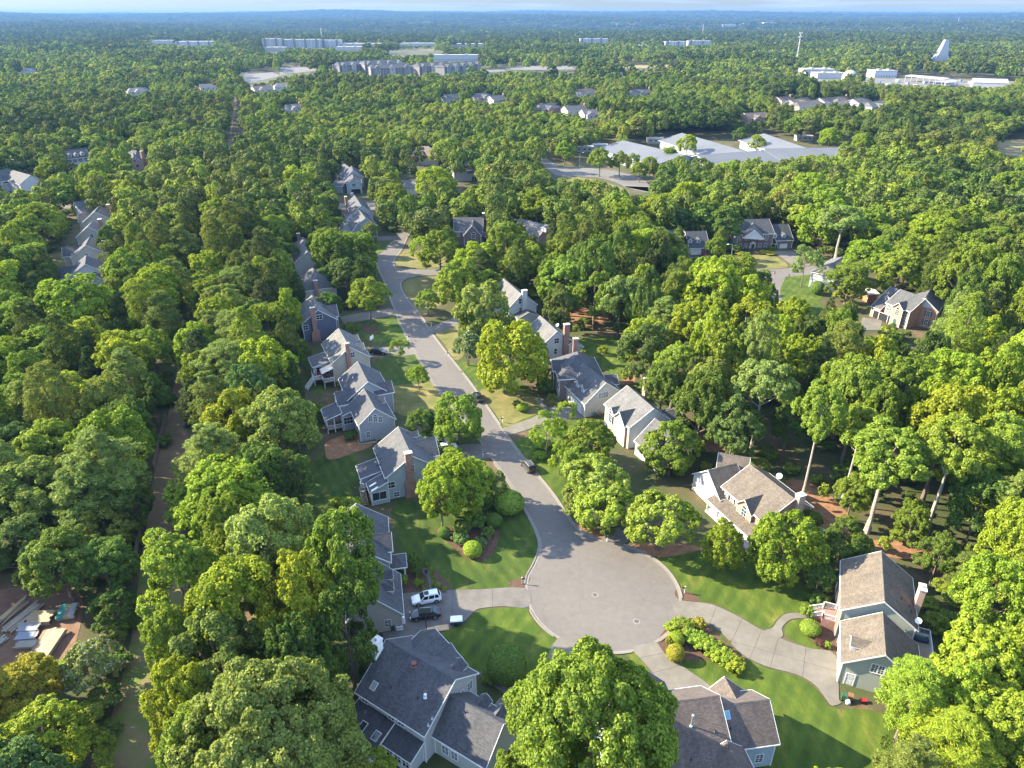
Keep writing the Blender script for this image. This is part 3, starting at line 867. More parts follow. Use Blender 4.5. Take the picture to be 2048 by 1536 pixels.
for q in (2.0, 5.0, 10.6): h.win(b, 'N', None, 0.9, 1.5, 2, 4, st=(q, 1.9))
for q in (2.0, 5.0): h.win(b, 'N', None, 0.9, 1.4, 2, 4, st=(q, 4.3))
h.win(b, 'B', None, 0.9, 1.4, 2, 4, st=(-2.4, 4.4))

# --- H5 pale blue, tall brick chimney
h = House('H5', 'house', 'pale blue house with tall stepped brick chimney and two skylights on a lean-to', G(815, 960)[:2])
b = h.block(c_(755, 50), c_(860, 275), 9.0, (5.4, 5.2), 5.2, SD_BLUE, SH_GREY)
l1 = h.block(b.P(2.2, 5.0, 0)[:2], b.P(7.0, 5.0, 0)[:2], 4.2, 4.4, 3.3, SD_BLUE, SH_SLATE, px=False, shed=True)
l2 = h.block(b.P(8.6, 5.0, 0)[:2], b.P(12.0, 5.0, 0)[:2], 4.9, 3.6, 3.3, SD_BLUE, SH_SLATE, px=False, shed=True)
for uv in (c_(560, 498), c_(575, 532)): h.skylight(l2, 'P', uv, 0.5, 1.5, m_plain('white_skylight', (0.75, 0.75, 0.74), 0.3))
h.win(l2, 'B', None, 2.6, 1.7, 2, 1, st=(1.75, 1.9))
h.chimney(b, 'B', 0.7, 10.0, BR_RED, w=1.25, dep=0.8, shoulder=(3.2, 2.2), cap=WHITE)
h.win(b, 'B', c_(862, 372), 0.75, 1.4, 2, 4)
h.win(b, 'B', c_(697, 500), 1.5, 1.3, 2, 2)
h.win(b, 'B', None, 1.0, 1.0, 2, 2, st=(3.4, 0.9))
for uv in (c_(588, 275), c_(620, 300), c_(612, 345), c_(635, 385)): h.vent(b, 'P', uv, 0.3, 0.08)
h.vent(b, 'P', c_(690, 215), 0.3, 0.07, GALV)
x5 = h.block(b.P(4.6, 0.2, 0)[:2], b.P(4.6, -6.2, 0)[:2], 8.0, 3.0, 5.4, SD_BLUE, SH_GREY, px=False)
h.win(x5, 'B', None, 1.0, 1.5, 2, 4, st=(0, 5.2))
h.dormer(b, 'N', st=(1.6, 3.3), w=1.5, h=1.0)
h.panel(x5, 'B', None, 2.6, 2.2, DOORW, 'garage_door', 4, 4, st=(1.3, 1.15)); 
dk = [b.P(q, t, 0) for q, t in ((7.1, 5.1), (8.6, 5.1), (8.6, 8.8), (7.6, 9.6), (6.0, 9.4), (7.1, 8.8))]
h.slab([b.P(q, t, 0) for q, t in ((7.05, 5.1), (8.55, 5.1), (8.55, 9.0), (8.0, 9.8), (7.05, 9.4))], 1.9, 2.1, DECKW, 'deck')
h.railing([b.P(7.1, 9.3, 2.1), b.P(8.0, 9.7, 2.1), b.P(8.5, 9.0, 2.1)], 1.0)
h.posts([b.P(8.0, 9.6, 0), b.P(7.15, 9.2, 0)], 0, 1.9, WHITE)
h.railing([b.P(8.9, 9.0, 2.0), b.P(11.4, 9.0, 0.2)], 0.95, DECKW); h.railing([b.P(8.9, 10.0, 2.0), b.P(11.4, 10.0, 0.2)], 0.95, DECKW)
for i in range(8): h.slab([b.P(q, t, 0) for q, t in ((8.9 + i * .3, 9.05), (9.2 + i * .3, 9.05), (9.2 + i * .3, 9.95), (8.9 + i * .3, 9.95))], 1.75 - i * 0.22, 1.85 - i * 0.22, DECKW, 'step')

# --- H6 blue grey with arched gable window and screened porch
c_ = crop(560, 560, 3.84)
h = House('H6', 'house', 'blue grey house with triple arched window in its gable and a white screened porch', G(735, 860)[:2])
b = h.block(c_(600, 630), c_(675, 780), 9.0, (5.0, 4.9), 5.2, SD_GREY, SH_SLATE, e1=0.5)
b2 = h.block(c_(655, 850), c_(730, 985), 8.0, (4.0, 4.3), (4.6, 4.3), SD_GREY, SH_SLATE, e1=1.2)
l1 = h.block(b.P(9.0, 1.0, 0)[:2], b.P(9.0, 7.3, 0)[:2], 6.6, 3.0, 4.6, SD_GREY, SH_SLATE, px=False)
l2 = h.block(b.P(9.8, 7.0, 0)[:2], b.P(15.4, 7.0, 0)[:2], 4.6, 3.8, 3.5, SD_GREY, SH_SLATE, px=False, shed=True, walls=False)
pp = b.P
h.slab([pp(q, t, 0) for q, t in ((10.0, 7.0), (15.2, 7.0), (15.2, 10.5), (10.0, 10.5))], 0.8, 1.0, DECKW, 'porch_floor')
h.posts([pp(q, t, 0) for q, t in ((10.1, 10.4), (12.6, 10.4), (15.1, 10.4), (15.1, 7.1), (15.1, 8.8))], 0, 3.4, WHITE, 0.09)
h.railing([pp(10.1, 10.45, 1.0), pp(15.15, 10.45, 1.0)], 0.9); h.railing([pp(15.15, 10.45, 1.0), pp(15.15, 7.1, 1.0)], 0.9)
l3 = h.block(pp(12.2, 4.6, 0)[:2], pp(15.6, 4.6, 0)[:2], 4.8, 2.6, 4.0, SD_GREY, SH_SLATE, px=False, shed=True)
h.win(l3, 'B', None, 1.9, 1.5, 3, 2, st=(1.2, 2.4))
for dx in (-38, 0, 38): h.win(b2, 'B', c_(732 + dx, 1068 + dx * 0.05), 0.72, 1.25, 2, 4, arch=(dx == 0))
h.win(b2, 'B', c_(677, 1187), 0.75, 1.35, 2, 4)
h.win(b, 'B', None, 0.8, 1.1, 2, 2, st=(-3.4, 4.4))
for uv, m_ in ((c_(480, 772), WHITE), (c_(560, 750), WHITE)): h.vent(b, 'P', uv, 0.3, 0.1, m_)
for q in (3.2,): h.dormer(b2, 'N', st=(q, 3.4), w=2.0, h=1.0)
h.block(b.P(9.6, -1.0, 0)[:2], b.P(9.6, -5.6, 0)[:2], 7.4, 2.2, 5.4, SD_GREY, SH_SLATE, px=False)
h.panel(b2, 'N', None, 4.6, 2.2, DOORW, 'garage_door', 4, 4, st=(5.0, 1.15))
for q in (2.0, 5.0): h.win(b, 'N', None, 0.9, 1.4, 2, 4, st=(q, 4.1))

# --- H7 cream, awning and deck
h = House('H7', 'house', 'cream house with slim brick chimney, canvas awning over a white railed deck', G(680, 725)[:2])
b = h.block(c_(450, 370), c_(535, 515), 9.0, (4.9, 4.9), 5.4, SD_CREAM, SH_LIGHT)
l1 = h.block(b.P(4.0, 4.6, 0)[:2], b.P(10.0, 4.6, 0)[:2], 4.9, 4.6, 3.9, SD_CREAM, SH_GREY, px=False, shed=True)
for t in (1.4, 3.0): h.win(l1, 'B', None, 1.3, 2.0, 1, 1, st=(t, 2.5))
h.chimney(b, 'B', 0.6, 10.2, BR_RED, w=1.0, dep=0.7)
h.win(b, 'B', c_(550, 575), 1.5, 1.3, 3, 2)
h.dormer(b, 'N', st=(8.6, 4.1), w=3.2, h=0.7, rise=1.1, win=(1.0, 0.6))
h.dormer(b, 'N', st=(2.6, 4.1), w=2.4, h=0.7, rise=0.9, win=(1.0, 0.6))
h.skylight(b, 'P', c_(412, 515), 0.9, 1.4, GLASSY)
pp = b.P
h.slab([pp(q, t, 0) for q, t in ((10.1, 4.7), (15.0, 4.7), (15.0, 7.6), (12.8, 7.6), (12.8, 9.6), (10.1, 9.6))], 1.5, 1.7, DECKW, 'deck')
h.railing([pp(10.15, 9.55, 1.7), pp(12.75, 9.55, 1.7), pp(12.75, 7.6, 1.7), pp(15.0, 7.55, 1.7), pp(15.0, 5.0, 1.7)], 1.0)
h.posts([pp(q, t, 0) for q, t in ((10.3, 9.4), (12.7, 9.4), (14.9, 7.4), (14.9, 5.0))], 0, 1.6, WHITE)
mb = MB(); mb.face([pp(10.5, 4.7, 4.3), pp(13.6, 4.7, 4.3), pp(13.6, 7.6, 3.4), pp(10.5, 7.6, 3.4)]); mb.face([pp(10.5, 7.6, 3.4), pp(13.6, 7.6, 3.4), pp(13.6, 7.62, 3.15), pp(10.5, 7.62, 3.15)])
mb.face([pp(10.5, 4.7, 4.27), pp(10.5, 7.6, 3.37), pp(13.6, 7.6, 3.37), pp(13.6, 4.7, 4.27)])
h.add(mb, 'awning', m_plain('canvas', (0.60, 0.52, 0.43), 0.8))
h.railing([pp(12.9, 9.6, 1.6), pp(14.6, 11.6, 0.2)], 0.9); h.railing([pp(12.0, 9.7, 1.6), pp(13.7, 11.9, 0.2)], 0.9)
for i in range(6):
    f = (i + .5) / 6
    a, c2 = pp(12.0 + 1.7 * f, 9.7 + 2.2 * f, 0), pp(12.9 + 1.7 * f, 9.6 + 2.0 * f, 0)
    mb = MB(); mb.box((a + c2) / 2 + Z * (1.5 - 1.45 * f - 0) - Z * ((a + c2).z / 2), (c2 - a) / 2, (pp(1, 1.25, 0) - pp(0, 0, 0)) * 0.12, Z * 0.06); h.add(mb, 'step', DECKW)
h.panel(b, 'N', None, 4.6, 2.2, DOORW, 'garage_door', 4, 4, st=(9.5, 1.15))
for q in (2.0, 5.0): h.win(b, 'N', None, 0.9, 1.4, 2, 4, st=(q, 4.1))

# --- H8 slate blue
h = House('H8', 'house', 'slate blue house with long red brick chimney on its gable', G(640, 660)[:2])
b = h.block(c_(245, 115), c_(290, 230), 9.0, (4.9, 5.0), 5.4, SD_NAVY, SH_LIGHT)
h.chimney(b, 'B', 1.4, 10.0, BR_RED, w=1.2, dep=0.8, shoulder=(2.6, 2.3))
h.win(b, 'B', c_(302, 285), 1.7, 1.3, 2, 2); h.win(b, 'B', c_(195, 367), 1.5, 1.3, 2, 2); h.win(b, 'B', c_(225, 502), 0.9, 0.9, 1, 1)
h.block(b.P(7.0, 0.2, 0)[:2], b.P(7.0, -5.8, 0)[:2], 7.9, 3.0, 5.3, SD_NAVY, SH_SLATE, px=False)
h.vent(b, 'P', c_(235, 110), 1.0, 0.06, GALV)

# --- H9, H10
c_ = crop(560, 250, 4.096)
h = House('H9', 'house', 'beige house with hipped grey roof and brick chimney, left of the road junction', G(645, 605)[:2])
b = h.block(c_(265, 1165), c_(300, 1225), 9.0, (5.0, 5.2), 5.5, SD_BEIGE, SH_GREY, hip=(3.5, 3.2), e1=3.0, e2=4.0)
h.block(b.P(7.0, 0, 0)[:2], b.P(7.0, -5.6, 0)[:2], 7.6, 2.6, 5.5, SD_BEIGE, SH_GREY, px=False)
h.chimney(b, 'B', 1.2, 8.6, BR_RED, w=1.1, dep=0.8)
h.dormer(b, 'N', st=(3.4, 3.2), w=2.0, h=0.9)
h = House('H10', 'house', 'pale house with dark brick chimney, half hidden between trees left of the road', G(600, 540)[:2])
b = h.block(c_(180, 915), c_(215, 1010), 9.0, (5.0, 4.8), 5.2, SD_LGREY, SH_LIGHT, e2=4)
h.block(b.P(9.0, 0, 0)[:2], b.P(9.0, 5.0, 0)[:2], 7.6, 3.6, 4.6, SD_LGREY, SH_GREY, px=False)
h.chimney(b, 'A', 1.2, 10.4, BR_DARK, w=1.2, dep=0.9)

# --- H11 pair of dark roofs, H12 blue house, H13 .. H17
h = House('H11', 'house', 'grey house with dark gabled roof and brick chimney by the upper side street', G(715, 420)[:2])
b = h.block(c_(610, 575), c_(660, 650), 9.2, (4.6, 4.8), 5.5, SD_LGREY, SH_SLATE, e2=2)
b2 = h.block(c_(620, 660), c_(700, 760), 8.4, (5.2, 4.6), 4.8, SD_GREY, SH_GREY, e2=0)
h.chimney(b, 'P', 6.5, 10.4, BR_RED, w=1.3, dep=0.9)
h.win(b2, 'A', None, 1.4, 0.9, 2, 2, st=(1.0, 6.0))
b3 = h.block(b2.P(8.5, 4.8, 0)[:2], b2.P(12.5, 4.8, 0)[:2], 7.0, 3.0, 4.6, SD_GREY, SH_LIGHT, px=False)
h.win(b3, 'B', None, 1.2, 1.2, 2, 2, st=(0, 4.6))
h = House('H11b', 'house', 'grey house with small hooded gable at the upper end of the street', G(700, 465)[:2])
b = h.block(c_(500, 780), c_(640, 800), 7.0, (5.0, 4.0), 4.2, SD_GREY, SH_GREY)
b2 = h.block(c_(575, 770), c_(500, 860), 6.4, (3.0, 3.0), 4.4, SD_GREY, SH_LIGHT)
h.win(b2, 'B', None, 1.2, 1.1, 2, 2, st=(0, 4.4))
h = House('H12', 'house', 'blue grey house of three stepped gables with open garage under its front room', G(700, 385)[:2])
b = h.block(c_(520, 310), c_(575, 350), 9.4, (5.5, 5.5), 5.0, SD_GREY, SH_SLATE, e1=0, e2=6)
b2 = h.block(c_(590, 345), c_(600, 375), 9.0, (4.8, 5.0), 5.6, SD_BLUE, SH_SLATE, e1=4)
b3 = h.block(c_(598, 420), c_(602, 440), 7.4, (4.0, 4.0), 5.2, SD_BLUE, SH_SLATE, e1=6, e2=1)
h.win(b3, 'B', None, 1.6, 1.4, 2, 2, st=(0.2, 4.4))
h.panel(b3, 'B', None, 4.8, 2.3, INDOOR_SHADE, 'garage_opening_shade', st=(-0.6, 1.2))  # flat dark panel stands in for the unlit garage
b4 = h.block(c_(455, 450), c_(540, 455), 5.4, (5.0, 3.0), 3.4, SD_GREY, SH_SLATE)
h.chimney(b, 'A', 0.4, 10.4, BR_RED, w=1.2, dep=0.9)
h = House('H13', 'house', 'tan roofed house with one brick chimney at the top of the street', G(765, 335)[:2])
b = h.block(c_(690, 220), c_(850, 212), 8.6, 5.5, 5.2, SD_BEIGE, SH_TAN)
h.chimney(b, 'A', 0.6, 10.2, BR_RED, w=1.6, dep=1.0)
h = House('H14', 'house', 'cream house with pinkish hipped roof at the head of the street', G(850, 340)[:2])
b = h.block(c_(1165, 172), c_(1215, 172), 10.0, 7.5, 5.6, SD_CREAM, m_shingle('pinkish_shingles', (0.21, 0.155, 0.13)), hip=(6.5, 6.5), e1=6.5, e2=6.5)
for q in (4.0, 8.0, 12.0): h.win(b, 'P', None, 1.1, 1.6, 2, 2, st=(q, 4.0))
h = House('H15', 'house', 'white two storey house with brown roof and black shutters beyond the head of the street', G(925, 372)[:2])
b = h.block(c_(1395, 312), c_(1570, 300), 9.2, 5.6, 5.6, SD_WHITE, SH_BROWN)
b2 = h.block(c_(1520, 222), c_(1500, 300), 10.0, 4.5, 6.5, SD_WHITE, SH_LIGHT)
for a in (9.2, 11.0): h.win(b, 'P', None, 1.1, 1.6, 2, 4, shutter=SHUT_K, st=(a, 4.6))
h.panel(b, 'P', None, 1.2, 2.2, DOORD, 'front_door', st=(11.2, 1.2))
h = House('H15b', 'garage', 'low grey garage with two pale doors below the pink roofed house', G(825, 385)[:2], 'garage')
b = h.block(c_(1000, 450), c_(1145, 455), 6.0, 6.0, 4.0, SD_LGREY, SH_LIGHT)
for a in (3.2, 7.4): h.panel(b, 'P', None, 3.6, 2.3, DOORW, 'garage_door', 4, 4, st=(a, 1.2))
h = House('H16', 'house', 'dark brick house with steep white trimmed gable and chimney at its right end', G(945, 485)[:2])
b = h.block(c_(1425, 755), c_(1665, 755), 9.6, (6.0, 5.0), 5.4, BR_DARK, SH_SLATE)
b2 = h.block(c_(1580, 800), c_(1585, 780), 9.0, 3.6, 5.0, BR_DARK, SH_SLATE, e1=4.4, e2=3)
b2d = -b2.d
h.chimney(b, 'B', -0.4, 11.2, BR_DARK, w=1.6, dep=0.9)
h.win(b2, 'A', None, 1.5, 1.6, 3, 3, st=(0.4, 4.6), arch=True); h.win(b2, 'A', None, 1.4, 2.0, 2, 3, st=(0.4, 1.6))
for a in (2.0, 4.4, 12.4): h.win(b, 'P', None, 1.0, 1.5, 2, 4, st=(a, 4.2))
h = House('H17', 'house', 'low grey roofed house with one white dormer among the trees right of the brick gable', G(1070, 475)[:2])
b = h.block((1040, 437), (1096, 450), 8.4, 5.5, 5.0, BR_TAN, SH_LIGHT)
h.dormer(b, 'P', (1087, 462), w=2.6, h=1.1, wall=SD_WHITE)

# --- right side of the street
c_ = crop(900, 500, 4.267)
h = House('H18', 'house', 'tall pale grey house with a white boxed chimney on its gable', G(1030, 640)[:2])
b = h.block(c_(460, 245), c_(610, 375), 9.5, (4.2, 5.2), 5.4, SD_WHITE, SH_LIGHT)
h.chimney(b, 'B', -0.9, 10.6, SD_WHITE, w=1.5, dep=0.8, cap=WHITE)
h.win(b, 'B', c_(598, 437), 0.8, 1.5, 1, 2); h.win(b, 'B', c_(600, 507), 0.7, 1.1, 1, 2)
h.block(b.P(14.0, -1.0, 0)[:2], b.P(17.5, -1.0, 0)[:2], 4.8, 3.4, 3.2, SD_LGREY, SH_GREY, px=False)
h = House('H19', 'house', 'white house with red brick chimney outside its gable wall, behind the big round tree', G(1100, 710)[:2])
b = h.block(c_(770, 560), c_(915, 690), 9.0, (4.4, 4.4), 5.4, SD_WHITE, SH_LIGHT)
h.chimney(b, 'B', -2.6, 10.6, BR_RED, w=1.5, dep=0.9)
h.win(b, 'B', c_(910, 775), 1.3, 1.4, 2, 2); h.win(b, 'B', c_(900, 865), 0.8, 1.5, 1, 2)
h.block(b.P(8.0, -4.0, 0)[:2], b.P(12.2, -4.0, 0)[:2], 5.6, (1.0, 3.4), (5.0, 3.6), SD_WHITE, SH_GREY, px=False)
h = House('H20', 'house', 'dark brick house with hipped slate roof and a beige garage wing with two white dormers', G(1165, 800)[:2])
b = h.block(c_(1085, 865), c_(1092, 880), 9.6, (5.6, 5.4), 5.6, BR_DARK, SH_SLATE, hip=(4.6, 5.2), e1=4.6, e2=5.6)
w20 = h.block(c_(1165, 990), c_(1330, 1130), 8.2, (5.2, 5.4), (3.6, 4.2), SD_BEIGE, SH_GREY, e1=1.5)
h.block(b.P(4.6, 1.0, 0)[:2], b.P(4.6, 6.2, 0)[:2], 7.6, 1.9, 5.6, BR_DARK, SH_SLATE, px=False)
h.chimney(b, 'A', -0.5, 11.0, BR_RED, w=1.2, dep=0.8)
for q in (4.4, 7.0): h.dormer(w20, 'P', st=(q, 3.8), w=1.3, h=1.1, wall=SD_WHITE)
for dx in (-28, 0, 28): h.win(w20, 'B', c_(1310 + dx, 1237 - dx * 0.28), 0.78, 1.35, 2, 4)
h.panel(w20, 'P', None, 4.6, 2.2, DOORW, 'garage_door', 4, 4, st=(6.2, 1.15))
for q in (1.4, 3.0, 6.4, 8.4, 10.0): h.win(b, 'P', None, 0.9, 1.5, 2, 4, shutter=SHUT_K, st=(q, 4.3))
for q in (1.4, 3.0, 6.4, 8.4, 10.0): h.win(b, 'P', None, 0.9, 1.6, 2, 4, shutter=SHUT_K, st=(q, 1.6))
h.block(b.P(9.0, -5.0, 0)[:2], b.P(9.0, -9.0, 0)[:2], 5.0, 2.6, 3.8, SD_BEIGE, SH_SLATE, px=False)
c_ = crop(1200, 740, 6.4)
h = House('H21', 'house', 'house with pale grey roof, small brick front gables and white siding beside the drooping maple', G(1280, 890)[:2])
b = h.block(c_(350, 195), c_(690, 490), 9.0, (5.6, 4.4), 5.4, SD_WHITE, SH_LIGHT)
w21 = h.block(c_(705, 615), c_(1010, 835), 7.4, (5.0, 4.6), 3.3, SD_WHITE, SH_GREY)
h.block(b.P(7.6, 2.2, 0)[:2], b.P(7.6, 6.1, 0)[:2], 7.6, 2.5, 5.2, SD_WHITE, SH_GREY, px=False)
h.block(b.P(3.9, 3.6, 0)[:2], b.P(3.9, 6.0, 0)[:2], 6.6, 1.5, 5.3, BR_TAN, SH_GREY, px=False)
mb = MB(); e = b.wp - b.ov
qs = ((0.45, e + .003), (10.7, e + .003), (10.7, e + 0.1), (0.45, e + 0.1))
mb.prism([b.P(q, t, 0) for q, t in qs][::-1], [b.P(q, t, 5.2) for q, t in qs][::-1]); h.add(mb, 'brick_front', BR_TAN)
for q, z in ((1.4, 4.2), (6.6, 4.2), (8.6, 4.2), (1.4, 1.6), (6.6, 1.6), (8.6, 1.6)): h.win(b, 'P', None, 0.95, 1.5, 2, 4, shutter=SHUT_K, st=(q, z)).location += b.n * 0.1
h.win(b, 'P', None, 1.3, 2.0, 2, 3, arch=True, st=(3.9, 4.0)).location += b.n * 0.7
h.chimney(b, 'N', 0.8, 10.2, BR_TAN, w=1.2, dep=0.9, inset=0.2)
for q in (2.6, 5.4): h.dormer(w21, 'P', st=(q, 3.4), w=1.3, h=1.1)
h.block(b.P(8.0, -3.8, 0)[:2], b.P(8.0, -8.5, 0)[:2], 5.6, 2.8, 4.2, SD_WHITE, SH_SLATE, px=False)
for q in (2.5, 6.6): h.panel(w21, 'P', None, 2.7, 2.2, DOORW, 'garage_door', 4, 4, st=(q, 1.15))
c_ = crop(1380, 880, 6.982)
h = House('H22', 'house', 'tan roofed house with brick front, columned porch and a white gable facing the road', G(1510, 1040)[:2])
b = h.block(c_(840, 335), c_(1380, 755), 8.6, (6.0, 5.0), 5.3, BR_ORANGE, SH_TAN, e2=1.5)
g22 = h.block(c_(560, 345), c_(250, 420), 7.2, (4.4, 4.6), 3.5, SD_WHITE, SH_TAN, e1=1.5)
h22 = h.block(c_(400, 170), c_(690, 220), 7.6, (4.8, 3.6), 4.0, SD_WHITE, SH_TAN, e2=2.0)
x22 = h.block(b.P(6.9, 2.6, 0)[:2], b.P(6.9, 6.6, 0)[:2], 7.2, 2.1, 5.2, BR_ORANGE, SH_TAN, px=False)
h.win(x22, 'B', None, 1.2, 2.0, 2, 3, st=(0, 4.0), arch=True)
for q in (1.4, 3.0, 4.4): h.win(b, 'P', None, 0.8, 1.5, 2, 4, shutter=SHUT_K, st=(q, 4.2))
pr = h.block(b.P(-0.5, 5.7, 0)[:2], b.P(12.5, 5.7, 0)[:2], 3.6, 2.8, 2.8, BR_ORANGE, SH_TAN, px=False, shed=True, walls=False)
h.posts([b.P(q, 8.2, 0) for q in (-0.2, 2.6, 5.0, 8.6, 12.2)], 0.3, 2.7, WHITE, 0.11)
h.slab([b.P(q, t, 0) for q, t in ((-0.5, 5.7), (12.5, 5.7), (12.5, 8.4), (-0.5, 8.4))], 0, 0.3, CONC_TRIM, 'porch')
h.chimney(b, 'B', -1.0, 9.4, BR_TAN, w=1.4, dep=1.0, cap=CONC_TRIM)
for a in (-2.2, 1.8): h.panel(g22, 'B', None, 2.7, 2.2, DOORW, 'garage_door', 4, 4, st=(a, 1.15))
h.slab([b.P(q, t, 0) for q, t in ((11.6, -1.5), (14.6, -1.5), (14.6, -5.5), (11.6, -5.5))], 1.2, 1.4, DECKW, 'deck')
h.railing([b.P(14.5, -1.5, 1.4), b.P(14.5, -5.4, 1.4), b.P(11.7, -5.4, 1.4)], 1.0)

# --- upper right
c_ = crop(1250, 400, 5.12)
h = House('H23', 'house', 'brick colonial house with large white front pediment, brick end chimney and dormered garage wing', G(1510, 500)[:2])
b = h.block(c_(1100, 200), c_(1475, 190), 9.8, (7.2, 5.5), 5.7, BR_DARK, SH_DARK)
wm = MB()
w23 = h.block(c_(1490, 250), c_(1660, 245), 7.8, (7.0, 5.0), 3.2, BR_DARK, SH_DARK, e2=0.4)
g23 = h.block(c_(1310, 230), c_(1325, 290), 9.0, 3.9, 5.8, SD_WHITE, SH_GREY, z0=5.4, e1=3.0, e2=2.6)
h.chimney(b, 'A', 1.2, 11.6, BR_RED, w=1.6, dep=1.0)
f_ = MB(); 
pts = [b.P(b.ov - 0.02, t, z) for t, z in ((-(b.wn - .35), 0), (b.wp - .35, 0), (b.wp - .35, b.zt(b.wp - .35) - .2), (0, 9.6), (-(b.wn - .35), b.zt(-(b.wn - .35)) - .2))]
if (pts[1] - pts[0]).cross(pts[2] - pts[0]).dot(-b.d) < 0: pts = pts[::-1]
f_.face(pts); h.add(f_, 'gable_siding', SD_WHITE)
for x in (1185, 1245, 1390, 1450): h.win(b, 'P', c_(x, 388), 1.0, 1.6, 2, 4)
h.win(b, 'P', c_(1318, 385), 1.5, 1.7, 2, 4)
for x in (1175, 1232, 1378, 1438): h.win(b, 'P', c_(x, 475), 1.0, 1.9, 2, 4)
d_ = h.panel(b, 'P', c_(1308, 480), 1.1, 2.2, DOORD, 'front_door', 3, 2)
mb = MB(); p, m = h.wpx(b, 'P', c_(1308, 445))
x = m.cross(Z); mb.prism([p + m * .02 - x * 1.3, p + m * .02 + x * 1.3, p + m * .02 + Z * 0.9], [p + m * .3 - x * 1.3, p + m * .3 + x * 1.3, p + m * .3 + Z * 0.9])
for sg in (-1, 1): mb.box(p + m * .15 + x * sg * 1.0 - Z * 1.2, x * 0.15, m * 0.12, Z * 1.2)
h.add(mb, 'door_pediment', WHITE)
for x in (1535, 1625): h.dormer(w23, 'P', c_(x, 385), w=1.5, h=1.1, wall=SD_WHITE)
h.panel(w23, 'P', c_(1525, 480), 2.6, 2.2, INDOOR_SHADE, 'garage_opening_shade'); h.panel(w23, 'P', c_(1620, 480), 2.8, 2.2, DOORW, 'garage_door', 4, 4)  # first bay: black sheet painted as indoor shade
h = House('H24', 'house', 'brick garage wing with one wide white door among trees left of the colonial house', G(1380, 510)[:2])
b = h.block(c_(640, 320), c_(828, 315), 8.0, (7.0, 5.0), 3.4, BR_DARK, SH_DARK, e1=1.0)
for x in (665, 755): h.dormer(b, 'P', c_(x, 440), w=1.5, h=1.1, wall=SD_WHITE)
h.panel(b, 'P', c_(712, 532), 4.9, 2.2, DOORW, 'garage_door', 4, 4)
b2 = h.block(c_(330, 300), c_(600, 310), 9.4, 6.0, 5.6, BR_DARK, SH_DARK)
for q in (1.5, 3.5): h.win(b2, 'P', None, 1.0, 1.7, 2, 4, st=(q, 1.8)); h.win(b2, 'P', None, 1.0, 1.6, 2, 4, st=(q, 4.4))
c_ = crop(1600, 400, 4.266)
h = House('H25', 'house', 'orange brick house with green shutters, open garage and two white dormers', G(1810, 645)[:2])
b = h.block(c_(775, 737), c_(862, 766), 8.2, (7.6, 4.6), (3.2, 4.6), BR_ORANGE, SH_GREY)
b2 = h.block(c_(858, 760), c_(1010, 812), 8.9, (5.6, 4.8), 5.6, BR_ORANGE, SH_GREY, e2=2.5)
b3 = h.block(c_(1120, 757), c_(1066, 836), 8.9, (4.4, 4.4), 5.6, BR_ORANGE, SH_GREY)
g25 = h.block((b2.P(4.8, 3.2, 0))[:2], b2.P(4.8, 6.6, 0)[:2], 7.4, 1.9, 5.6, BR_ORANGE, SH_GREY, px=False)
for uv in (c_(740, 860), c_(812, 885)): h.dormer(b, 'P', uv, w=1.5, h=1.1, wall=SD_WHITE)
h.panel(b, 'P', None, 4.8, 2.3, INDOOR_SHADE, 'garage_opening_shade', st=(3.6, 1.2))  # dark sheet on the wall drawn as garage shade
for q in (1.2, 2.7, 7.2):
    h.win(b2, 'P', None, 0.9, 1.6, 2, 4, shutter=SHUT_G, st=(q, 4.3)); h.win(b2, 'P', None, 0.9, 1.7, 2, 4, shutter=SHUT_G, st=(q, 1.7))
h.win(g25, 'B', None, 1.2, 1.6, 3, 3, st=(0, 4.3), arch=True); h.panel(g25, 'B', None, 1.2, 2.2, SHUT_G, 'front_door', 3, 2, st=(0, 1.2))
for a in (-1.9, 1.9):
    h.win(b3, 'B', None, 0.9, 1.6, 2, 4, shutter=SHUT_G, st=(a, 4.3)); h.win(b3, 'B', None, 0.9, 1.7, 2, 4, shutter=SHUT_G, st=(a, 1.7))
ga = MB(); bb = b3
pts = [bb.P(bb.L - bb.ov + 0.03, t, z) for t, z in ((-3.4, 6.1), (3.4, 6.1), (0, 8.5))]
if (pts[1] - pts[0]).cross(pts[2] - pts[0]).dot(bb.d) < 0: pts = pts[::-1]
ga.face(pts); h.add(ga, 'gable_siding', SD_WHITE)
h = House('H26', 'house', 'white sided house end with small hip roof beside the rounded evergreen', G(1662, 585)[:2])
h.block(c_(240, 560), c_(330, 505), 8.0, 4.6, 5.4, SD_WHITE, SH_LIGHT, hip=(4, 4), e1=2, e2=8)
h = House('H27', 'house', 'pale low roof at the right edge behind the leafy trees', G(2020, 650)[:2])
h.block((1990, 622), (2060, 612), 6.0, (6.5, 5.0), 3.6, SD_BEIGE, SH_LIGHT, e2=8)
h = House('shed', 'shed', 'small timber shed with flat pale roof behind the white house end', G(1738, 600)[:2], 'shed')
h.block(c_(540, 765), c_(635, 760), 3.4, (3.0, 2.0), (2.9, 3.0), m_plain('rust_brown_boards', (0.30, 0.13, 0.06), 0.8), m_plain('pale_sheet_roof', (0.5, 0.48, 0.45), 0.6))

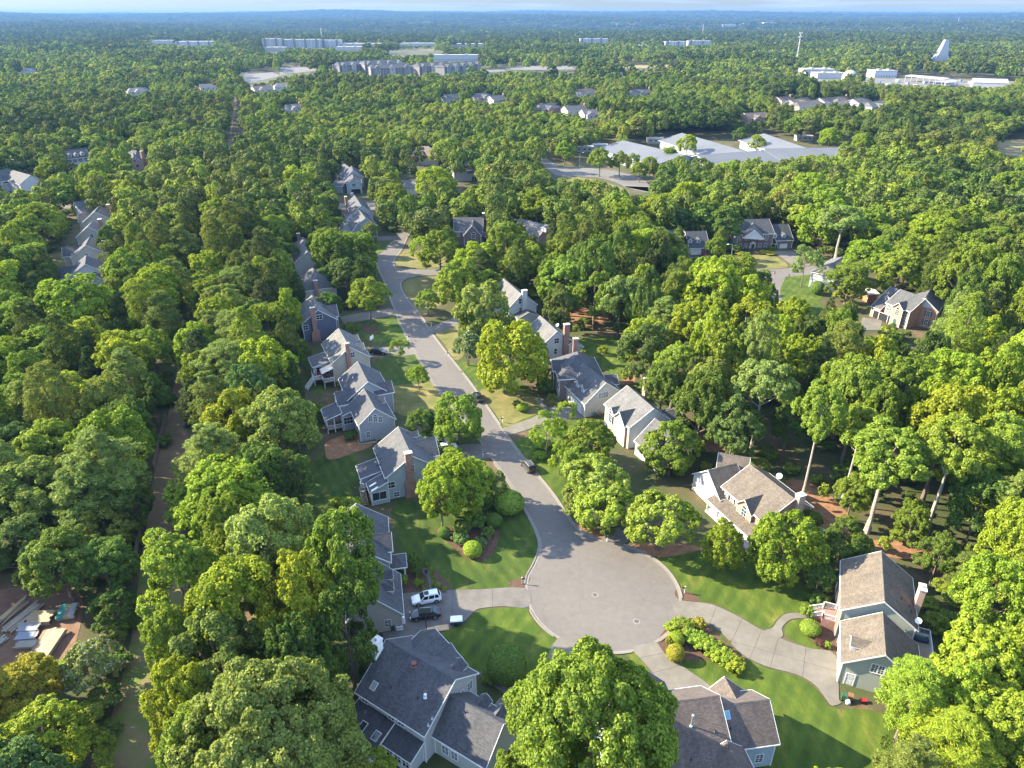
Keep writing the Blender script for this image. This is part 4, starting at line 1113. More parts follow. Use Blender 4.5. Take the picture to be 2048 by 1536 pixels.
# --- upper left
c_ = crop(0, 280, 4.8)
h = House('H28', 'house', 'white house with blue grey roof and brick chimney on its gable at the left edge', G(35, 370)[:2])
b = h.block(c_(0, 290), c_(60, 275), 9.6, 6.0, 5.4, SD_WHITE, SH_SLATE, e1=8)
b2 = h.block(c_(60, 270), c_(290, 335), 9.2, (6.2, 5.5), 5.4, SD_WHITE, SH_SLATE)
b3 = h.block(c_(130, 215), c_(270, 190), 9.4, 6, 5.5, SD_BEIGE, SH_SLATE)
h.chimney(b2, 'A', 2.6, 7.6, BR_RED, w=1.5, dep=0.9)
h.win(b2, 'A', None, 1.0, 1.5, 2, 2, st=(-1.2, 5.2)); h.win(b2, 'A', None, 1.0, 1.5, 2, 2, st=(-2.8, 5.2))
for q in (3.0, 6.0, 9.0): h.win(b2, 'P', None, 1.0, 1.5, 2, 2, st=(q, 4.0))
b4 = h.block(b2.P(11.5, 1, 0)[:2], b2.P(11.5, 8.0, 0)[:2], 7.4, 3.2, 4.2, SD_WHITE, SH_SLATE, px=False)
h.win(b4, 'B', None, 0.9, 1.2, 2, 2, st=(0, 4.6)); h.chimney(b3, 'A', 0, 11.0, BR_RED, w=1.6, dep=1.0)
h = House('H29', 'house', 'white colonial with three dormers in a row and black shutters', G(155, 335)[:2])
b = h.block(c_(592, 98), c_(825, 75), 10.4, (6.4, 5.5), 6.2, SD_WHITE, SH_DARK)
for x, y in ((675, 165), (737, 158), (797, 150)): h.dormer(b, 'P', c_(x, y), w=1.9, h=1.4, wall=SD_WHITE, win=(1.0, 1.2))
for q in (1.6, 4.2, 7.2, 10.4, 13.0):
    h.win(b, 'P', None, 1.1, 1.8, 2, 4, shutter=SHUT_K, st=(q, 4.7)); h.win(b, 'P', None, 1.1, 1.8, 2, 4, shutter=SHUT_K, st=(q, 1.7))
h.panel(b, 'P', None, 1.4, 2.3, DOORD, 'front_door', st=(7.4, 1.2))
h = House('H30', 'house', 'brown brick house with hip roof, nested front gables and chimney on its right', G(270, 330)[:2])
b = h.block(c_(1270, 95), c_(1300, 98), 9.6, (7.4, 6), 5.4, BR_TAN, SH_DARK, hip=(6.0, 6.0), e1=6, e2=7)
b2 = h.block(c_(1275, 122), c_(1280, 150), 8.6, 4.4, 5.2, BR_TAN, SH_DARK, e1=3, e2=3)
h.win(b2, 'B', None, 1.2, 1.4, 2, 2, st=(0, 6.0)); h.win(b2, 'B', None, 1.6, 1.8, 3, 2, st=(-1.0, 3.2))
h.chimney(b, 'B', 2.0, 10.0, BR_ORANGE, w=1.8, dep=1.2)
h = House('H31', 'house', 'little white gable peeking out between trees below the brown brick house', G(278, 362)[:2])
h.block(c_(1290, 350), c_(1380, 325), 6.5, 4.5, 4.2, SD_WHITE, SH_LIGHT)
h = House('H32', 'house', 'grey roofed white house with nearly square roof beside the left hand street', G(155, 442)[:2])
h.block(c_(730, 590), c_(830, 575), 8.6, (9.0, 4.0), 4.6, SD_WHITE, SH_GREY, hip=(0, 0), e1=1)
c2 = c_
for key, lab, r1, r2, hh, w_, he_, sd, sh in (
        ('H33', 'pale house with charcoal roof and a square attic window, topmost of the left hand row', c2(950, 632), c2(905, 690), 9.2, (5.6, 7.0), 5.0, SD_BEIGE, SH_DARK),
        ('H34', 'cream house with a pale sunlit roof slope, second of the left hand row', c2(890, 775), c2(838, 835), 9.2, (5.0, 6.0), 5.4, SD_CREAM, SH_LIGHT),
        ('H35', 'grey house with broad charcoal roof and brick chimney, third of the left hand row', c2(860, 930), c2(820, 1010), 9.2, (5.8, 6.6), 5.2, SD_BEIGE, SH_DARK),
        ('H36', 'bright white house with steep front gable, lowest of the left hand row', c2(828, 1105), c2(815, 1190), 9.4, (6.4, 6.0), 5.2, SD_WHITE, SH_DARK)):
    g0 = G(r2[0], r2[1], 5)
    h = House(key, 'house', lab, g0[:2])
    b = h.block(r1, r2, hh, w_, he_, sd, sh)
    if key == 'H33': h.win(b, 'B', None, 1.0, 1.2, 2, 2, st=(-1.0, 5.6)); h.chimney(b, 'N', 4, 10.4, BR_RED, w=1.6, dep=1.2, inset=3.0); h.block(b.P(3, 1, 0)[:2], b.P(3, 8, 0)[:2], 7.2, 3.2, 4.6, sd, sh, px=False)
    if key == 'H34': h.win(b, 'B', None, 1.0, 1.3, 2, 2, st=(-0.6, 5.6)); h.chimney(b, 'N', 3, 10.4, BR_RED, w=1.4, dep=1.2, inset=3.0)
    if key == 'H35': h.chimney(b, 'N', 7, 9.4, BR_RED, w=1.6, dep=1.2, inset=1.4); h.block(b.P(3.5, 1, 0)[:2], b.P(3.5, 9, 0)[:2], 7.4, 3.4, 4.6, sd, sh, px=False); h.win(b, 'B', None, 0.9, 1.0, 2, 2, st=(0.6, 5.4))
    if key == 'H36':
        h.block(b.P(4, 1, 0)[:2], b.P(4, 9.5, 0)[:2], 7.4, 3.6, 4.6, sd, sh, px=False)
        q2 = h.block(b.P(b.L - 1, -2.0, 0)[:2], b.P(b.L + 4.5, -2.0, 0)[:2], 6.4, 3.4, 4.2, sd, SH_GREY, px=False)
        h.chimney(q2, 'N', 2.4, 7.6, BR_RED, w=1.2, dep=1.0, inset=1.0); h.win(b, 'B', None, 2.0, 0.9, 3, 1, st=(2.6, 3.8))

# ------------------------------------------------------------------ terrain
def hz(x, y):
    """height of the land: level round the houses, rolling far off"""
    r = math.hypot(x, y)
    if r < 1500: return 0.0
    k = min(1.0, (r - 1500) / 3500.0)
    h = 16 * math.sin(x * 0.0011 + 1.3) * math.sin(y * 0.0009 + 0.4) + 9 * math.sin(x * 0.0023 + y * 0.0017) - 14
    if r > 6000:
        q = min(1.0, (r - 6000) / 6000.0)
        h += q * (74 + 13 * math.sin(x * 0.00045 + 2.0) + 5 * math.sin(x * 0.0013 + y * 0.0004))
    return k * h
def polar_grid():
    rad = [0, 30, 60, 100, 150, 220, 320, 450, 620, 850, 1150, 1500, 1750, 2000, 2300, 2600, 3000, 3400, 3900, 4400, 5000, 5600, 6300, 7000, 7800, 8700, 9700, 10800, 12000, 13500, 15000, 17000]
    m = 120
    v, f = [(0, 0, 0)], []
    for r in rad[1:]:
        for j in range(m):
            a = 2 * math.pi * j / m
            v.append((r * math.cos(a), r * math.sin(a), hz(r * math.cos(a), r * math.sin(a))))
    for j in range(m): f.append((0, 1 + j, 1 + (j + 1) % m))
    for i in range(len(rad) - 2):
        for j in range(m):
            a, b = 1 + i * m + j, 1 + i * m + (j + 1) % m
            f.append((a, a + m, b + m, b))
    me = bpy.data.meshes.new('ground'); me.from_pydata(v, [], f)
    me.polygons.foreach_set('use_smooth', [True] * len(f))
    return me
# the ground: leaf litter and undergrowth near by, woodland floor further off
M_GROUND = m_ground('woodland_floor', [(0.28, (0.030, 0.040, 0.014)), (0.44, (0.050, 0.062, 0.020)), (0.56, (0.075, 0.062, 0.034)), (0.68, (0.135, 0.085, 0.050))], 0.13,
                    stops2=[(0.3, (0.8, 0.85, 0.8)), (0.7, (1.15, 1.1, 1.05))], scale2=0.03, bmp=0.6, fine=3.0)
g_ = polar_grid(); g_.materials.append(M_GROUND)
struct(link('ground', g_))

M_ASPH = m_ground('asphalt', [(0.3, (0.109, 0.097, 0.089)), (0.5, (0.120, 0.108, 0.098)), (0.7, (0.130, 0.116, 0.106))], 0.9, 0.9,
                  stops2=[(0.25, (0.90, 0.90, 0.91)), (0.5, (1, 1, 1)), (0.75, (1.10, 1.085, 1.07))], scale2=0.07, bmp=0.12, fine=25.0, cracks=True)
M_CONC = m_ground('concrete_paving', [(0.3, (0.123, 0.113, 0.097)), (0.7, (0.159, 0.144, 0.126))], 0.8, 0.85,
                  stops2=[(0.3, (0.84, 0.83, 0.80)), (0.7, (1.08, 1.07, 1.05))], scale2=0.25, bmp=0.08, fine=20.0)
M_CONC2 = m_ground('weathered_concrete', [(0.3, (0.106, 0.098, 0.092)), (0.7, (0.141, 0.130, 0.122))], 0.7, 0.85,
                   stops2=[(0.3, (0.78, 0.77, 0.74)), (0.7, (1.1, 1.09, 1.07))], scale2=0.33, bmp=0.08, fine=20.0)
M_KERB = m_ground('kerb_concrete', [(0.3, (0.155, 0.139, 0.121)), (0.7, (0.197, 0.178, 0.154))], 1.2, 0.85, bmp=0.08, fine=18.0)
M_GRASS = m_ground('lawn_grass', [(0.28, (0.030, 0.055, 0.006)), (0.5, (0.048, 0.080, 0.008)), (0.60, (0.072, 0.096, 0.012)), (0.70, (0.13, 0.112, 0.036))], 0.42, 0.95,
                   stops2=[(0.3, (0.74, 0.80, 0.72)), (0.7, (1.26, 1.16, 1.1))], scale2=0.16, bmp=0.6, fine=4.0, stretch=((1.0, .45, 1), .5), mow=.6)
M_GRASSD = m_ground('deep_green_grass', [(0.3, (0.027, 0.050, 0.007)), (0.55, (0.042, 0.070, 0.009)), (0.68, (0.082, 0.088, 0.022))], 0.5, 0.95,
                    stops2=[(0.3, (0.75, 0.82, 0.72)), (0.7, (1.25, 1.14, 1.1))], scale2=0.2, bmp=0.6, fine=4.0, stretch=((1.0, .5, 1), .8), mow=-.5)
M_DRY = m_ground('dry_lawn', [(0.30, (0.071, 0.088, 0.021)), (0.5, (0.126, 0.118, 0.038)), (0.7, (0.197, 0.151, 0.067))], 0.28, 0.95,
                 stops2=[(0.3, (0.88, 0.9, 0.85)), (0.7, (1.1, 1.05, 1.0))], scale2=0.1, bmp=0.6, fine=6.0)
M_MULCH = m_ground('bark_mulch', [(0.3, (0.055, 0.032, 0.022)), (0.7, (0.113, 0.066, 0.044))], 2.2, 0.95, bmp=0.8, fine=9.0)
M_STRAW = m_ground('pine_straw', [(0.3, (0.143, 0.071, 0.038)), (0.5, (0.202, 0.105, 0.055)), (0.7, (0.252, 0.147, 0.076))], 0.8, 0.95, bmp=0.7, fine=9.0)
M_PATH = m_ground('mown_path', [(0.3, (0.075, 0.115, 0.022)), (0.46, (0.110, 0.130, 0.032)), (0.58, (0.165, 0.125, 0.065)), (0.75, (0.235, 0.160, 0.092))], 0.20, 0.95,
                  stops2=[(0.3, (0.8, 0.85, 0.8)), (0.7, (1.15, 1.1, 1.1))], scale2=0.045, bmp=0.6, fine=6.0)
M_PATHB = m_ground('worn_path', [(0.3, (0.080, 0.085, 0.030)), (0.42, (0.125, 0.092, 0.050)), (0.6, (0.165, 0.115, 0.068)), (0.75, (0.21, 0.145, 0.085))], 0.25, 0.95, bmp=0.6, fine=6.0)
M_DIRT = m_ground('red_dirt', [(0.3, (0.126, 0.071, 0.046)), (0.7, (0.202, 0.122, 0.080))], 0.5, 0.95, bmp=0.6, fine=6.0)
M_LOT = m_ground('pale_paving', [(0.3, (0.101, 0.094, 0.087)), (0.7, (0.143, 0.134, 0.124))], 0.05, 0.9, bmp=0.05, fine=1.0)
M_FIELD = m_ground('dry_field', [(0.3, (0.134, 0.118, 0.046)), (0.7, (0.227, 0.176, 0.092))], 0.03, 0.95, bmp=0.1, fine=1.0)
W = lambda pts, h=0.0: [G(u, v, h) for u, v in pts]
KEEP = []      # ground outlines where no tree stands (world)
SHOW = []      # photo outlines of what has to stay in view: (pixel polygon, far y)
def ground_patch(name, px, z, mat, n=4, keep=True, smooth=True, show=True):
    p = spline(px, n, True) if smooth else px
    w = W(p)
    if mat in (M_GRASS, M_GRASSD, M_DRY, M_MULCH, M_STRAW):
        q_ = []
        for a_, b_ in zip(w, w[1:] + w[:1]):
            k_ = max(1, int((b_ - a_).length / .5))
            q_ += [a_.lerp(b_, i_ / k_) + Vector((random.uniform(-.07, .07), random.uniform(-.07, .07), 0)) for i_ in range(k_)]
        w = q_ if len(q_) < 900 else w
    if keep: KEEP.append([(q.x, q.y) for q in w])
    if show: SHOW.append((px, None))
    return struct(sheet(name, w, z, mat))

# road: left edge up from the turning circle, right edge down again
LE = [(1060, 1150), (1075, 1122), (1083, 1090), (1072, 1055), (1048, 1010), (1020, 963), (985, 915), (945, 858), (890, 795), (855, 745), (830, 700), (806, 655), (791, 620), (779, 588), (768, 558), (757, 535), (754, 516), (768, 503), (790, 480), (806, 464)]
RE_UP = [(818, 466), (810, 482), (800, 502), (789, 517), (786, 530), (797, 537.5), (841, 540.5), (885, 538), (960, 532)]
RE_DN = [(960, 543), (885, 549), (841, 551.5), (812, 557), (800, 567), (806, 588), (829, 618), (846, 641), (871, 680), (906, 725), (941, 770), (976, 820), (1002, 858), (1024, 890), (1052, 927), (1100, 985), (1132, 1032), (1155, 1060), (1195, 1081), (1245, 1093)]
CC = G(1206, 1184); CR = 11.9
sL, sU, sD = spline(LE, 5), spline(RE_UP, 5), spline(RE_DN, 5)
wl, wu, wd = W(sL), W(sU), W(sD)
a0 = math.atan2(wd[-1].y - CC.y, wd[-1].x - CC.x); a1 = math.atan2(wl[0].y - CC.y, wl[0].x - CC.x)
r0, r1 = (wd[-1].xy - CC.xy).length, (wl[0].xy - CC.xy).length
while a1 > a0: a1 -= 2 * math.pi
na = 72
arc = []
for i in range(1, na):
    f = i / na; a = a0 + (a1 - a0) * f
    k = min(1.0, f * 9, (1 - f) * 9); rr = CR * k + (1 - k) * (r0 if f < .5 else r1)
    arc.append(Vector((CC.x + rr * math.cos(a), CC.y + rr * math.sin(a), 0)))
road_poly = wl + wu + wd + arc
struct(sheet('road', road_poly, 0.035, M_ASPH))
KEEP.append([(p.x, p.y) for p in road_poly])
SHOW.append((LE[:16] + [(800, 537)] + [(812, 557)] + RE_DN[4:] , None))
SHOW.append(([(1060, 1150), (1062, 1215), (1090, 1262), (1135, 1288), (1245, 1292), (1320, 1262), (1352, 1200), (1330, 1140), (1250, 1096), (1190, 1085), (1090, 1100)], None))
SHOW.append(([(757, 535), (754, 516), (806, 466), (815, 472), (790, 530), (860, 541), (860, 549), (800, 560)], None))
def ribbon(name, line, w0, w1, z0, z1, mat, side):
    """strip of paving along an edge, w0..w1 metres outside it"""
    v, f = [], []
    n = len(line)
    nr = []
    for i in range(n):
        a, b = line[max(0, i - 1)], line[min(n - 1, i + 1)]
        e = (b - a); e.z = 0; e.normalize()
        nr.append(Vector((-e.y, e.x, 0)) * side)
    for p, q in zip(line, nr):
        a, b = p + q * w0, p + q * w1
        v += [(a.x, a.y, z0), (b.x, b.y, z1), (b.x, b.y, -0.05), (a.x, a.y, -0.05)]
    for i in range(n - 1):
        for k in range(4):
            q = [i * 4 + k, i * 4 + (k + 1) % 4, i * 4 + 4 + (k + 1) % 4, i * 4 + 4 + k]
            f.append(q if side < 0 else q[::-1])
    me = bpy.data.meshes.new(name); me.from_pydata(v, [], f); me.materials.append(mat)
    return struct(link(name, me))

# driveways in slabs
def slabs(name, px, z, mat, joints, n=4, smooth=True, show=True):
    w = W(spline(px, n, True) if smooth else px)
    KEEP.append([(q.x, q.y) for q in w])
    if show: SHOW.append((px, None))
    base = sheet(name, w, z - 0.02, M_MULCH); struct(base)
    bm = bmesh.new()
    pts = [(p.x, p.y) for p in w]
    if area2(pts) < 0: pts = pts[::-1]
    bm.faces.new([bm.verts.new((x, y, z)) for x, y in pts])
    bm.normal_update()
    for p, q in joints:
        a, b = G(*p), G(*q)
        e = (b - a).normalized(); nn = Vector((-e.y, e.x, 0))
        for s in (-1, 1):
            bmesh.ops.bisect_plane(bm, geom=bm.verts[:] + bm.edges[:] + bm.faces[:], plane_co=a + nn * 0.02 * s, plane_no=nn)
        kill = [f for f in bm.faces if abs((f.calc_center_median() - a).dot(nn)) < 0.021 and all(abs((v.co - a).dot(nn)) < 0.03 for v in f.verts)]
        bmesh.ops.delete(bm, geom=kill, context='FACES')
    for f in bm.faces:
        pl = [(v.co.x, v.co.y) for v in f.verts]
        if abs(area2(pl)) < 0.3: continue
        o = sheet('slab', pl, z, mat, 0.05)
        o.parent = base
    bm.free()
    return base
slabs('driveway', [(1052, 1177), (960, 1179), (886, 1181), (800, 1188), (762, 1200), (768, 1278), (805, 1277), (880, 1263), (920, 1250), (945, 1226), (962, 1217), (1010, 1213), (1056, 1215)], 0.07, M_CONC2,
      [((905, 1180), (905, 1255)), ((985, 1178), (985, 1216)), ((830, 1186), (838, 1275))], 3)
slabs('driveway', [(1116, 1276), (1090, 1322), (1060, 1352), (1026, 1378), (990, 1408), (1003, 1446), (1060, 1470), (1120, 1450), (1160, 1390), (1180, 1330), (1190, 1296), (1150, 1288)], 0.07, M_CONC,
      [((1070, 1345), (1170, 1360)), ((1005, 1398), (1140, 1430))], 3)
slabs('path', [(950, 1344), (962, 1344), (1030, 1384), (1018, 1393), (985, 1372)], 0.065, M_CONC, [], 2, False)
slabs('driveway', [(1264, 1296), (1296, 1288), (1312, 1284), (1330, 1308), (1360, 1330), (1424, 1375), (1430, 1400), (1340, 1400), (1322, 1368), (1296, 1334)], 0.07, M_CONC,
      [((1310, 1345), (1365, 1330)), ((1285, 1315), (1335, 1305))], 3)
slabs('driveway', [(1350, 1204), (1385, 1204), (1425, 1210), (1470, 1230), (1515, 1256), (1538, 1266), (1580, 1285), (1625, 1298), (1672, 1312), (1678, 1400), (1690, 1402), (1665, 1412), (1648, 1392), (1630, 1370), (1595, 1350), (1530, 1332), (1480, 1305), (1440, 1262), (1400, 1240), (1352, 1232)], 0.07, M_CONC,
      [((1433, 1213), (1420, 1246)), ((1484, 1238), (1462, 1286)), ((1523, 1261), (1500, 1316)), ((1557, 1276), (1540, 1336)), ((1612, 1294), (1605, 1354)), ((1600, 1322), (1680, 1345))], 3)
slabs('path', [(1530, 1262), (1545, 1256), (1556, 1240), (1572, 1228), (1600, 1226), (1624, 1230), (1624, 1238), (1596, 1237), (1578, 1241), (1564, 1256), (1566, 1272), (1552, 1276)], 0.066, M_CONC, [], 3)
slabs('driveway', [(946, 888), (968, 890), (978, 905), (990, 916), (940, 920), (905, 921), (880, 912), (880, 893)], 0.07, M_CONC2, [((928, 890), (925, 922))], 2, False)
slabs('driveway', [(1002, 858), (1022, 870), (1060, 858), (1110, 838), (1160, 838), (1180, 830), (1160, 815), (1110, 812), (1060, 838)], 0.07, M_CONC, [((1045, 845), (1055, 862)), ((1100, 815), (1110, 840))], 2, False)
ground_patch('path', [(1072, 797), (1082, 795), (1085, 805), (1098, 818), (1090, 822), (1076, 808)], 0.06, M_CONC, 3, show=False)
slabs('driveway', [(778, 617), (795, 622), (797, 630), (770, 634), (735, 640), (688, 648), (680, 634), (720, 626)], 0.07, M_CONC, [], 2, False)
slabs('driveway', [(853, 655), (868, 652), (890, 642), (925, 630), (925, 645), (880, 664), (862, 668)], 0.07, M_CONC2, [], 2, False)
slabs('driveway', [(823, 690), (838, 708), (806, 712), (780, 707), (742, 715), (742, 696), (780, 694)], 0.07, M_CONC, [], 2, False)
ground_patch('driveway', [(753, 472), (800, 472), (790, 480), (755, 482)], 0.07, M_CONC, smooth=False)
ground_patch('path', [(852, 1137), (860, 1136), (866, 1160), (873, 1184), (862, 1186), (856, 1160), (846, 1146), (840, 1138)], 0.06, M_CONC2, 3)
ground_patch('driveway', [(1205, 1085), (1235, 1094), (1262, 1080), (1240, 1055), (1205, 1060)], 0.06, M_CONC2, smooth=False, show=False)

DRV = [k for k in KEEP[1:]]
for line, sd in ((wl, 1), (wu, 1), (wd + arc + [wl[0]], 1)):
    ribbon('gutter', line, -0.02, 0.42, 0.045, 0.05, M_KERB, sd)
    run = []
    for p, q in zip(line, line[1:] + [line[-1]]):
        e = (q - p) if (q - p).length > 1e-6 else Vector((1, 0, 0)); e.normalize()
        m_ = p + Vector((-e.y, e.x, 0)) * sd * 0.55
        if any(inpoly(m_.x, m_.y, k) for k in DRV):
            if len(run) > 1: ribbon('kerb', run, 0.42, 0.62, 0.15, 0.15, M_KERB, sd)
            run = []
        else: run.append(p)
    if len(run) > 1: ribbon('kerb', run, 0.42, 0.62, 0.15, 0.15, M_KERB, sd)

# lawns, beds and bare patches
ground_patch('lawn', [(1052, 1175), (1068, 1130), (1076, 1092), (1064, 1055), (1040, 1015), (1000, 985), (900, 1000), (790, 1010), (795, 1060), (810, 1115), (850, 1130), (870, 1160), (890, 1180), (960, 1178)], 0.030, M_GRASSD, 4, show=False)
SHOW.append(([(1050, 1172), (1068, 1130), (1074, 1092), (1055, 1045), (1040, 1035), (985, 1040), (960, 1100), (860, 1090), (820, 1110), (875, 1160), (960, 1176)], None))
ground_patch('lawn', [(1050, 1216), (1010, 1216), (965, 1220), (948, 1230), (925, 1252), (885, 1266), (850, 1310), (900, 1340), (960, 1342), (1026, 1378), (1060, 1350), (1086, 1322), (1114, 1280), (1085, 1262), (1062, 1235)], 0.030, M_GRASS, 4)
ground_patch('lawn', [(1262, 1299), (1286, 1325), (1318, 1370), (1290, 1340), (1250, 1310)], 0.03, M_GRASS, 3, show=False)
ground_patch('lawn', [(1315, 1290), (1345, 1248), (1395, 1242), (1440, 1268), (1478, 1308), (1530, 1336), (1594, 1354), (1628, 1374), (1646, 1396), (1664, 1416), (1760, 1425), (1790, 1480), (1760, 1600), (1400, 1600), (1400, 1400), (1330, 1310)], 0.030, M_GRASS, 4, show=False)
SHOW.append(([(1440, 1350), (1560, 1345), (1650, 1400), (1745, 1430), (1750, 1536), (1570, 1536), (1545, 1400)], None))
ground_patch('lawn', [(1350, 1200), (1340, 1150), (1310, 1125), (1350, 1095), (1420, 1085), (1500, 1110), (1600, 1160), (1640, 1215), (1600, 1224), (1572, 1226), (1553, 1240), (1540, 1256), (1515, 1252), (1470, 1226), (1425, 1207), (1385, 1200)], 0.030, M_GRASS, 4, show=False)
SHOW.append(([(1352, 1195), (1345, 1150), (1400, 1160), (1440, 1185), (1540, 1215), (1545, 1250), (1480, 1228), (1420, 1205)], None))
ground_patch('lawn', [(1570, 1258), (1580, 1243), (1597, 1240), (1620, 1244), (1640, 1296), (1605, 1290), (1575, 1274)], 0.031, M_GRASS, 3)
ground_patch('lawn', [(1008, 990), (990, 958), (970, 925), (985, 920), (955, 922), (910, 924), (900, 950), (950, 1000)], 0.031, M_GRASSD, 3, show=False)
ground_patch('lawn', [(942, 862), (952, 882), (940, 886), (880, 888), (850, 870), (840, 840), (880, 820), (915, 830)], 0.031, M_GRASSD, 3, show=False)
ground_patch('lawn', [(888, 800), (905, 822), (880, 835), (800, 830), (780, 790), (785, 772), (840, 768), (862, 765)], 0.034, M_DRY, 3)
ground_patch('lawn', [(828, 705), (845, 738), (862, 762), (845, 766), (785, 770), (760, 740), (750, 722), (778, 712)], 0.032, M_GRASSD, 3)
ground_patch('lawn', [(776, 636), (790, 632), (803, 656), (822, 688), (780, 690), (735, 680), (715, 660), (720, 648)], 0.032, M_GRASS, 3)
ground_patch('lawn', [(805, 575), (815, 560), (845, 554), (890, 552), (935, 548), (960, 560), (880, 610), (845, 632), (830, 612)], 0.032, M_DRY, 3, show=False)
SHOW.append(([(808, 575), (815, 562), (870, 554), (880, 560), (840, 590), (828, 606)], None))
ground_patch('lawn', [(790, 522), (795, 530), (840, 537), (880, 535), (900, 520), (860, 505), (812, 500)], 0.032, M_DRY, 3, show=False)
SHOW.append(([(790, 524), (800, 532), (850, 536), (862, 530), (830, 522), (810, 505)], None))
ground_patch('lawn', [(755, 484), (788, 484), (768, 500), (752, 508), (748, 496)], 0.032, M_GRASS, 3)
ground_patch('lawn', [(870, 664), (890, 655), (930, 650), (930, 705), (910, 720), (890, 690)], 0.032, M_DRY, 3, show=False)
ground_patch('lawn', [(912, 728), (930, 724), (1000, 740), (1075, 790), (1072, 800), (1090, 822), (1050, 842), (1012, 858), (990, 828), (950, 775)], 0.032, M_GRASS, 4, show=False)
ground_patch('lawn', [(960, 782), (1000, 778), (1070, 792), (1066, 810), (1082, 824), (1046, 838), (1012, 852), (988, 824)], 0.036, M_DRY, 4, show=False)
SHOW.append(([(960, 785), (1000, 790), (1060, 800), (1062, 830), (1012, 852), (985, 820)], None))
ground_patch('lawn', [(1030, 888), (1060, 870), (1110, 845), (1200, 842), (1215, 900), (1180, 960), (1120, 960), (1070, 930)], 0.032, M_GRASS, 4, show=False)
ground_patch('lawn', [(1058, 925), (1100, 935), (1130, 960), (1140, 1030), (1105, 985)], 0.034, M_GRASS, 3, show=False)
ground_patch('lawn', [(1145, 685), (1200, 672), (1255, 690), (1265, 740), (1240, 760), (1190, 730), (1150, 705)], 0.032, M_GRASS, 4, show=False)
SHOW.append(([(1165, 690), (1210, 680), (1245, 710), (1235, 740), (1195, 715)], None))
ground_patch('lawn', [(600, 720), (605, 690), (625, 740), (650, 780), (640, 800), (690, 830), (640, 800)], 0.03, M_GRASSD, 3, show=False)
ground_patch('lawn', [(625, 925), (700, 900), (720, 960), (690, 1010), (640, 1060), (605, 1040), (610, 980)], 0.03, M_GRASSD, 4, show=False)
SHOW.append(([(640, 930), (690, 920), (700, 960), (670, 1000), (630, 1040), (625, 980)], None))
ground_patch('bed', [(660, 880), (740, 860), (745, 890), (710, 905), (660, 920), (650, 900)], 0.04, M_STRAW, 3, show=False)
SHOW.append(([(680, 890), (740, 868), (745, 888), (705, 900), (665, 915)], None))
for px in ([(870, 1058), (920, 1050), (985, 1040), (1000, 1055), (985, 1110), (945, 1122), (905, 1095), (880, 1068)], [(1016, 1165), (1038, 1158), (1060, 1148), (1053, 1172), (1030, 1178)],
           [(1355, 1198), (1352, 1180), (1378, 1184), (1398, 1198), (1395, 1203)], [(1315, 1290), (1330, 1258), (1350, 1250), (1410, 1248), (1440, 1275), (1490, 1320), (1478, 1345), (1425, 1320), (1370, 1322), (1330, 1310)],
           [(1625, 1235), (1660, 1240), (1672, 1270), (1676, 1308), (1640, 1294), (1618, 1270)], [(862, 1135), (880, 1150), (905, 1182), (876, 1184)], [(795, 1130), (835, 1135), (850, 1184), (795, 1188)],
           [(725, 650), (755, 655), (752, 668), (728, 666)], [(1018, 1378), (990, 1352), (970, 1340), (1010, 1345), (1040, 1358)], [(1140, 1040), (1165, 1050), (1230, 1070), (1250, 1088), (1200, 1078), (1160, 1060)],
           [(1255, 1092), (1300, 1085), (1410, 1095), (1330, 1115), (1300, 1108)]):
    ground_patch('bed', px, 0.044, M_STRAW if px[0][0] in (1140, 1255) else M_MULCH, 3, show=False)
for px in ([(1550, 975), (1600, 960), (1660, 990), (1720, 1060), (1700, 1090), (1620, 1040)], [(1130, 600), (1200, 590), (1215, 640), (1150, 650)], [(1220, 745), (1260, 740), (1270, 765), (1235, 768)], [(1730, 1080), (1850, 1090), (1860, 1120), (1760, 1110)], [(1380, 870), (1440, 860), (1450, 900), (1390, 900)]):
    ground_patch('forest_clearing', px, 0.03, M_STRAW, 3, keep=False, show=False)
# the mown strip on the left, running away between the woods
PL = [(150, 1620), (190, 1536), (232, 1400), (262, 1280), (278, 1150), (292, 1050), (306, 960), (332, 850), (352, 750), (382, 620), (420, 450), (446, 330), (460, 260), (470, 205), (474, 185)]
PR = [(352, 1620), (340, 1536), (345, 1400), (352, 1280), (372, 1150), (372, 1050), (374, 960), (386, 850), (398, 750), (416, 620), (437, 450), (455, 330), (465, 260), (474, 205), (477, 185)]
struct(sheet('grass_path', W(spline(PL[:5], 4)) + W(spline(PR[:5], 4))[::-1], 0.03, M_PATH))
struct(sheet('dirt_path', W(spline(PL[4:], 4)) + W(spline(PR[4:], 4))[::-1], 0.03, M_PATHB))
KEEP.append([(q.x, q.y) for q in W(PL) + W(PR)[::-1]])
SHOW.append(([(215, 1536), (250, 1400), (275, 1280), (285, 1150), (300, 1050), (315, 960), (340, 860), (372, 860), (365, 950), (360, 1010), (300, 1140), (300, 1260), (310, 1380), (328, 1536)], None))
SHOW.append(([(452, 310), (462, 260), (474, 195), (477, 195), (467, 260), (457, 310)], None))
ground_patch('clearing', [(-60, 1190), (0, 1180), (70, 1165), (150, 1175), (165, 1230), (130, 1330), (60, 1360), (-60, 1340)], 0.03, M_DIRT, 4, show=False)
SHOW.append(([(0, 1205), (60, 1200), (150, 1190), (160, 1230), (120, 1310), (60, 1310), (0, 1280)], None))
for px in ([(1596, 988), (1612, 988), (1640, 870), (1624, 870)], [(1752, 1066), (1770, 1066), (1786, 985), (1764, 985)], [(1862, 1095), (1884, 1095), (1912, 960), (1890, 960)], [(1520, 880), (1535, 880), (1540, 800), (1520, 800)], [(1672, 1058), (1682, 1058), (1690, 1000), (1680, 1000)]): SHOW.append((px, None))      # bare stems in the right wood
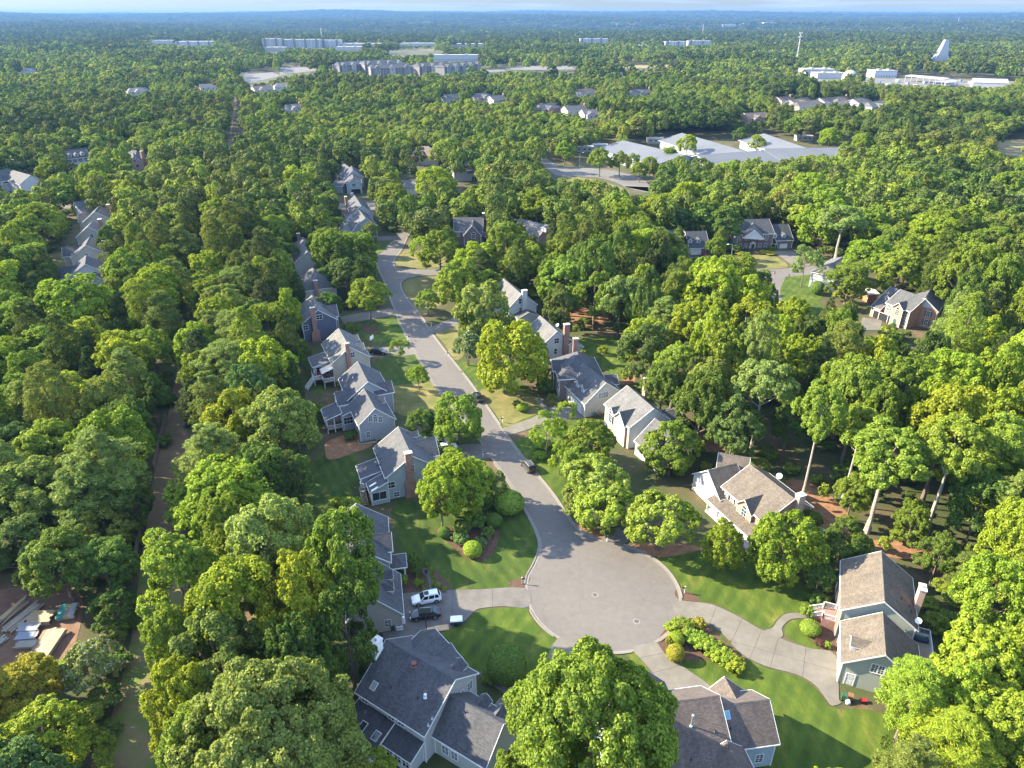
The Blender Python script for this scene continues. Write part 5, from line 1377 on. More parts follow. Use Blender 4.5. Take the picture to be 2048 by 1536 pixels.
# front yards: planted by hand only
for px in ([(1030, 880), (1200, 840), (1215, 900), (1300, 960), (1390, 1000), (1430, 1095), (1350, 1115), (1250, 1088), (1130, 1030)], [(945, 860), (1040, 1010), (1060, 1120), (1050, 1175), (800, 1185), (790, 1010), (860, 930)], [(770, 640), (830, 700), (890, 800), (940, 860), (880, 890), (790, 850), (740, 720)],
           [(830, 620), (900, 600), (1000, 660), (1080, 740), (1100, 820), (1010, 860), (940, 770)], [(1260, 1290), (1360, 1240), (1660, 1300), (1760, 1430), (1780, 1600), (1400, 1600)], [(1350, 1130), (1420, 1100), (1640, 1160), (1660, 1230), (1540, 1260), (1380, 1210)], [(860, 1290), (1110, 1200), (1190, 1290), (1000, 1440)]):
    KEEP.append([(p.x, p.y) for p in W(px)])
# streets and yards further off
ground_patch('road', [(655, 408), (760, 402), (775, 412), (760, 420), (655, 418)], 0.035, M_ASPH, smooth=False, show=False)
ground_patch('road', [(1075, 316), (1092, 316), (1125, 334), (1180, 336), (1240, 344), (1292, 362), (1310, 384), (1270, 380), (1210, 358), (1150, 352), (1110, 350)], 0.035, M_LOT, 3)
ground_patch('lawn', [(1125, 352), (1200, 362), (1260, 385), (1200, 395), (1130, 375)], 0.032, M_DRY, 3, show=False)
ground_patch('road', [(1510, 540), (1560, 538), (1670, 528), (1760, 520), (1760, 530), (1660, 545), (1575, 553), (1530, 556)], 0.035, M_ASPH, 3)
ground_patch('road', [(1385, 520), (1400, 540), (1412, 580), (1432, 610), (1450, 600), (1425, 560), (1410, 528)], 0.035, M_ASPH, 3, show=False)
ground_patch('road', [(1535, 556), (1570, 553), (1560, 580), (1570, 610), (1600, 640), (1570, 640), (1540, 610), (1530, 580)], 0.037, M_ASPH, 3, show=False)
ground_patch('driveway', [(1545, 502), (1585, 502), (1625, 530), (1590, 535)], 0.05, M_CONC, smooth=False)
ground_patch('driveway', [(1375, 512), (1408, 512), (1402, 540), (1385, 530)], 0.05, M_CONC, smooth=False, show=False)
ground_patch('driveway', [(1725, 635), (1765, 640), (1760, 660), (1720, 660)], 0.05, M_CONC, smooth=False)
ground_patch('lawn', [(1465, 516), (1540, 510), (1575, 530), (1560, 537), (1480, 538), (1440, 528)], 0.032, M_DRY, 3)
ground_patch('lawn', [(1555, 555), (1640, 545), (1650, 580), (1640, 610), (1690, 625), (1720, 640), (1660, 655), (1600, 640), (1570, 608), (1555, 580)], 0.032, M_GRASS, 3, show=False)
SHOW.append(([(1556, 558), (1630, 550), (1625, 600), (1660, 622), (1640, 632), (1590, 625), (1562, 600)], None))
ground_patch('road', [(85, 402), (130, 405), (250, 408), (250, 418), (130, 416), (60, 412)], 0.035, M_CONC2, smooth=False, show=False)
ground_patch('lawn', [(80, 395), (140, 388), (230, 398), (240, 406), (130, 404)], 0.032, M_DRY, 3, show=False)
ground_patch('lawn', [(95, 512), (135, 508), (145, 570), (110, 578)], 0.032, M_DRY, 3, show=False)
SHOW.append(([(110, 515), (132, 512), (138, 565), (118, 570)], None))
ground_patch('field', [(1985, 284), (2100, 280), (2100, 316), (2010, 310)], 0.03, M_FIELD, 2)
ground_patch('parking_lot', [(1240, 372), (1340, 376), (1480, 384), (1480, 396), (1340, 392)], 0.035, M_LOT, smooth=False, show=False)

# ------------------------------------------------------------------ school, far houses, far blocks
MET_ROOF = m_ground('grey_metal_roof', [(0.3, (0.086, 0.089, 0.094)), (0.7, (0.111, 0.113, 0.119))], 0.05, 0.6, bmp=0.05, fine=0.6)
SD_PALE = m_plain('pale_render', (0.336, 0.312, 0.272), 0.7)
SD_TAUPE = m_plain('taupe_render', (0.15, 0.138, 0.135), 0.7)
SD_APT = m_plain('stone_render', (0.27, 0.25, 0.22), 0.7)
SD_WHITER = m_plain('white_render', (0.320, 0.320, 0.320), 0.6)
RF_FLAT = m_plain('pale_flat_roof', (0.240, 0.236, 0.232), 0.8)
h = House('school', 'school', 'long low school with grey metal roofs spreading out in wings among trees', G(1420, 345)[:2], 'school')
c_ = crop(1050, 230, 2.926)
b = h.block(c_(575, 148), c_(935, 232), 9.0, (22, 14), (5.0, 5.0), SD_WHITER, MET_ROOF, ov=1.2)
b2 = h.block(c_(740, 250), c_(1010, 228), 7.0, (16, 8), (4.2, 4.5), SD_WHITER, MET_ROOF, ov=1.2)
b3 = h.block(c_(1005, 235), c_(1400, 205), 9.0, (20, 12), (4.5, 5.5), SD_WHITER, MET_ROOF, ov=1.2)
b4 = h.block(c_(920, 105), c_(1290, 212), 9.0, (18, 14), (5.0, 5.0), SD_WHITER, MET_ROOF, ov=1.2)
b5 = h.block(c_(1400, 108), c_(1640, 190), 9.0, (18, 12), (5.0, 5.0), SD_WHITER, MET_ROOF, ov=1.2)
b6 = h.block(c_(1395, 197), c_(1840, 190), 9.0, (22, 12), (4.5, 5.0), SD_WHITER, MET_ROOF, ov=1.2)
for bl, fa, n_ in ((b, 'P', 12), (b3, 'P', 12), (b2, 'P', 8)):
    for i in range(n_): h.win(bl, fa, None, 2.0, 1.6, 3, 1, st=(bl.L * (i + .5) / n_, 2.6))
KEEP.append([(p.x, p.y) for p in W([(1150, 330), (1215, 305), (1360, 280), (1530, 280), (1740, 305), (1750, 345), (1540, 360), (1400, 350), (1300, 338)])])
SHOW.append(([(1222, 292), (1245, 282), (1362, 270), (1400, 280), (1485, 302), (1528, 270), (1600, 290), (1690, 298), (1545, 312), (1400, 315), (1310, 312)], 440))
for i, (u, v) in enumerate(((1168, 303), (1196, 299), (1310, 286), (1606, 281))):
    h = House('tr%d' % i, 'portable_classroom', ('low flat portable classroom nearest the school entrance road', 'low flat portable classroom second from the school entrance road',
              'low flat portable classroom standing between two school wings', 'low flat portable classroom behind the right school wing')[i], G(u, v)[:2], 'classroom', 'portable classrooms around the school')
    p = h.loc
    b = h.block((p.x - 6, p.y), (p.x + 6, p.y), 3.8, 3.2, 3.5, SD_PALE, RF_FLAT, px=False)
    for q in (2.5, 6.0, 9.5): h.win(b, 'P', None, 1.3, 1.1, 2, 1, st=(q, 2.0))
    SHOW.append(([(u - 14, v - 8), (u + 14, v - 8), (u + 14, v), (u - 14, v)], p.y))

FARH = [((258, 176), (292, 174), SH_LIGHT, SD_BEIGE, 'pale roofed house deep in the left woods'), ((400, 168), (428, 167), SH_GREY, SD_LGREY, 'grey roofed house left of the far end of the mown strip'),
        ((505, 172), (540, 170), SH_BROWN, SD_BEIGE, 'brown roofed house right of the far end of the mown strip'), ((553, 166), (580, 165), SH_LIGHT, SD_LGREY, 'light grey roofed house beyond the brown roofed one, right of the strip'),
        ((572, 209), (596, 207), SH_GREY, SD_WHITE, 'grey gabled house alone in the woods right of the strip'), ((50, 137), (66, 135), SH_LIGHT, SD_WHITE, 'small white house far off at the left edge'),
        ((1076, 209), (1104, 205), SH_SLATE, BR_RED, 'red brick house under a slate roof beyond the street'), ((1130, 212), (1166, 210), SH_SLATE, SD_BEIGE, 'beige house with slate hip roof beyond the red brick one'),
        ((1165, 219), (1190, 218), SH_GREY, SD_BEIGE, 'grey roofed house low behind the beige hip roofed one'), ((1158, 178), (1184, 176), SH_BROWN, SD_WHITE, 'pale gabled house on its own up the wooded slope'),
        ((1262, 179), (1296, 177), SH_GREY, SD_BEIGE, 'beige gabled house up the wooded slope right of the pale one'), ((890, 189), (912, 187), SH_SLATE, SD_LGREY, 'slate roofed house leftmost of three in the mid woods'),
        ((950, 187), (975, 184), SH_SLATE, BR_TAN, 'slate roofed house in the middle of three in the mid woods'), ((980, 192), (1004, 190), SH_GREY, SD_BEIGE, 'grey roofed house rightmost of three in the mid woods'),
        ((1580, 200), (1612, 194), SH_TAN, SD_BEIGE, 'tan roofed house leftmost of the pale roofs near the yards'), ((1592, 204), (1634, 199), SH_TAN, SD_CREAM, 'broad tan hip roof in front of the leftmost pale roof'),
        ((1640, 196), (1690, 192), SH_TAN, SD_BEIGE, 'long tan roof in the middle of the pale roofs near the yards'), ((1706, 198), (1730, 194), SH_LIGHT, SD_WHITE, 'white gabled house near the yards'),
        ((1735, 205), (1764, 200), SH_LIGHT, SD_LGREY, 'rightmost light grey roof of the houses near the yards'), ((1555, 194), (1578, 192), SH_BROWN, BR_TAN, 'brown roof just left of the tan roofs near the yards'),
        ((1490, 226), (1530, 224), SH_BROWN, BR_TAN, 'low brown roof peering over the tall pine belt')]
for i, (r1, r2, rf, wl_, lab) in enumerate(FARH):
    g0 = G((r1[0] + r2[0]) / 2, (r1[1] + r2[1]) / 2, 8.5)
    h = House('far%d' % i, 'house', lab, g0[:2], 'house')
    hp = (i * 7) % 3 == 0
    b = h.block(r1, r2, 9.0, (7.0, 6.0), 5.6, wl_, rf, hip=(5, 5) if hp else (0, 0), e1=4 if hp else 1, e2=4 if hp else 1)
    if i % 2 == 0:
        b2 = h.block(b.P(b.L * 0.4, 1, 0)[:2], b.P(b.L * 0.4, 9.5, 0)[:2], 8.0, 4.0, 5.4, wl_, rf, px=False)
        h.win(b2, 'B', None, 1.4, 1.5, 2, 2, st=(0, 4.0))
    for q in range(3): h.win(b, 'P', None, 1.2, 1.6, 2, 2, st=(b.L * (q + 0.6) / 3.2, 4.0))
    if i % 3 == 1: h.chimney(b, 'B', 0.5, 10.5, BR_RED, w=1.4, dep=1.0)
    u0, v0, _ = proj((g0.x, g0.y, 8)); k = FPX / g0.y
    SHOW.append(([(r1[0] - 3, r1[1] - 1), (r2[0] + 3, r2[1] - 1), (r2[0] + 4, r2[1] + 6 * k), (r1[0] - 4, r1[1] + 6 * k)], g0.y))

def rows(h, p0, ax, nrm, length, height, n, m, w=1.3, hh=1.5, z0=1.4):
    """window rows of a far block: too small to pick apart, one part"""
    mb = MB(); fm = MB()
    for j in range(m):
        z = z0 + (height - z0 - 0.6) * j / m + 0.9
        for i in range(n):
            c = p0 + ax * (length * (i + .5) / n) + Z * z
            mb.box(c + nrm * 0.04, ax * w / 2, nrm * 0.05, Z * hh / 2)
    o = stuff(h.add(mb, 'windows', PANE))
    return o
def flat_block(key, name, lab, u1, u2, v, depth, ht, mat, n=10, m=3, cat='building', bays=True, tops=True, roofmat=None, group=None, show=True):
    a, b = G(u1, v), G(u2, v)
    h = House(key, name, lab, ((a + b) / 2)[:2], cat, group)
    zb = hz(h.loc.x, h.loc.y); h.loc.z = zb; h.root.location = h.loc
    ax = (b - a); ln = ax.length; ax.normalize(); nr = Vector((ax.y, -ax.x, 0))
    a = a + Z * zb
    def bx(q0, q1, t0, t1, z0, z1, mat_, nm):
        mb = MB(); mb.prism([a + ax * q + nr * -t + Z * z0 for q, t in ((q0, t0), (q1, t0), (q1, t1), (q0, t1))], [a + ax * q + nr * -t + Z * z1 for q, t in ((q0, t0), (q1, t0), (q1, t1), (q0, t1))])
        return h.add(mb, nm, mat_)
    bx(0, ln, 0, depth, -6, ht, mat, 'wall')
    bx(-0.4, ln + 0.4, -0.4, depth + 0.4, ht, ht + 0.6, roofmat or RF_FLAT, 'roof')
    if m: rows(h, a.copy(), ax, nr, ln, ht, n, m)
    if bays and ln > 20:
        k = max(2, int(ln / 14))
        for i in range(k):
            q = ln * (i + .5) / k
            bx(q - 2.4, q + 2.4, -1.6, 0, 0, ht + (1.4 if i % 2 == 0 else 0), mat if i % 2 else SD_TAUPE if mat is not SD_TAUPE else SD_PALE, 'bay')
    if tops:
        for i in range(2): bx(ln * (0.25 + .45 * i), ln * (0.25 + .45 * i) + 4, depth * .3, depth * .6, ht + 0.6, ht + 2.2, RF_FLAT, 'roof_unit')
    if show:
        p = proj(a + Z * ht); q = proj(b + Z * (ht + zb))
        SHOW.append(([(p[0], p[1]), (q[0], q[1]), (u2, v - 2), (u1, v - 2)], a.y))
    KEEP.append([tuple((a + ax * q + nr * -t).xy) for q, t in ((-3, -12), (ln + 3, -12), (ln + 3, depth + 3), (-3, depth + 3))])
    return h
def apart(key, lab, segs):
    g0 = G(*segs[0][0], 12)
    h = House(key, 'apartment_block', lab, g0[:2], 'apartments')
    for r1, r2, hr, he, w in segs:
        b = h.block(r1, r2, hr, w, he, SD_TAUPE, SH_DARK, hip=(5, 5), ov=0.8, e1=2, e2=2)
        n = int(b.L / 4.5)
        rows(h, b.P(b.ov, b.wp - b.ov, 0) - Z * 0 , b.d, b.n, b.L - 1.6, he, n, 4)
        k = max(1, int(b.L / 16))
        for i in range(k):
            q = b.L * (i + .5) / k
            g = h.block(b.P(q, b.wp * .4, 0)[:2], b.P(q, b.wp + 1.8, 0)[:2], hr - 0.8, 4.2, he, SD_APT if i % 2 else SD_TAUPE, SH_DARK, px=False, ov=0.5)
            h.win(g, 'B', None, 2.2, 1.8, 2, 1, st=(0, he * .8)); h.win(g, 'B', None, 2.2, 1.8, 2, 1, st=(0, he * .3))
        KEEP.append([tuple(b.P(q, t, 0).xy) for q, t in ((-4, b.wp + 16), (b.L + 4, b.wp + 16), (b.L + 4, -b.wn - 3), (-4, -b.wn - 3))])
        p, q = proj(b.P(0, 0, hr)), proj(b.P(b.L, 0, hr))
        SHOW.append(([(p[0], p[1]), (q[0], q[1]), (q[0], q[1] + 18), (p[0], p[1] + 18)], b.A.y))
apart('ap1', 'left one of two dark roofed apartment blocks with many small gables', [((672, 124), (742, 120), 17, 13, 9), ((725, 121), (800, 118), 18, 13.5, 9), ((740, 129), (822, 127), 17, 13, 8)])
apart('ap2', 'right one of two dark roofed apartment blocks, in front of a long white wall', [((832, 126), (900, 122), 17, 13, 9), ((880, 127), (952, 121), 17, 13, 9)])
FB = [('apartment_building', 'tall cream apartment building at the left of the white cluster', 526, 560, 97, 30, 22, SD_PALE, 10, 5), ('apartment_building', 'long white apartment building in the middle of the white cluster', 562, 640, 96, 30, 19, SD_WHITER, 22, 5),
      ('apartment_building', 'blue grey apartment building at the right of the white cluster', 642, 681, 95, 30, 17, SD_LGREY, 12, 5), ('building', 'low cream building in front of the tall cream apartments', 530, 568, 104, 30, 9, SD_PALE, 10, 2),
      ('building', 'low tan shop row right of the white cluster', 684, 760, 95, 40, 9, SD_PALE, 14, 1), ('building', 'pale low shop row in front of the tan row', 672, 722, 102, 30, 8, SD_PALE, 10, 1), ('building', 'long low tan shop row centre left of the far treeline', 800, 868, 93, 40, 8, SD_PALE, 12, 1),
      ('building', 'pale low building just right of the long shop row', 905, 968, 94, 40, 8, SD_PALE, 12, 1), ('building', 'long white building behind the right dark roofed apartments', 868, 956, 122, 24, 10, SD_WHITER, 20, 1),
      ('building', 'white building row leftmost below the left horizon', 305, 346, 88, 30, 10, SD_WHITER, 10, 2), ('building', 'pale grey building right of the leftmost white row', 352, 424, 93, 40, 12, SD_LGREY, 16, 3),
      ('building', 'white terraced building in the right middle distance', 1160, 1216, 86, 30, 15, SD_WHITER, 14, 3), ('building', 'pale grey terrace of stepped houses right of centre', 1330, 1372, 92, 26, 13, SD_LGREY, 10, 3), ('building', 'white terrace end right of the stepped grey one', 1376, 1422, 91, 26, 14, SD_WHITER, 10, 3),
      ('building', 'low white building beside the pale terrace', 1272, 1300, 97, 26, 8, SD_WHITER, 6, 1), ('warehouse', 'long white warehouse far off near the horizon', 770, 842, 49, 60, 14, SD_WHITER, 10, 0), ('warehouse', 'small white warehouse right of the long far one', 844, 862, 48, 60, 22, SD_WHITER, 4, 0),
      ('office_building', 'far white office block, left of three on the horizon', 1445, 1472, 52, 60, 24, SD_WHITER, 6, 2), ('office_building', 'far white office block, middle of three on the horizon', 1488, 1510, 51, 60, 18, SD_WHITER, 6, 2), ('office_building', 'far white office block, right of three on the horizon', 1528, 1552, 51, 60, 22, SD_WHITER, 6, 2),
      ('industrial_building', 'flat white industrial building left of the white dome', 1610, 1668, 153, 30, 9, SD_WHITER, 10, 1), ('industrial_building', 'second flat white building, in front of the one by the dome', 1634, 1690, 158, 26, 7, SD_WHITER, 8, 0),
      ('industrial_building', 'grey low building right of the white dome', 1748, 1792, 156, 26, 9, SD_LGREY, 8, 1)]
for i, f in enumerate(FB): flat_block('fb%d' % i, f[0], f[1], *f[2:8], n=f[8], m=f[9], bays=f[6] > 11 and f[4] > 60)
# open canopy, barn, dome, yards
h = House('canopy', 'canopy', 'long open sided canopy roof over parked equipment at the yards', G(1860, 163)[:2], 'canopy')
b = h.block((1822, 149), (1900, 156), 8, (10, 6), 6.6, SD_WHITER, RF_FLAT, walls=False)
for q in range(7): h.posts([b.P(b.L * (q + .1) / 6.3, 9, 0)], 0, 6.6, SD_WHITER, 0.35)
KEEP.append([tuple(b.P(q, t, 0).xy) for q, t in ((-2, 40), (b.L + 2, 40), (b.L + 2, -9), (-2, -9))])
h = House('barn', 'barn', 'long white metal barn at the right end of the yards', G(1982, 172)[:2], 'barn')
b = h.block((1946, 156), (2016, 158), 10, 11, 6.0, SD_WHITER, RF_FLAT)
KEEP.append([tuple(b.P(q, t, 0).xy) for q, t in ((-2, 60), (b.L + 2, 60), (b.L + 2, -13), (-2, -13))])
h = House('can2', 'canopy', 'short white canopy left of the long white barn', G(1905, 170)[:2], 'canopy')
b = h.block((1880, 162), (1905, 159), 7, 8, 5.6, SD_WHITER, RF_FLAT, walls=False)
h.posts([b.P(q, t, 0) for q in (1, b.L - 1) for t in (-7, 7)], 0, 5.6, SD_WHITER, 0.35)
d0 = G(1698, 160)
dm = thing('storage_dome', d0, 'white round salt dome with a dark opening in the industrial yards', 'dome')
mb = MB(); n = 20
for j in range(6):
    for i in range(n):
        f = lambda ii, jj: (10 * math.cos(jj * math.pi / 12) * math.cos(ii * 2 * math.pi / n), 10 * math.cos(jj * math.pi / 12) * math.sin(ii * 2 * math.pi / n), 3 + 9.5 * math.sin(jj * math.pi / 12))
        q = [f(i, j), f(i + 1, j), f(i + 1, j + 1), f(i, j + 1)]
        mb.face(q if j < 5 else q[:3])
for i in range(n): mb.face([(10 * math.cos(i * 2 * math.pi / n), 10 * math.sin(i * 2 * math.pi / n), 0), (10 * math.cos((i + 1) * 2 * math.pi / n), 10 * math.sin((i + 1) * 2 * math.pi / n), 0), (10 * math.cos((i + 1) * 2 * math.pi / n), 10 * math.sin((i + 1) * 2 * math.pi / n), 3), (10 * math.cos(i * 2 * math.pi / n), 10 * math.sin(i * 2 * math.pi / n), 3)])
mb.build('shell', SD_WHITER, dm)
mb = MB(); mb.bx(-5.5, 4.0, -10.4, -6.0, 0, 5.5); mb.build('opening', INDOOR_SHADE, dm)  # dark box coloured as the shade within the dome
for px, y_ in (([(1700, 157), (2010, 161), (2010, 172), (1760, 166)], 900),):
    SHOW.append((px, None))
M_DIRT2 = m_ground('yard_gravel', [(0.3, (0.085, 0.078, 0.070)), (0.7, (0.16, 0.145, 0.125))], 0.06, 0.95, bmp=0.1, fine=1.0)
struct(sheet('yard', W([(1575, 157), (1700, 154), (1850, 156), (2060, 164), (2060, 182), (1900, 182), (1780, 172), (1640, 166)]), 0.05, M_DIRT2))
KEEP.append([(p.x, p.y) for p in W([(1575, 157), (1700, 154), (1850, 156), (2060, 164), (2060, 182), (1900, 182), (1780, 172), (1640, 166)])])
EQ = [m_plain('blue_paint', (0.10, 0.16, 0.30)), m_plain('white_paint', (0.7, 0.7, 0.7)), m_plain('dark_paint', (0.05, 0.05, 0.055)), m_plain('red_paint', (0.3, 0.05, 0.04))]
ORDS = ['first', 'second', 'third', 'fourth', 'fifth', 'sixth', 'seventh', 'eighth', 'ninth', 'tenth', 'eleventh', 'twelfth', 'thirteenth', 'fourteenth', 'fifteenth', 'sixteenth']
for i in range(16):
    u, v = 1705 + i * 18, 164 + (i * 5) % 12
    p = G(u, v)
    t_ = thing('parked_truck', p, '%s box truck, %s from the left among those in the yards' % (('blue', 'white')[i % 2] if i % 3 else 'blue', ORDS[i]), 'truck', 'trucks and trailers in the yards', rz=(i * 1.3) % 3)
    mb = MB(); mb.bx(-3.2, 1.6, -1.2, 1.2, 0.9, 3.4); mb.build('cargo_box', EQ[i % 2] if i % 3 else EQ[0], t_)
    mb = MB(); mb.bx(1.7, 3.4, -1.1, 1.1, 0.6, 2.6); mb.build('cab', EQ[(i + 1) % 4], t_)
for nm, px, mt in (('parking_lot', [(1030, 132), (1140, 131), (1150, 139), (1050, 140), (1000, 138)], M_LOT), ('field', [(1235, 131), (1340, 129), (1350, 134), (1240, 137)], M_FIELD), ('parking_lot', [(486, 146), (545, 144), (560, 152), (500, 166), (488, 160)], M_LOT),
                   ('field', [(760, 101), (860, 99), (900, 104), (840, 108), (780, 107)], M_FIELD), ('road', [(560, 135), (600, 132), (640, 140), (560, 150)], M_LOT), ('parking_lot', [(960, 140), (1010, 137), (1010, 142), (970, 145)], M_LOT)):
    w = W(px); struct(sheet(nm, w, 0.05 + hz(w[0].x, w[0].y) * 0, mt)); KEEP.append([(p.x, p.y) for p in w]); SHOW.append((px, None))
# townhouse row by the far lot
for i in range(6):
    u = 430 + i * 9; v = 128 - i * 1.0
    g0 = G(u, v, 9); h = House('th%d' % i, 'townhouse', 'grey roofed townhouse, %s from the left in the diagonal row beyond the left woods' % ORDS[i], g0[:2], 'townhouse', 'townhouses in a diagonal row')
    b = h.block((u, v), (u + 5, v + 5), 10, 5.0, 6.5, SD_LGREY, SH_SLATE)
    h.win(b, 'P', None, 1.4, 1.6, 2, 1, st=(b.L * .4, 4))
SHOW.append(([(425, 118), (490, 116), (490, 132), (430, 136)], 1000))
for i in range(4):
    u = 408 + i * 15
    g0 = G(u, 143, 9); h = House('ti%d' % i, 'townhouse', 'low grey townhouse, %s from the left in the row before the far lot' % ORDS[i], g0[:2], 'townhouse', 'townhouses in the nearer row')
    b = h.block((u, 143), (u + 11, 142), 9.5, 6, 6, SD_LGREY, SH_GREY); h.win(b, 'P', None, 1.4, 1.6, 2, 1, st=(b.L * .4, 4))
SHOW.append(([(404, 139), (468, 137), (468, 150), (404, 152)], 900))
# masts
def mast(u, vb, vt, lab, name, r, plats=(), cat='mast'):
    b = G(u, vb); d = b.y; zb = hz(b.x, b.y)
    top = CAM_H - (CAM_H - 0) * 0
    rr = ray(u, vt); tt = b.y / rr.y; zt = CAM_H + rr.z * tt
    t_ = thing(name, (b.x, b.y, zb), lab, cat)
    H_ = zt - zb
    mb = MB()
    for sx, sy in ((1, 0), (-.5, .87), (-.5, -.87)): mb.bar((sx * r * 1.5, sy * r * 1.5, 0), (sx * r * .5, sy * r * .5, H_), r * 0.3, 5, r * .25)
    k = int(H_ / 5)
    for i in range(k):
        z0, z1 = H_ * i / k, H_ * (i + 1) / k
        s0, s1 = r * (1.5 - i / k), r * (1.5 - (i + 1) / k)
        pt = [(1, 0), (-.5, .87), (-.5, -.87)]
        for a in range(3):
            p, q = pt[a], pt[(a + 1) % 3]
            mb.bar((p[0] * s0, p[1] * s0, z0), (q[0] * s1, q[1] * s1, z1), r * .16, 4)
    mb.build('lattice', m_plain('galvanised', (0.42, 0.42, 0.42), 0.5), t_)
    for f in plats:
        pm = MB()
        for a in range(9):
            c, s_ = math.cos(a * .698), math.sin(a * .698)
            pm.box((c * 2.6, s_ * 2.6, H_ * f), (-s_ * .35, c * .35, 0), (c * .2, s_ * .2, 0), (0, 0, 1.5))
            pm.bar((0, 0, H_ * f), (c * 2.6, s_ * 2.6, H_ * f), .1, 4)
        pm.build('antenna_ring', SD_WHITER, t_)
mast(1591, 132, 64, 'tall lattice phone mast with white antenna rings rising over the right woods', 'phone_mast', 0.9, (0.97, 0.86))
mast(1405, 66, 49, 'slim lattice mast on the skyline right of centre', 'phone_mast', 1.3, (0.97,))
mast(1915, 50, 35, 'distant mast on the right skyline', 'phone_mast', 1.6, (0.96,))
mast(644, 80, 56, 'distant white mast above the white apartment cluster', 'phone_mast', 1.6, (0.95, 0.6))
# the white tapered tower in the right woods
p = G(1880, 122)
t_ = thing('tapered_tower', p, 'bright white steep tapered tower standing in the right woods', 'tower')
mb = MB(); k = p.y / FPX * 1.06; Ht = 33 * k
def rect(hx, hy, z, ox=0): return [(ox - hx, -hy, z), (ox + hx, -hy, z), (ox + hx, hy, z), (ox - hx, hy, z)]
mb.prism(rect(13 * k, 8, 0, -1 * k), rect(10 * k, 7, Ht * .25)); mb.prism(rect(9 * k, 6.5, Ht * .25 + .02), rect(6.2 * k, 5, Ht * .6, 1 * k)); mb.prism(rect(6 * k, 4.9, Ht * .6 + .02, 1 * k), rect(3.2 * k, 3.5, Ht, 2 * k))
mb.build('cladding', SD_WHITER, t_)
mb = MB()
for i in range(9): mb.bar((-14 * k - i * 5 * k, 0, 0), (-14 * k - i * 5 * k, 0, (10 - i * .8) * k), 0.5, 5)
mb.bar((-12 * k, 0, 11 * k), (-56 * k, 0, 3.5 * k), 0.6, 5)
mb.build('trestle', SD_WHITER, t_)
SHOW.append(([(1864, 120), (1872, 84), (1892, 84), (1898, 120)], p.y))

# ------------------------------------------------------------------ trees: a few models, then every tree a copy
def cards(pos, nrm, size, aspect, rg, bend=0.22):
    """leaf sprays: bent diamonds at pos facing nrm"""
    n = len(pos)
    nrm = nrm / np.linalg.norm(nrm, axis=1, keepdims=True)
    t = rg.normal(size=(n, 3)); t -= nrm * (t * nrm).sum(1, keepdims=True); t /= np.linalg.norm(t, axis=1, keepdims=True)
    b = np.cross(nrm, t)
    s = (size * rg.uniform(0.65, 1.3, n))[:, None] * 0.5
    k = rg.uniform(-1, 1, n)[:, None] * bend
    v = np.stack([pos - t * s, pos + b * s * aspect + nrm * s * k, pos + t * s, pos - b * s * aspect + nrm * s * k], 1)
    return v.reshape(-1, 3)
def quad_mesh(name, v, mat):
    n = len(v) // 4
    me = bpy.data.meshes.new(name)
    me.vertices.add(4 * n); me.vertices.foreach_set('co', v.astype(np.float32).ravel())
    me.loops.add(4 * n); me.loops.foreach_set('vertex_index', np.arange(4 * n, dtype=np.int32))
    me.polygons.add(n); me.polygons.foreach_set('loop_start', np.arange(0, 4 * n, 4, dtype=np.int32))
    me.update(calc_edges=True)
    me.materials.append(mat)
    return me
def fib(n, rg, jit=0.25):
    i = np.arange(n) + 0.5
    ph = np.arccos(1 - 2 * i / n); th = math.pi * (1 + 5 ** .5) * i
    d = np.stack([np.cos(th) * np.sin(ph), np.sin(th) * np.sin(ph), np.cos(ph)], 1)
    d += rg.normal(size=d.shape) * jit
    return d / np.linalg.norm(d, axis=1, keepdims=True)
def foliage(lob, rad, ctr, n, size, aspect, rg, up=0.3, jit=0.55, out=0.6, inner=0.10, big=None):
    """leaf sprays over the surface of many overlapping clumps"""
    w = rad ** 2
    if big is not None: w = np.where(rad > big, w * 0.16, w)      # most leaves sit in the small outer bunches
    w = w / w.sum()
    m = int(n * 2.2)
    k = rg.choice(len(lob), m, p=w)
    d = rg.normal(size=(m, 3))
    o = lob[k] - ctr; o /= np.linalg.norm(o, axis=1, keepdims=True) + 1e-6
    d = d / np.linalg.norm(d, axis=1, keepdims=True) + out * o + np.array([0, 0, 0.25])
    d /= np.linalg.norm(d, axis=1, keepdims=True)
    p = lob[k] + d * (rad[k] * rg.uniform(0.72, 1.06, m))[:, None]
    keep = np.ones(m, bool)
    for i in range(0, m, 4000):
        dd = np.linalg.norm(p[i:i + 4000, None, :] - lob[None], axis=2) / rad[None]
        keep[i:i + 4000] = (dd.min(1) > 0.62) | (rg.uniform(size=len(dd)) < inner)
    p, d, k = p[keep][:n], d[keep][:n], k[keep][:n]
    nr = d * 0.75 + o[keep][:n] * 0.15 + np.array([0, 0, up]) + rg.normal(size=p.shape) * jit
    return cards(p, nr, size, aspect, rg)
def sublobes(c, r, ctr, rg, k=13, q=0.34):
    L_, R_ = [], []
    for ci, ri in zip(c, r):
        L_.append(ci); R_.append(ri * 0.82)
        o = (ci - ctr); o = o / (np.linalg.norm(o) + 1e-6)
        for _ in range(k):
            d = rg.normal(size=3); d = d / np.linalg.norm(d) + o * 0.7 + np.array([0, 0, .2]); d /= np.linalg.norm(d)
            L_.append(ci + d * ri * rg.uniform(.72, 1.02)); R_.append(ri * q * rg.uniform(0.75, 1.2))
    return np.array(L_), np.array(R_)
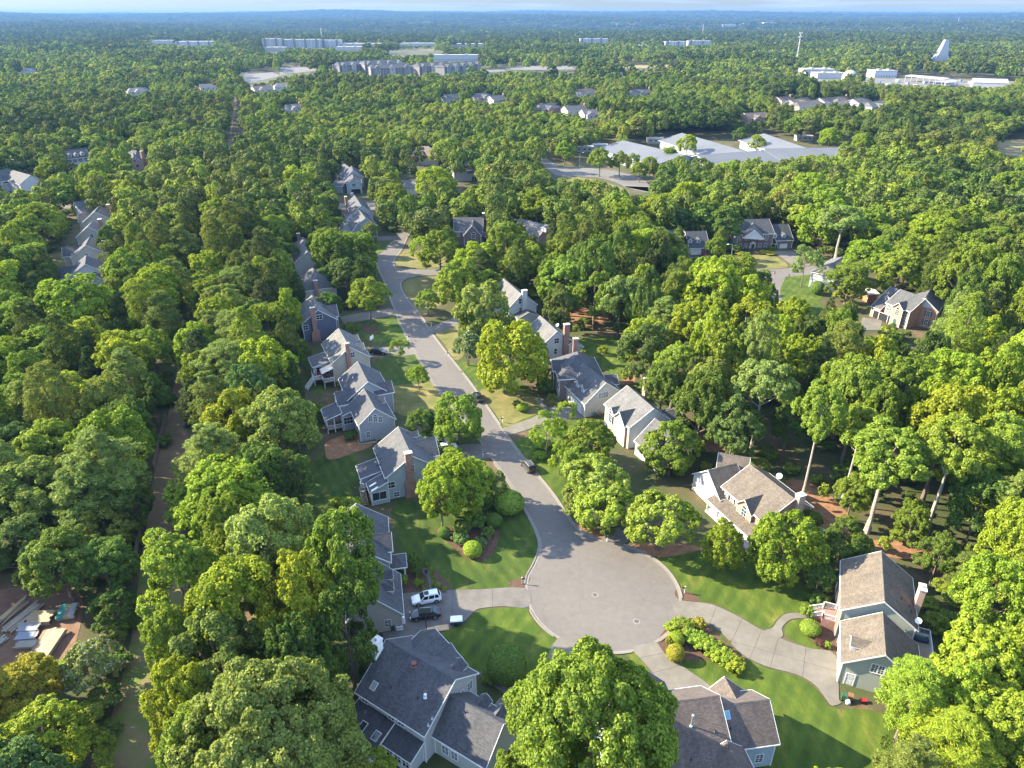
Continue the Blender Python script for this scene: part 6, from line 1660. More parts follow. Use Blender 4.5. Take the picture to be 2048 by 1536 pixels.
def trunk_mesh(name, Ht, r0, limbs, mat, rg, lean=0.3, multi=1, top=0.8):
    mb = MB()
    for s in range(multi):
        a0_ = 2 * math.pi * s / multi
        off = Vector((math.cos(a0_), math.sin(a0_), 0)) * (r0 * 1.2 if multi > 1 else 0)
        pts = [off * 1.0]
        nseg = 6
        dx, dy = rg.normal(size=2) * lean
        for i in range(1, nseg + 1):
            f = i / nseg
            q = Vector((dx * f * f + rg.normal() * .06, dy * f * f + rg.normal() * .06, Ht * top * f)) + off * (1 + f * (5 if multi > 1 else 0))
            pts.append(q)
        rr = [r0 * (1.35 if i == 0 else 1) * (1 - 0.78 * i / nseg) for i in range(nseg + 1)]
        for i in range(nseg): mb.bar(pts[i], pts[i + 1], rr[i], 7, rr[i + 1], cap=False)
        for c, _ in limbs[s::multi]:
            f = min(0.92, max(0.25, (c[2] - 0.22 * math.hypot(c[0], c[1]) - 0.12 * Ht) / (Ht * top)))
            i = min(nseg - 1, int(f * nseg)); g = f * nseg - i
            st = pts[i].lerp(pts[i + 1], g); rs = (rr[i] * (1 - g) + rr[i + 1] * g) * 0.6
            e = Vector(c) * 0.9 + Vector((0, 0, c[2] * 0.1)); mid = st.lerp(e, 0.5) + Vector((0, 0, -0.05 * (e - st).length))
            mb.bar(st, mid, rs, 5, rs * .65, cap=False); mb.bar(mid, e, rs * .65, 5, rs * .2, cap=False)
    return mb.mesh(name, mat, True)
BARK = m_ground('grey_brown_bark', [(0.3, (0.10, 0.075, 0.058)), (0.7, (0.17, 0.135, 0.105))], 2.0, 0.95, bmp=0.8, fine=5.0)
BARK_P = m_ground('pale_grey_bark', [(0.3, (0.22, 0.185, 0.15)), (0.7, (0.36, 0.31, 0.26))], 1.4, 0.9, bmp=0.6, fine=5.0)
LEAF = m_leaf('broad_leaves'); NEEDLE = m_leaf('pine_needles', trans=0.22, vary=0.45); HEDGE = m_leaf('hedge_leaves', trans=0.2, vary=0.4)
BLOSSOM = m_leaf('leaves_with_blossom', trans=0.3, vary=0.45, blossom=((0.34, 0.34, 0.20), 0.07))
BLOSSOM2 = m_leaf('leaves_with_white_flowers', trans=0.25, vary=0.4, blossom=((0.46, 0.44, 0.38), 0.13))
LEAF_I = m_leaf('woodland_leaves', inst=True); NEEDLE_I = m_leaf('woodland_needles', inst=True, deep=.58, trans=0.22, vary=0.45); LEAF_F = m_leaf('distant_woodland_leaves', inst=True, deep=.5)
PR = {}
def proto(key, crown, trunk, H_, R_, n):
    a = np.empty(len(crown.vertices) * 3, np.float32); crown.vertices.foreach_get('co', a); a = a.reshape(-1, 3)
    PR[key] = (crown, trunk, float(a[:, 2].max()), float(np.percentile(np.hypot(a[:, 0], a[:, 1]), 96)))     # as grown
def broad(key, seed, H_, R_, z0, nl, nc, size, rl=(0.26, 0.36), k=13, mat=None, top=0.8, r0=0.32, bark=None, zlow=-0.55, shape=1.0, multi=1, q=0.34, aspect=0.72, squash=1.0, gap=0.0):
    rg = np.random.default_rng(seed)
    zc = (z0 + H_) / 2; rz = (H_ - z0) / 2
    ctr = np.array([0, 0, zc - rz * 0.2])
    d = fib(nl, rg)
    d = d[d[:, 2] > zlow]
    s = 0.70 * rg.uniform(0.78, 1.14, len(d))[:, None]
    wid = 1.0 - 0.28 * np.clip(d[:, 2:3], 0, 1) * shape
    c = d * np.array([R_, R_, rz]) * s * np.concatenate([wid, wid, np.ones_like(wid)], 1) + np.array([0, 0, zc])
    if gap: c = c[rg.uniform(size=len(c)) > gap]
    r = R_ * rg.uniform(rl[0], rl[1], len(c))
    L_, Rr = sublobes(c, r, ctr, rg, k, q)
    v = foliage(L_, Rr, ctr, nc, size, aspect, rg, big=float(r.min()) * .6)
    limbs = list(zip(c, r))[:: max(1, len(c) // (9 * multi))]
    proto(key, quad_mesh('crown', v, mat or LEAF), trunk_mesh('trunk', H_, r0, limbs, bark or BARK, rg, multi=multi, top=top), H_, R_, nc)
def pine(key, seed, H_, R_, zb, nc, nw=15, size=0.62, mat=None):
    rg = np.random.default_rng(seed)
    c, r = [], []
    for i in range(nw):
        f = (i + rg.uniform(0, .8)) / nw
        z = zb + (H_ - 0.9 - zb) * f
        prof = R_ * (0.55 + 0.6 * f - 1.02 * f ** 2.4) * 1.15
        m = max(2, int(3 + 3.5 * prof / R_))
        a = rg.uniform(0, 6.3)
        for j in range(m):
            th = a + 2 * math.pi * j / m + rg.normal() * .3; rr = prof * rg.uniform(0.5, 0.95)
            c.append((rr * math.cos(th), rr * math.sin(th), z + rg.normal() * .45 + 0.12 * rr)); r.append(rg.uniform(0.75, 1.25) * (0.75 + .5 * prof / R_) * R_ / 4.0)
    c.append((0, 0, H_ - 0.8)); r.append(0.9)
    c, r = np.array(c), np.array(r)
    ctr = np.array([0, 0, (zb + H_) / 2])
    ax = np.array([0, 0, 1.0]) * c[:, 2:3]
    L_, Rr = sublobes(c, r, ctr, rg, 6, 0.48)
    v = foliage(L_, Rr, ctr, nc, size, 0.20, rg, up=0.4, jit=0.7, inner=0.2, big=float(r.min()) * .65)
    proto(key, quad_mesh('crown', v, mat or NEEDLE), trunk_mesh('trunk', H_, 0.26, list(zip(c, r))[::5], BARK, rg, lean=.5, top=0.95), H_, R_, nc)
broad('oak1', 1, 17, 6.2, 3.0, 36, 24000, 0.37, gap=.06); broad('oak2', 2, 17, 6.2, 2.6, 44, 24000, 0.37, rl=(.20, .36), gap=.1); broad('oak3', 3, 18, 6.4, 3.6, 30, 22000, 0.38, rl=(.24, .42), gap=.12)
broad('round1', 14, 11, 5.6, 0.5, 44, 24000, 0.33, rl=(.20, .32), zlow=-.85, shape=.9, r0=.26); broad('round2', 15, 12, 5.2, 0.6, 38, 22000, 0.33, rl=(.20, .36), zlow=-.85, shape=1.2, r0=.24)
broad('oak4', 4, 17, 6.0, 2.8, 46, 24000, 0.35, rl=(.18, .30), shape=1.3)
broad('maple1', 5, 13, 4.4, 2.0, 30, 18000, 0.29, shape=1.5, r0=.22); broad('maple2', 6, 13, 4.4, 2.2, 24, 16000, 0.30, rl=(.24, .40), shape=1.4, r0=.22, gap=.12)
broad('tall1', 7, 25, 6.4, 12.0, 32, 20000, 0.40, r0=.46, bark=BARK_P, zlow=-.45, gap=.05); broad('tall2', 8, 25, 6.0, 12.5, 28, 19000, 0.40, r0=.38, bark=BARK_P, zlow=-.4, gap=.1)
broad('big1', 9, 18, 10.0, 2.6, 70, 72000, 0.34, rl=(.17, .28), k=14, r0=.5); broad('big2', 10, 18, 9.0, 3.0, 58, 64000, 0.34, rl=(.18, .30), k=14, r0=.5, gap=.06)
broad('myrtle1', 11, 8.5, 5.2, 1.4, 50, 17000, 0.30, rl=(.17, .27), mat=BLOSSOM, r0=.10, multi=5, zlow=-.35, shape=.4, top=.6); broad('myrtle2', 12, 8, 4.2, 1.2, 44, 13000, 0.28, rl=(.18, .30), mat=BLOSSOM2, r0=.10, multi=4, zlow=-.4, shape=.5, top=.6)
broad('airy', 13, 9, 4.4, 1.6, 34, 8500, 0.30, rl=(.18, .30), r0=.13, gap=.2, zlow=-.4, shape=.8, aspect=.5)
pine('pine1', 21, 22, 4.2, 7.0, 24000, size=.5); pine('pine2', 22, 22, 4.0, 5.0, 24000, nw=18, size=.5); pine('pine3', 23, 20, 4.6, 8.0, 22000, nw=12, size=.5)
def shrub_proto(key, seed, R_, H_, n, size, lumps, mat=HEDGE, smooth=0.0):
    rg = np.random.default_rng(seed)
    d = fib(lumps, rg, .12); d = d[d[:, 2] > -.35]
    c = d * np.array([R_, R_, H_ * .5]) * (0.62 if smooth == 0 else .45) + np.array([0, 0, H_ * .48])
    r = min(R_, H_ * .6) * (rg.uniform(.34, .5, len(c)) if smooth == 0 else np.full(len(c), .56))
    if smooth:
        k = rg.normal(size=(int(n * 1.6), 3)); k /= np.linalg.norm(k, axis=1, keepdims=True); k = k[k[:, 2] > -.75][:n]
        p = k * np.array([R_, R_, H_ * .52]) * rg.uniform(.93, 1.02, len(k))[:, None] + np.array([0, 0, H_ * .5])
        p = p[p[:, 2] > .05]; k = k[:len(p)]
        nr = (p - np.array([0, 0, H_ * .5])) + rg.normal(size=p.shape) * R_ * .45
        v = cards(p, nr, size, .7, rg)
    else:
        L_, Rr = sublobes(c, r, np.array([0, 0, H_ * .3]), rg, 3, .5)
        v = foliage(L_, Rr, np.array([0, 0, H_ * .3]), n, size, .7, rg)
    rgt = np.random.default_rng(seed)
    proto(key, quad_mesh('foliage', v, mat), trunk_mesh('stem', H_ * .7, .05 * R_ + .02, [((0.3 * R_, 0, H_ * .5), 1), ((-.3 * R_, .1, H_ * .5), 1)], BARK, rgt, lean=.05, multi=2), H_, R_, n)
shrub_proto('ball', 31, 1.0, 1.9, 5200, 0.12, 24, smooth=1); shrub_proto('bigball', 32, 3.0, 5.6, 15000, 0.20, 24, smooth=1); shrub_proto('bush', 33, 1.2, 1.7, 2600, 0.17, 18); shrub_proto('bush2', 34, 1.2, 2.0, 2600, 0.19, 14)
broad('cone', 35, 6, 1.9, 0.2, 40, 7000, 0.2, rl=(.25, .36), mat=HEDGE, shape=2.2, zlow=-.9, r0=.1)
# models for the woods too far to be taken tree by tree
def lo(key, src_seed, H_, R_, z0, nl, nc, size, mat, asp=.75):
    rg = np.random.default_rng(src_seed)
    zc, rz = (z0 + H_) / 2, (H_ - z0) / 2
    d = fib(nl, rg); d = d[d[:, 2] > -.5]
    c = d * np.array([R_, R_, rz]) * (.68 * rg.uniform(.75, 1.15, len(d)))[:, None] + np.array([0, 0, zc]); r = R_ * rg.uniform(.28, .42, len(c))
    v = foliage(c, r, np.array([0, 0, zc]), nc, size, asp, rg, up=.3, jit=.4)
    PR[key] = (quad_mesh('crown', v, mat), None, H_, R_)
lo('w1', 41, 17, 5.6, 2, 26, 1500, 1.0, LEAF_I); lo('w2', 42, 18, 5.2, 2, 20, 1400, 1.0, LEAF_I); lo('w3', 43, 20, 4.2, 3, 30, 1500, 1.0, NEEDLE_I, .4)
lo('v1', 44, 17, 6.4, 1, 18, 420, 2.0, LEAF_I); lo('v2', 45, 20, 5.0, 1, 18, 420, 2.0, NEEDLE_I)
def clump(key, seed):
    rg = np.random.default_rng(seed)
    vs = []
    for i in range(16):
        x, y = rg.uniform(-34, 34), rg.uniform(-30, 30)
        H_, R_ = rg.uniform(13, 20), rg.uniform(5.5, 9)
        d = fib(6, rg); d[:, 2] = abs(d[:, 2])
        c = d * np.array([R_ * .5, R_ * .5, H_ * .3]) + np.array([x, y, H_ * .55]); r = np.full(len(c), R_ * .55)
        vs.append(foliage(c, r, np.array([x, y, H_ * .5]), 60, 5.5, .8, rg, up=.4, jit=.4))
    PR[key] = (quad_mesh('crowns', np.concatenate(vs), LEAF_F), None, 17, 34)
clump('c1', 46); clump('c2', 47)

HUES = {'y': ('yellow green', (0.215, 0.262, 0.024)), 'g': ('mid green', (0.155, 0.215, 0.028)), 'd': ('dark green', (0.094, 0.148, 0.028)), 'o': ('olive', (0.148, 0.188, 0.040)),
        'b': ('blue green', (0.095, 0.152, 0.042)), 'p': ('pale green', (0.180, 0.240, 0.062)), 'r': ('rusty gold', (0.235, 0.225, 0.028)), 'l': ('lime green', (0.182, 0.252, 0.024)), 'm': ('dark red', (0.085, 0.036, 0.034))}
KINDS = {'oak': ('broadleaf tree', 'tree', ('oak1', 'oak2', 'oak3', 'oak4')), 'round': ('full crowned tree', 'tree', ('round1', 'round2')), 'maple': ('slender broadleaf tree', 'tree', ('maple1', 'maple2')), 'tall': ('bare stemmed tall tree', 'tree', ('tall1', 'tall2')), 'big': ('spreading broadleaf tree', 'tree', ('big1', 'big2')),
         'myrtle': ('domed flowering tree', 'tree', ('myrtle1',)), 'white': ('white flowered tree', 'tree', ('myrtle2',)), 'airy': ('airy garden tree', 'tree', ('airy',)), 'pine': ('pine', 'pine', ('pine1', 'pine2', 'pine3')),
         'ball': ('clipped round bush', 'bush', ('ball',)), 'bigball': ('huge clipped ball bush', 'bush', ('bigball',)), 'bush': ('loose bush', 'bush', ('bush', 'bush2')), 'cone': ('conical evergreen', 'evergreen', ('cone',))}
NAMES = {'round': 'broadleaf_tree', 'oak': 'broadleaf_tree', 'maple': 'broadleaf_tree', 'tall': 'broadleaf_tree', 'big': 'broadleaf_tree', 'myrtle': 'flowering_tree', 'white': 'flowering_tree', 'airy': 'garden_tree', 'pine': 'pine_tree', 'ball': 'bush', 'bigball': 'bush', 'bush': 'bush', 'cone': 'evergreen_shrub'}
TREES = []     # (x, y, H, R, kind, hue, label or None)
trn = random.Random(5)
def T(u, v, w, H_, kind, hue, lab=None, f=None):
    """tree whose crown centre shows at (u, v) and is w photo pixels wide"""
    f = f if f is not None else {'tall': .70, 'pine': .66, 'myrtle': .6, 'ball': .5, 'bush': .5, 'bigball': .5, 'cone': .5, 'round': .52}.get(kind, .6)
    if u == 1185 and kind == 'big': f = .62
    for _ in range(3):
        p = G(u, v, H_ * f); dpt = proj(p)[2]
        if kind in ('oak', 'maple', 'airy', 'white', 'round'): H_ = max(H_, 1.02 * w * dpt / FPX + .8)
        elif kind == 'myrtle': H_ = max(H_, .82 * w * dpt / FPX)
    p = G(u, v, H_ * f); dpt = proj(p)[2]
    TREES.append((p.x, p.y, H_, w / 2 * dpt / FPX, kind, hue, lab))
exec_list = [
 # lower left group
 (550, 1100, 185, 22, 'oak', 'p'), (690, 1125, 150, 24, 'oak', 'g'), (692, 1250, 130, 20, 'oak', 'd'), (600, 1215, 160, 23, 'maple', 'y'), (620, 1330, 130, 17, 'oak', 'd'), (470, 1115, 90, 17, 'maple', 'g'),
 (360, 1160, 165, 20, 'oak', 'g'), (470, 1225, 190, 22, 'oak', 'l'), (440, 1320, 210, 19, 'oak', 'o'), (345, 1290, 110, 17, 'oak', 'g'), (370, 1400, 140, 17, 'oak', 'y'), (540, 1465, 350, 22, 'big', 'p'), (400, 1500, 160, 17, 'oak', 'g'), (735, 1560, 130, 7, 'maple', 'y'), (590, 1330, 120, 18, 'oak', 'd'), (345,1470,90,9,'oak','y'),
 (1185, 1445, 345, 26, 'big', 'g'), (1285, 1490, 150, 12, 'maple', 'y'), (1110, 1520, 170, 12, 'oak', 'g'),
 # left of the mown strip
 (50, 1375, 135, 7, 'oak', 'r'), (178, 1330, 118, 7, 'white', 'p', 'low white flowered tree between the lumber yard and the mown strip'), (80, 1485, 190, 8, 'oak', 'y'), (175, 1500, 100, 6, 'oak', 'g'), (120, 1125, 160, 10, 'oak', 'd'), (40, 1095, 150, 11, 'oak', 'b'), (205, 1130, 130, 9, 'oak', 'd'), (225, 1215, 90, 6, 'oak', 'd'), (215, 1060, 110, 9, 'oak', 'o'),
 (205, 935, 150, 21, 'pine', 'o'), (165, 985, 130, 17, 'pine', 'o'), (70, 985, 170, 15, 'oak', 'o'), (100, 900, 140, 15, 'oak', 'g'), (30, 905, 130, 15, 'oak', 'b'), (255, 860, 110, 17, 'oak', 'd'), (215, 815, 120, 18, 'oak', 'o'), (140, 800, 130, 16, 'oak', 'y'), (50, 800, 120, 15, 'oak', 'g'), (245, 720, 130, 18, 'oak', 'y'), (170, 690, 120, 17, 'oak', 'y'), (90, 705, 130, 15, 'oak', 'g'), (300, 700, 90, 16, 'oak', 'g'),
 (150, 620, 150, 15, 'oak', 'l'), (245, 630, 75, 14, 'maple', 'g'), (40, 640, 110, 12, 'oak', 'g'), (325, 630, 75, 20, 'pine', 'o'), (350, 560, 70, 20, 'pine', 'o'), (365, 490, 65, 20, 'pine', 'o'), (250, 545, 90, 13, 'oak', 'g'), (305, 790, 75, 14, 'oak', 'd'), (265, 1000, 70, 12, 'oak', 'd'),
 # between the strip and the street
 (555, 850, 165, 20, 'oak', 'o'), (425, 915, 140, 19, 'pine', 'o'), (450, 1000, 180, 17, 'oak', 'l'), (380, 1005, 110, 9, 'oak', 'g'), (470, 845, 130, 19, 'oak', 'y'), (520, 960, 130, 17, 'oak', 'd'), (580, 955, 100, 14, 'oak', 'd'), (450, 735, 110, 19, 'pine', 'o'), (420, 790, 80, 17, 'pine', 'o'), (530, 735, 120, 20, 'maple', 'l'), (470, 670, 100, 19, 'pine', 'o'), (425, 665, 80, 18, 'pine', 'o'), (540, 655, 80, 18, 'oak', 'g'), (575, 625, 60, 18, 'maple', 'l'), (590, 700, 60, 8, 'oak', 'd'), (470, 575, 90, 18, 'pine', 'o'), (530, 560, 90, 19, 'oak', 'g'), (430, 610, 70, 17, 'pine', 'o'), (500, 790, 100, 18, 'oak', 'b'), (555, 780, 60, 9, 'maple', 'y'), (565, 600, 60, 10, 'oak', 'd'),
 # street trees, left kerb
 (737, 592, 88, 10, 'maple', 'g', 'round street tree with bare stem in a mulch ring by the left kerb'), (727, 540, 62, 11, 'maple', 'l'), (648, 555, 50, 8, 'oak', 'd'), (712, 500, 90, 12, 'oak', 'g'), (648, 490, 75, 12, 'oak', 'g'), (650, 445, 66, 12, 'maple', 'g'), (742, 462, 40, 8, 'oak', 'o'), (560, 505, 70, 13, 'oak', 'd'),
 (797, 697, 42, 4.5, 'airy', 'g'), (836, 750, 46, 5.5, 'maple', 'l'), (655, 610, 60, 5, 'oak', 'd'), (700, 660, 36, 3.5, 'oak', 'd'), (843, 842, 60, 6, 'oak', 'd'), (880, 850, 50, 6, 'oak', 'd'), (918, 835, 102, 8, 'round', 'g', 'broad round tree overhanging the left kerb above the short driveway'), (908, 970, 140, 12, 'round', 'l', 'bright leafy tree between the pale blue house and the turning circle'),
 (880, 990, 100, 13, 'maple', 'l'), (940, 960, 95, 11, 'maple', 'l'), (990, 968, 60, 4, 'airy', 'o'),
 # street trees, right side
 (915, 565, 92, 14, 'round', 'g'), (955, 520, 90, 15, 'maple', 'l'), (880, 500, 90, 13, 'oak', 'g'), (848, 495, 60, 11, 'airy', 'l'), (845, 445, 60, 12, 'oak', 'p'), (855, 600, 50, 6, 'oak', 'g'), (968, 622, 112, 9, 'round', 'p', 'pale willowy tree in front of the tall pale grey house'), (935, 690, 66, 5, 'white', 'd', 'dark tree topped with white blossom beside the big round street tree'), (1022, 712, 146, 11, 'round', 'y', 'big round yellow green tree on the right kerb below the white house'),
 (1070, 700, 60, 7, 'oak', 'o'), (1135, 820, 46, 5, 'airy', 'l'), (1105, 800, 30, 3.5, 'airy', 'g'), (1095, 860, 86, 6, 'airy', 'l', 'sparse yellow green tree beside the right driveway'), (1120, 915, 60, 6, 'airy', 'l'), (1150, 930, 70, 6, 'round', 'g'), (1075, 740, 50, 7, 'oak', 'd'), (1012, 600, 40, 8, 'oak', 'd'), (945, 655, 60, 6, 'round', 'd'), (1000, 665, 60, 7, 'round', 'o'), (1340, 310, 36, 9, 'oak', 'l'), (1400, 335, 44, 11, 'oak', 'd'), (1300, 330, 40, 10, 'oak', 'g'), (1545, 345, 44, 12, 'oak', 'l'), (1420, 340, 36, 10, 'oak', 'g'), (1625, 330, 44, 12, 'oak', 'g'), (1360, 325, 30, 9, 'maple', 'l'), (1180, 885, 100, 6, 'round', 'g'), (1190, 960, 140, 8, 'myrtle', 'g'), (1210, 1010, 130, 8, 'myrtle', 'l'), (1165, 1000, 90, 6, 'myrtle', 'o'), (1322, 1040, 152, 8, 'myrtle', 'y', 'wide domed tree with cream blossom at the head of the turning circle'),
 (1445, 1090, 92, 10, 'round', 'l', 'upright lime green tree standing on the lawn by the columned porch'), (1570, 1090, 150, 12, 'round', 'l', 'large lime green tree hiding the right end of the columned porch house'), (1343, 895, 118, 11, 'round', 'g', 'leafy tree covering the garage of the house with white siding'), (1090, 770, 36, 5, 'cone', 'd'),
 # lower right
 (1830, 1380, 130, 15, 'pine', 'l'), (1960, 1340, 180, 16, 'oak', 'y'), (1985, 1200, 150, 18, 'oak', 'l'), (1905, 1480, 170, 13, 'pine', 'l'), (2010, 1450, 150, 14, 'oak', 'y'), (2030, 1080, 120, 20, 'oak', 'l'), (1930, 1400, 130, 15, 'oak', 'l'), (1790, 1500, 70, 6, 'airy', 'd'), (2040,1330,100,18,'oak','l'), (1980,1530,140,10,'oak','g'),
 # right hand wood, with bare stems showing
 (1640, 840, 110, 25, 'tall', 'g', 'tall tree with a long bare pale stem above the columned porch house'), (1775, 920, 180, 22, 'tall', 'g', 'wide tall tree on a forked pale trunk in the right wood'), (1905, 910, 150, 24, 'tall', 'g', 'tall tree on a thick leaning pale trunk in the right wood'), (1525, 780, 130, 22, 'tall', 'p', 'tall tree with forked white stem behind the grey roofed house'), (1470, 850, 110, 17, 'oak', 'b'),
 (1708, 985, 70, 10, 'oak', 'g'), (1826, 1040, 70, 9, 'oak', 'g'), (1690, 1080, 90, 10, 'oak', 'd'), (1718, 1095, 60, 7, 'oak', 'g'), (1690, 780, 130, 20, 'oak', 'g'), (1800, 790, 140, 22, 'oak', 'g'), (1580, 840, 80, 13, 'oak', 'd'), (1960, 1010, 110, 18, 'oak', 'd'), (1880, 1110, 80, 10, 'oak', 'd'), (1930, 1140, 80, 9, 'pine', 'o'), (1720, 870, 110, 20, 'tall', 'g'), (2000, 860, 130, 22, 'oak', 'l'), (1900, 780, 130, 22, 'oak', 'l'), (1990, 760, 120, 22, 'oak', 'l'), (1600, 740, 110, 20, 'oak', 'l'), (1420, 780, 120, 18, 'oak', 'o'), (1400, 800, 70, 13, 'oak', 'd'), (1620,1040,50,5,'oak','d'),(1640,1150,70,6,'oak','d'),
 (1500, 650, 110, 20, 'oak', 'y'), (1430, 690, 110, 19, 'oak', 'p'), (1580, 650, 100, 19, 'oak', 'y'), (1330, 640, 90, 18, 'pine', 'o'), (1290, 700, 110, 18, 'oak', 'b'), (1240, 600, 100, 18, 'oak', 'p'), (1130, 560, 110, 19, 'oak', 'g', 'tall tree standing free behind the tall pale grey house'), (1190, 590, 90, 18, 'oak', 'g'), (1325, 770, 80, 15, 'oak', 'd'), (1350, 740, 110, 17, 'oak', 'g'), (1465, 565, 112, 15, 'round', 'g', 'round crowned tree hiding the bend of the right hand street'), (1520, 570, 60, 12, 'oak', 'd'),
 (1650, 440, 110, 18, 'round', 'l'), (1612, 525, 75, 8, 'airy', 'p', 'spreading thin tree on the lawn by the stop sign'), (1635, 575, 26, 4.5, 'ball', 'd', 'tall rounded evergreen at the corner of the white house end'), (1700, 560, 90, 14, 'oak', 'g'), (1740, 520, 100, 16, 'oak', 'l'), (1860, 480, 110, 18, 'oak', 'l'), (1800, 540, 100, 18, 'oak', 'g'), (1960, 620, 110, 14, 'oak', 'y'), (1350, 500, 60, 15, 'pine', 'o'), (1432, 495, 46, 10, 'oak', 'g'), (1010, 470, 70, 14, 'pine', 'o'), (1680, 640, 60, 10, 'oak', 'g'), (1230, 540, 70, 16, 'pine', 'o'), (1145, 470, 70, 16, 'oak', 'l'), (1785, 655, 20, 3, 'cone', 'd'),
 # upper left and centre
 (95, 345, 50, 12, 'oak', 'l'), (190, 350, 70, 15, 'oak', 'g'), (75, 450, 100, 16, 'oak', 'g'), (50, 530, 100, 14, 'oak', 'g'), (220, 480, 60, 14, 'oak', 'd'), (240, 460, 60, 13, 'oak', 'l'), (768, 345, 54, 15, 'maple', 'l', 'tall pale green tree standing alone at the head of the street'), (790, 400, 76, 12, 'oak', 'g'), (870, 370, 80, 14, 'oak', 'l'), (830, 320, 16, 5, 'oak', 'm'), (945, 490, 24, 5, 'oak', 'm'), (125, 380, 45, 8, 'oak', 'd'), (230, 370, 45, 10, 'oak', 'o'),
 (1245, 285, 30, 8, 'airy', 'g'), (1375, 290, 46, 12, 'oak', 'l'), (1480, 270, 34, 12, 'oak', 'd'), (1515, 285, 34, 10, 'oak', 'l'), (1460, 345, 50, 12, 'oak', 'l'), (1660, 275, 46, 12, 'oak', 'l'), (1725, 285, 44, 10, 'oak', 'l'), (1130, 300, 44, 12, 'oak', 'l'), (1280, 340, 36, 8, 'oak', 'l'), (1570, 395, 60, 17, 'maple', 'y'), (1345, 350, 50, 12, 'oak', 'd'), (1200, 318, 50, 8, 'oak', 'g'), (1240, 322, 44, 8, 'oak', 'g'), (1510, 330, 40, 10, 'airy', 'p'), (1600,330,40,10,'oak','l')]
for a in exec_list: T(*a)
# bushes
BUSHES = [(1013, 1328, 80, 5.2, 'bigball', 'd', 'huge round clipped bush on the lawn of the charcoal roofed house'), (1351, 1305, 38, 2.3, 'ball', 'r', 'golden clipped ball bush beside the turning circle'), (1353, 1277, 32, 2.0, 'ball', 'l'), (1338, 1282, 18, 1.8, 'bush', 'r'), (1365, 1253, 50, 2.0, 'bush', 'g'), (1345, 1256, 36, 1.8, 'bush', 'l'), (1399, 1246, 28, 1.8, 'bush', 'r'),
 (945, 1098, 38, 2.6, 'ball', 'l', 'bright green clipped ball bush on the shaded lawn'), (888, 1064, 26, 2.0, 'ball', 'd'), (925, 1055, 40, 2.8, 'bush', 'd'), (950, 1040, 50, 3.0, 'bush', 'd'), (988, 1040, 34, 2.6, 'ball', 'd'), (975, 1065, 30, 2.0, 'bush', 'd'), (960, 1085, 30, 1.6, 'bush', 'b'), (1018, 1004, 62, 4.0, 'ball', 'g', 'large rounded bush at the left kerb above the turning circle'), (980, 1000, 40, 2.6, 'bush', 'd'), (920, 1075, 40, 1.6, 'bush', 'b'),
 (805, 1160, 22, 2.0, 'bush', 'g'), (835, 1165, 16, 1.6, 'bush', 'l'), (828, 1120, 30, 3.0, 'bush', 'd'), (833, 1140, 26, 2.4, 'bush', 'd'), (803, 1140, 20, 2.0, 'bush', 'd'), (1045, 814, 26, 1.8, 'ball', 'l', 'bright clipped bush on the dry front lawn right of the road'), (1034, 806, 18, 1.2, 'bush', 'd'), (1145, 1005, 34, 2.4, 'bush', 'l'), (1180, 1052, 30, 2.2, 'bush', 'l'), (1215, 1062, 30, 2.4, 'bush', 'd'), (1170, 1050, 16, 1.4, 'bush', 'd'),
 (1621, 1255, 40, 1.8, 'ball', 'g', 'clipped bush by the brick front steps of the sage house'), (1655, 1290, 16, 1.0, 'bush', 'l'), (1637, 1200, 40, 2.6, 'bush', 'd'), (1615, 1222, 30, 2.0, 'bush', 'g'), (1640, 1285, 22, 1.0, 'bush', 'm'), (720, 865, 22, 1.6, 'bush', 'd'), (700, 872, 26, 1.8, 'bush', 'd'), (735, 862, 22, 1.8, 'bush', 'b'), (775, 850, 20, 1.4, 'bush', 'd'), (680, 850, 24, 1.6, 'bush', 'b'), (690, 768, 26, 1.8, 'bush', 'g'), (700, 1010, 50, 3.2, 'bush', 'g'), (670, 1005, 26, 2.2, 'bush', 'l'), (1085, 885, 40, 2.0, 'bush', 'l'), (1150, 870, 36, 2.4, 'bush', 'g'), (1080, 910, 30, 1.4, 'bush', 'l'), (870, 895, 36, 2.4, 'bush', 'g'), (905, 905, 40, 2.6, 'bush', 'l'),
 (1205, 700, 22, 2.6, 'bush', 'y'), (1090, 770, 30, 3.6, 'bush', 'd'), (1430, 545, 26, 2.8, 'bush', 'd'), (1485, 507, 30, 1.0, 'bush', 'r'), (1535, 505, 34, 1.0, 'bush', 'r'), (1470, 495, 28, 3.6, 'cone', 'd'), (1180, 1290, 30, 1.6, 'bush', 'r'), (1640, 560, 0, 0, None, None), (260, 1080, 40, 1.8, 'bush', 'd'), (285, 1080, 26, 1.4, 'bush', 'l'), (262, 1125, 40, 2.0, 'bush', 'd'), (250, 1240, 60, 2.4, 'bush', 'd'), (235, 1320, 60, 2.4, 'bush', 'd'), (215, 1460, 50, 1.8, 'bush', 'd'), (325, 880, 40, 2.2, 'bush', 'd'), (335, 800, 40, 2.4, 'bush', 'd')]
for b_ in BUSHES:
    if b_[4]: T(*b_)
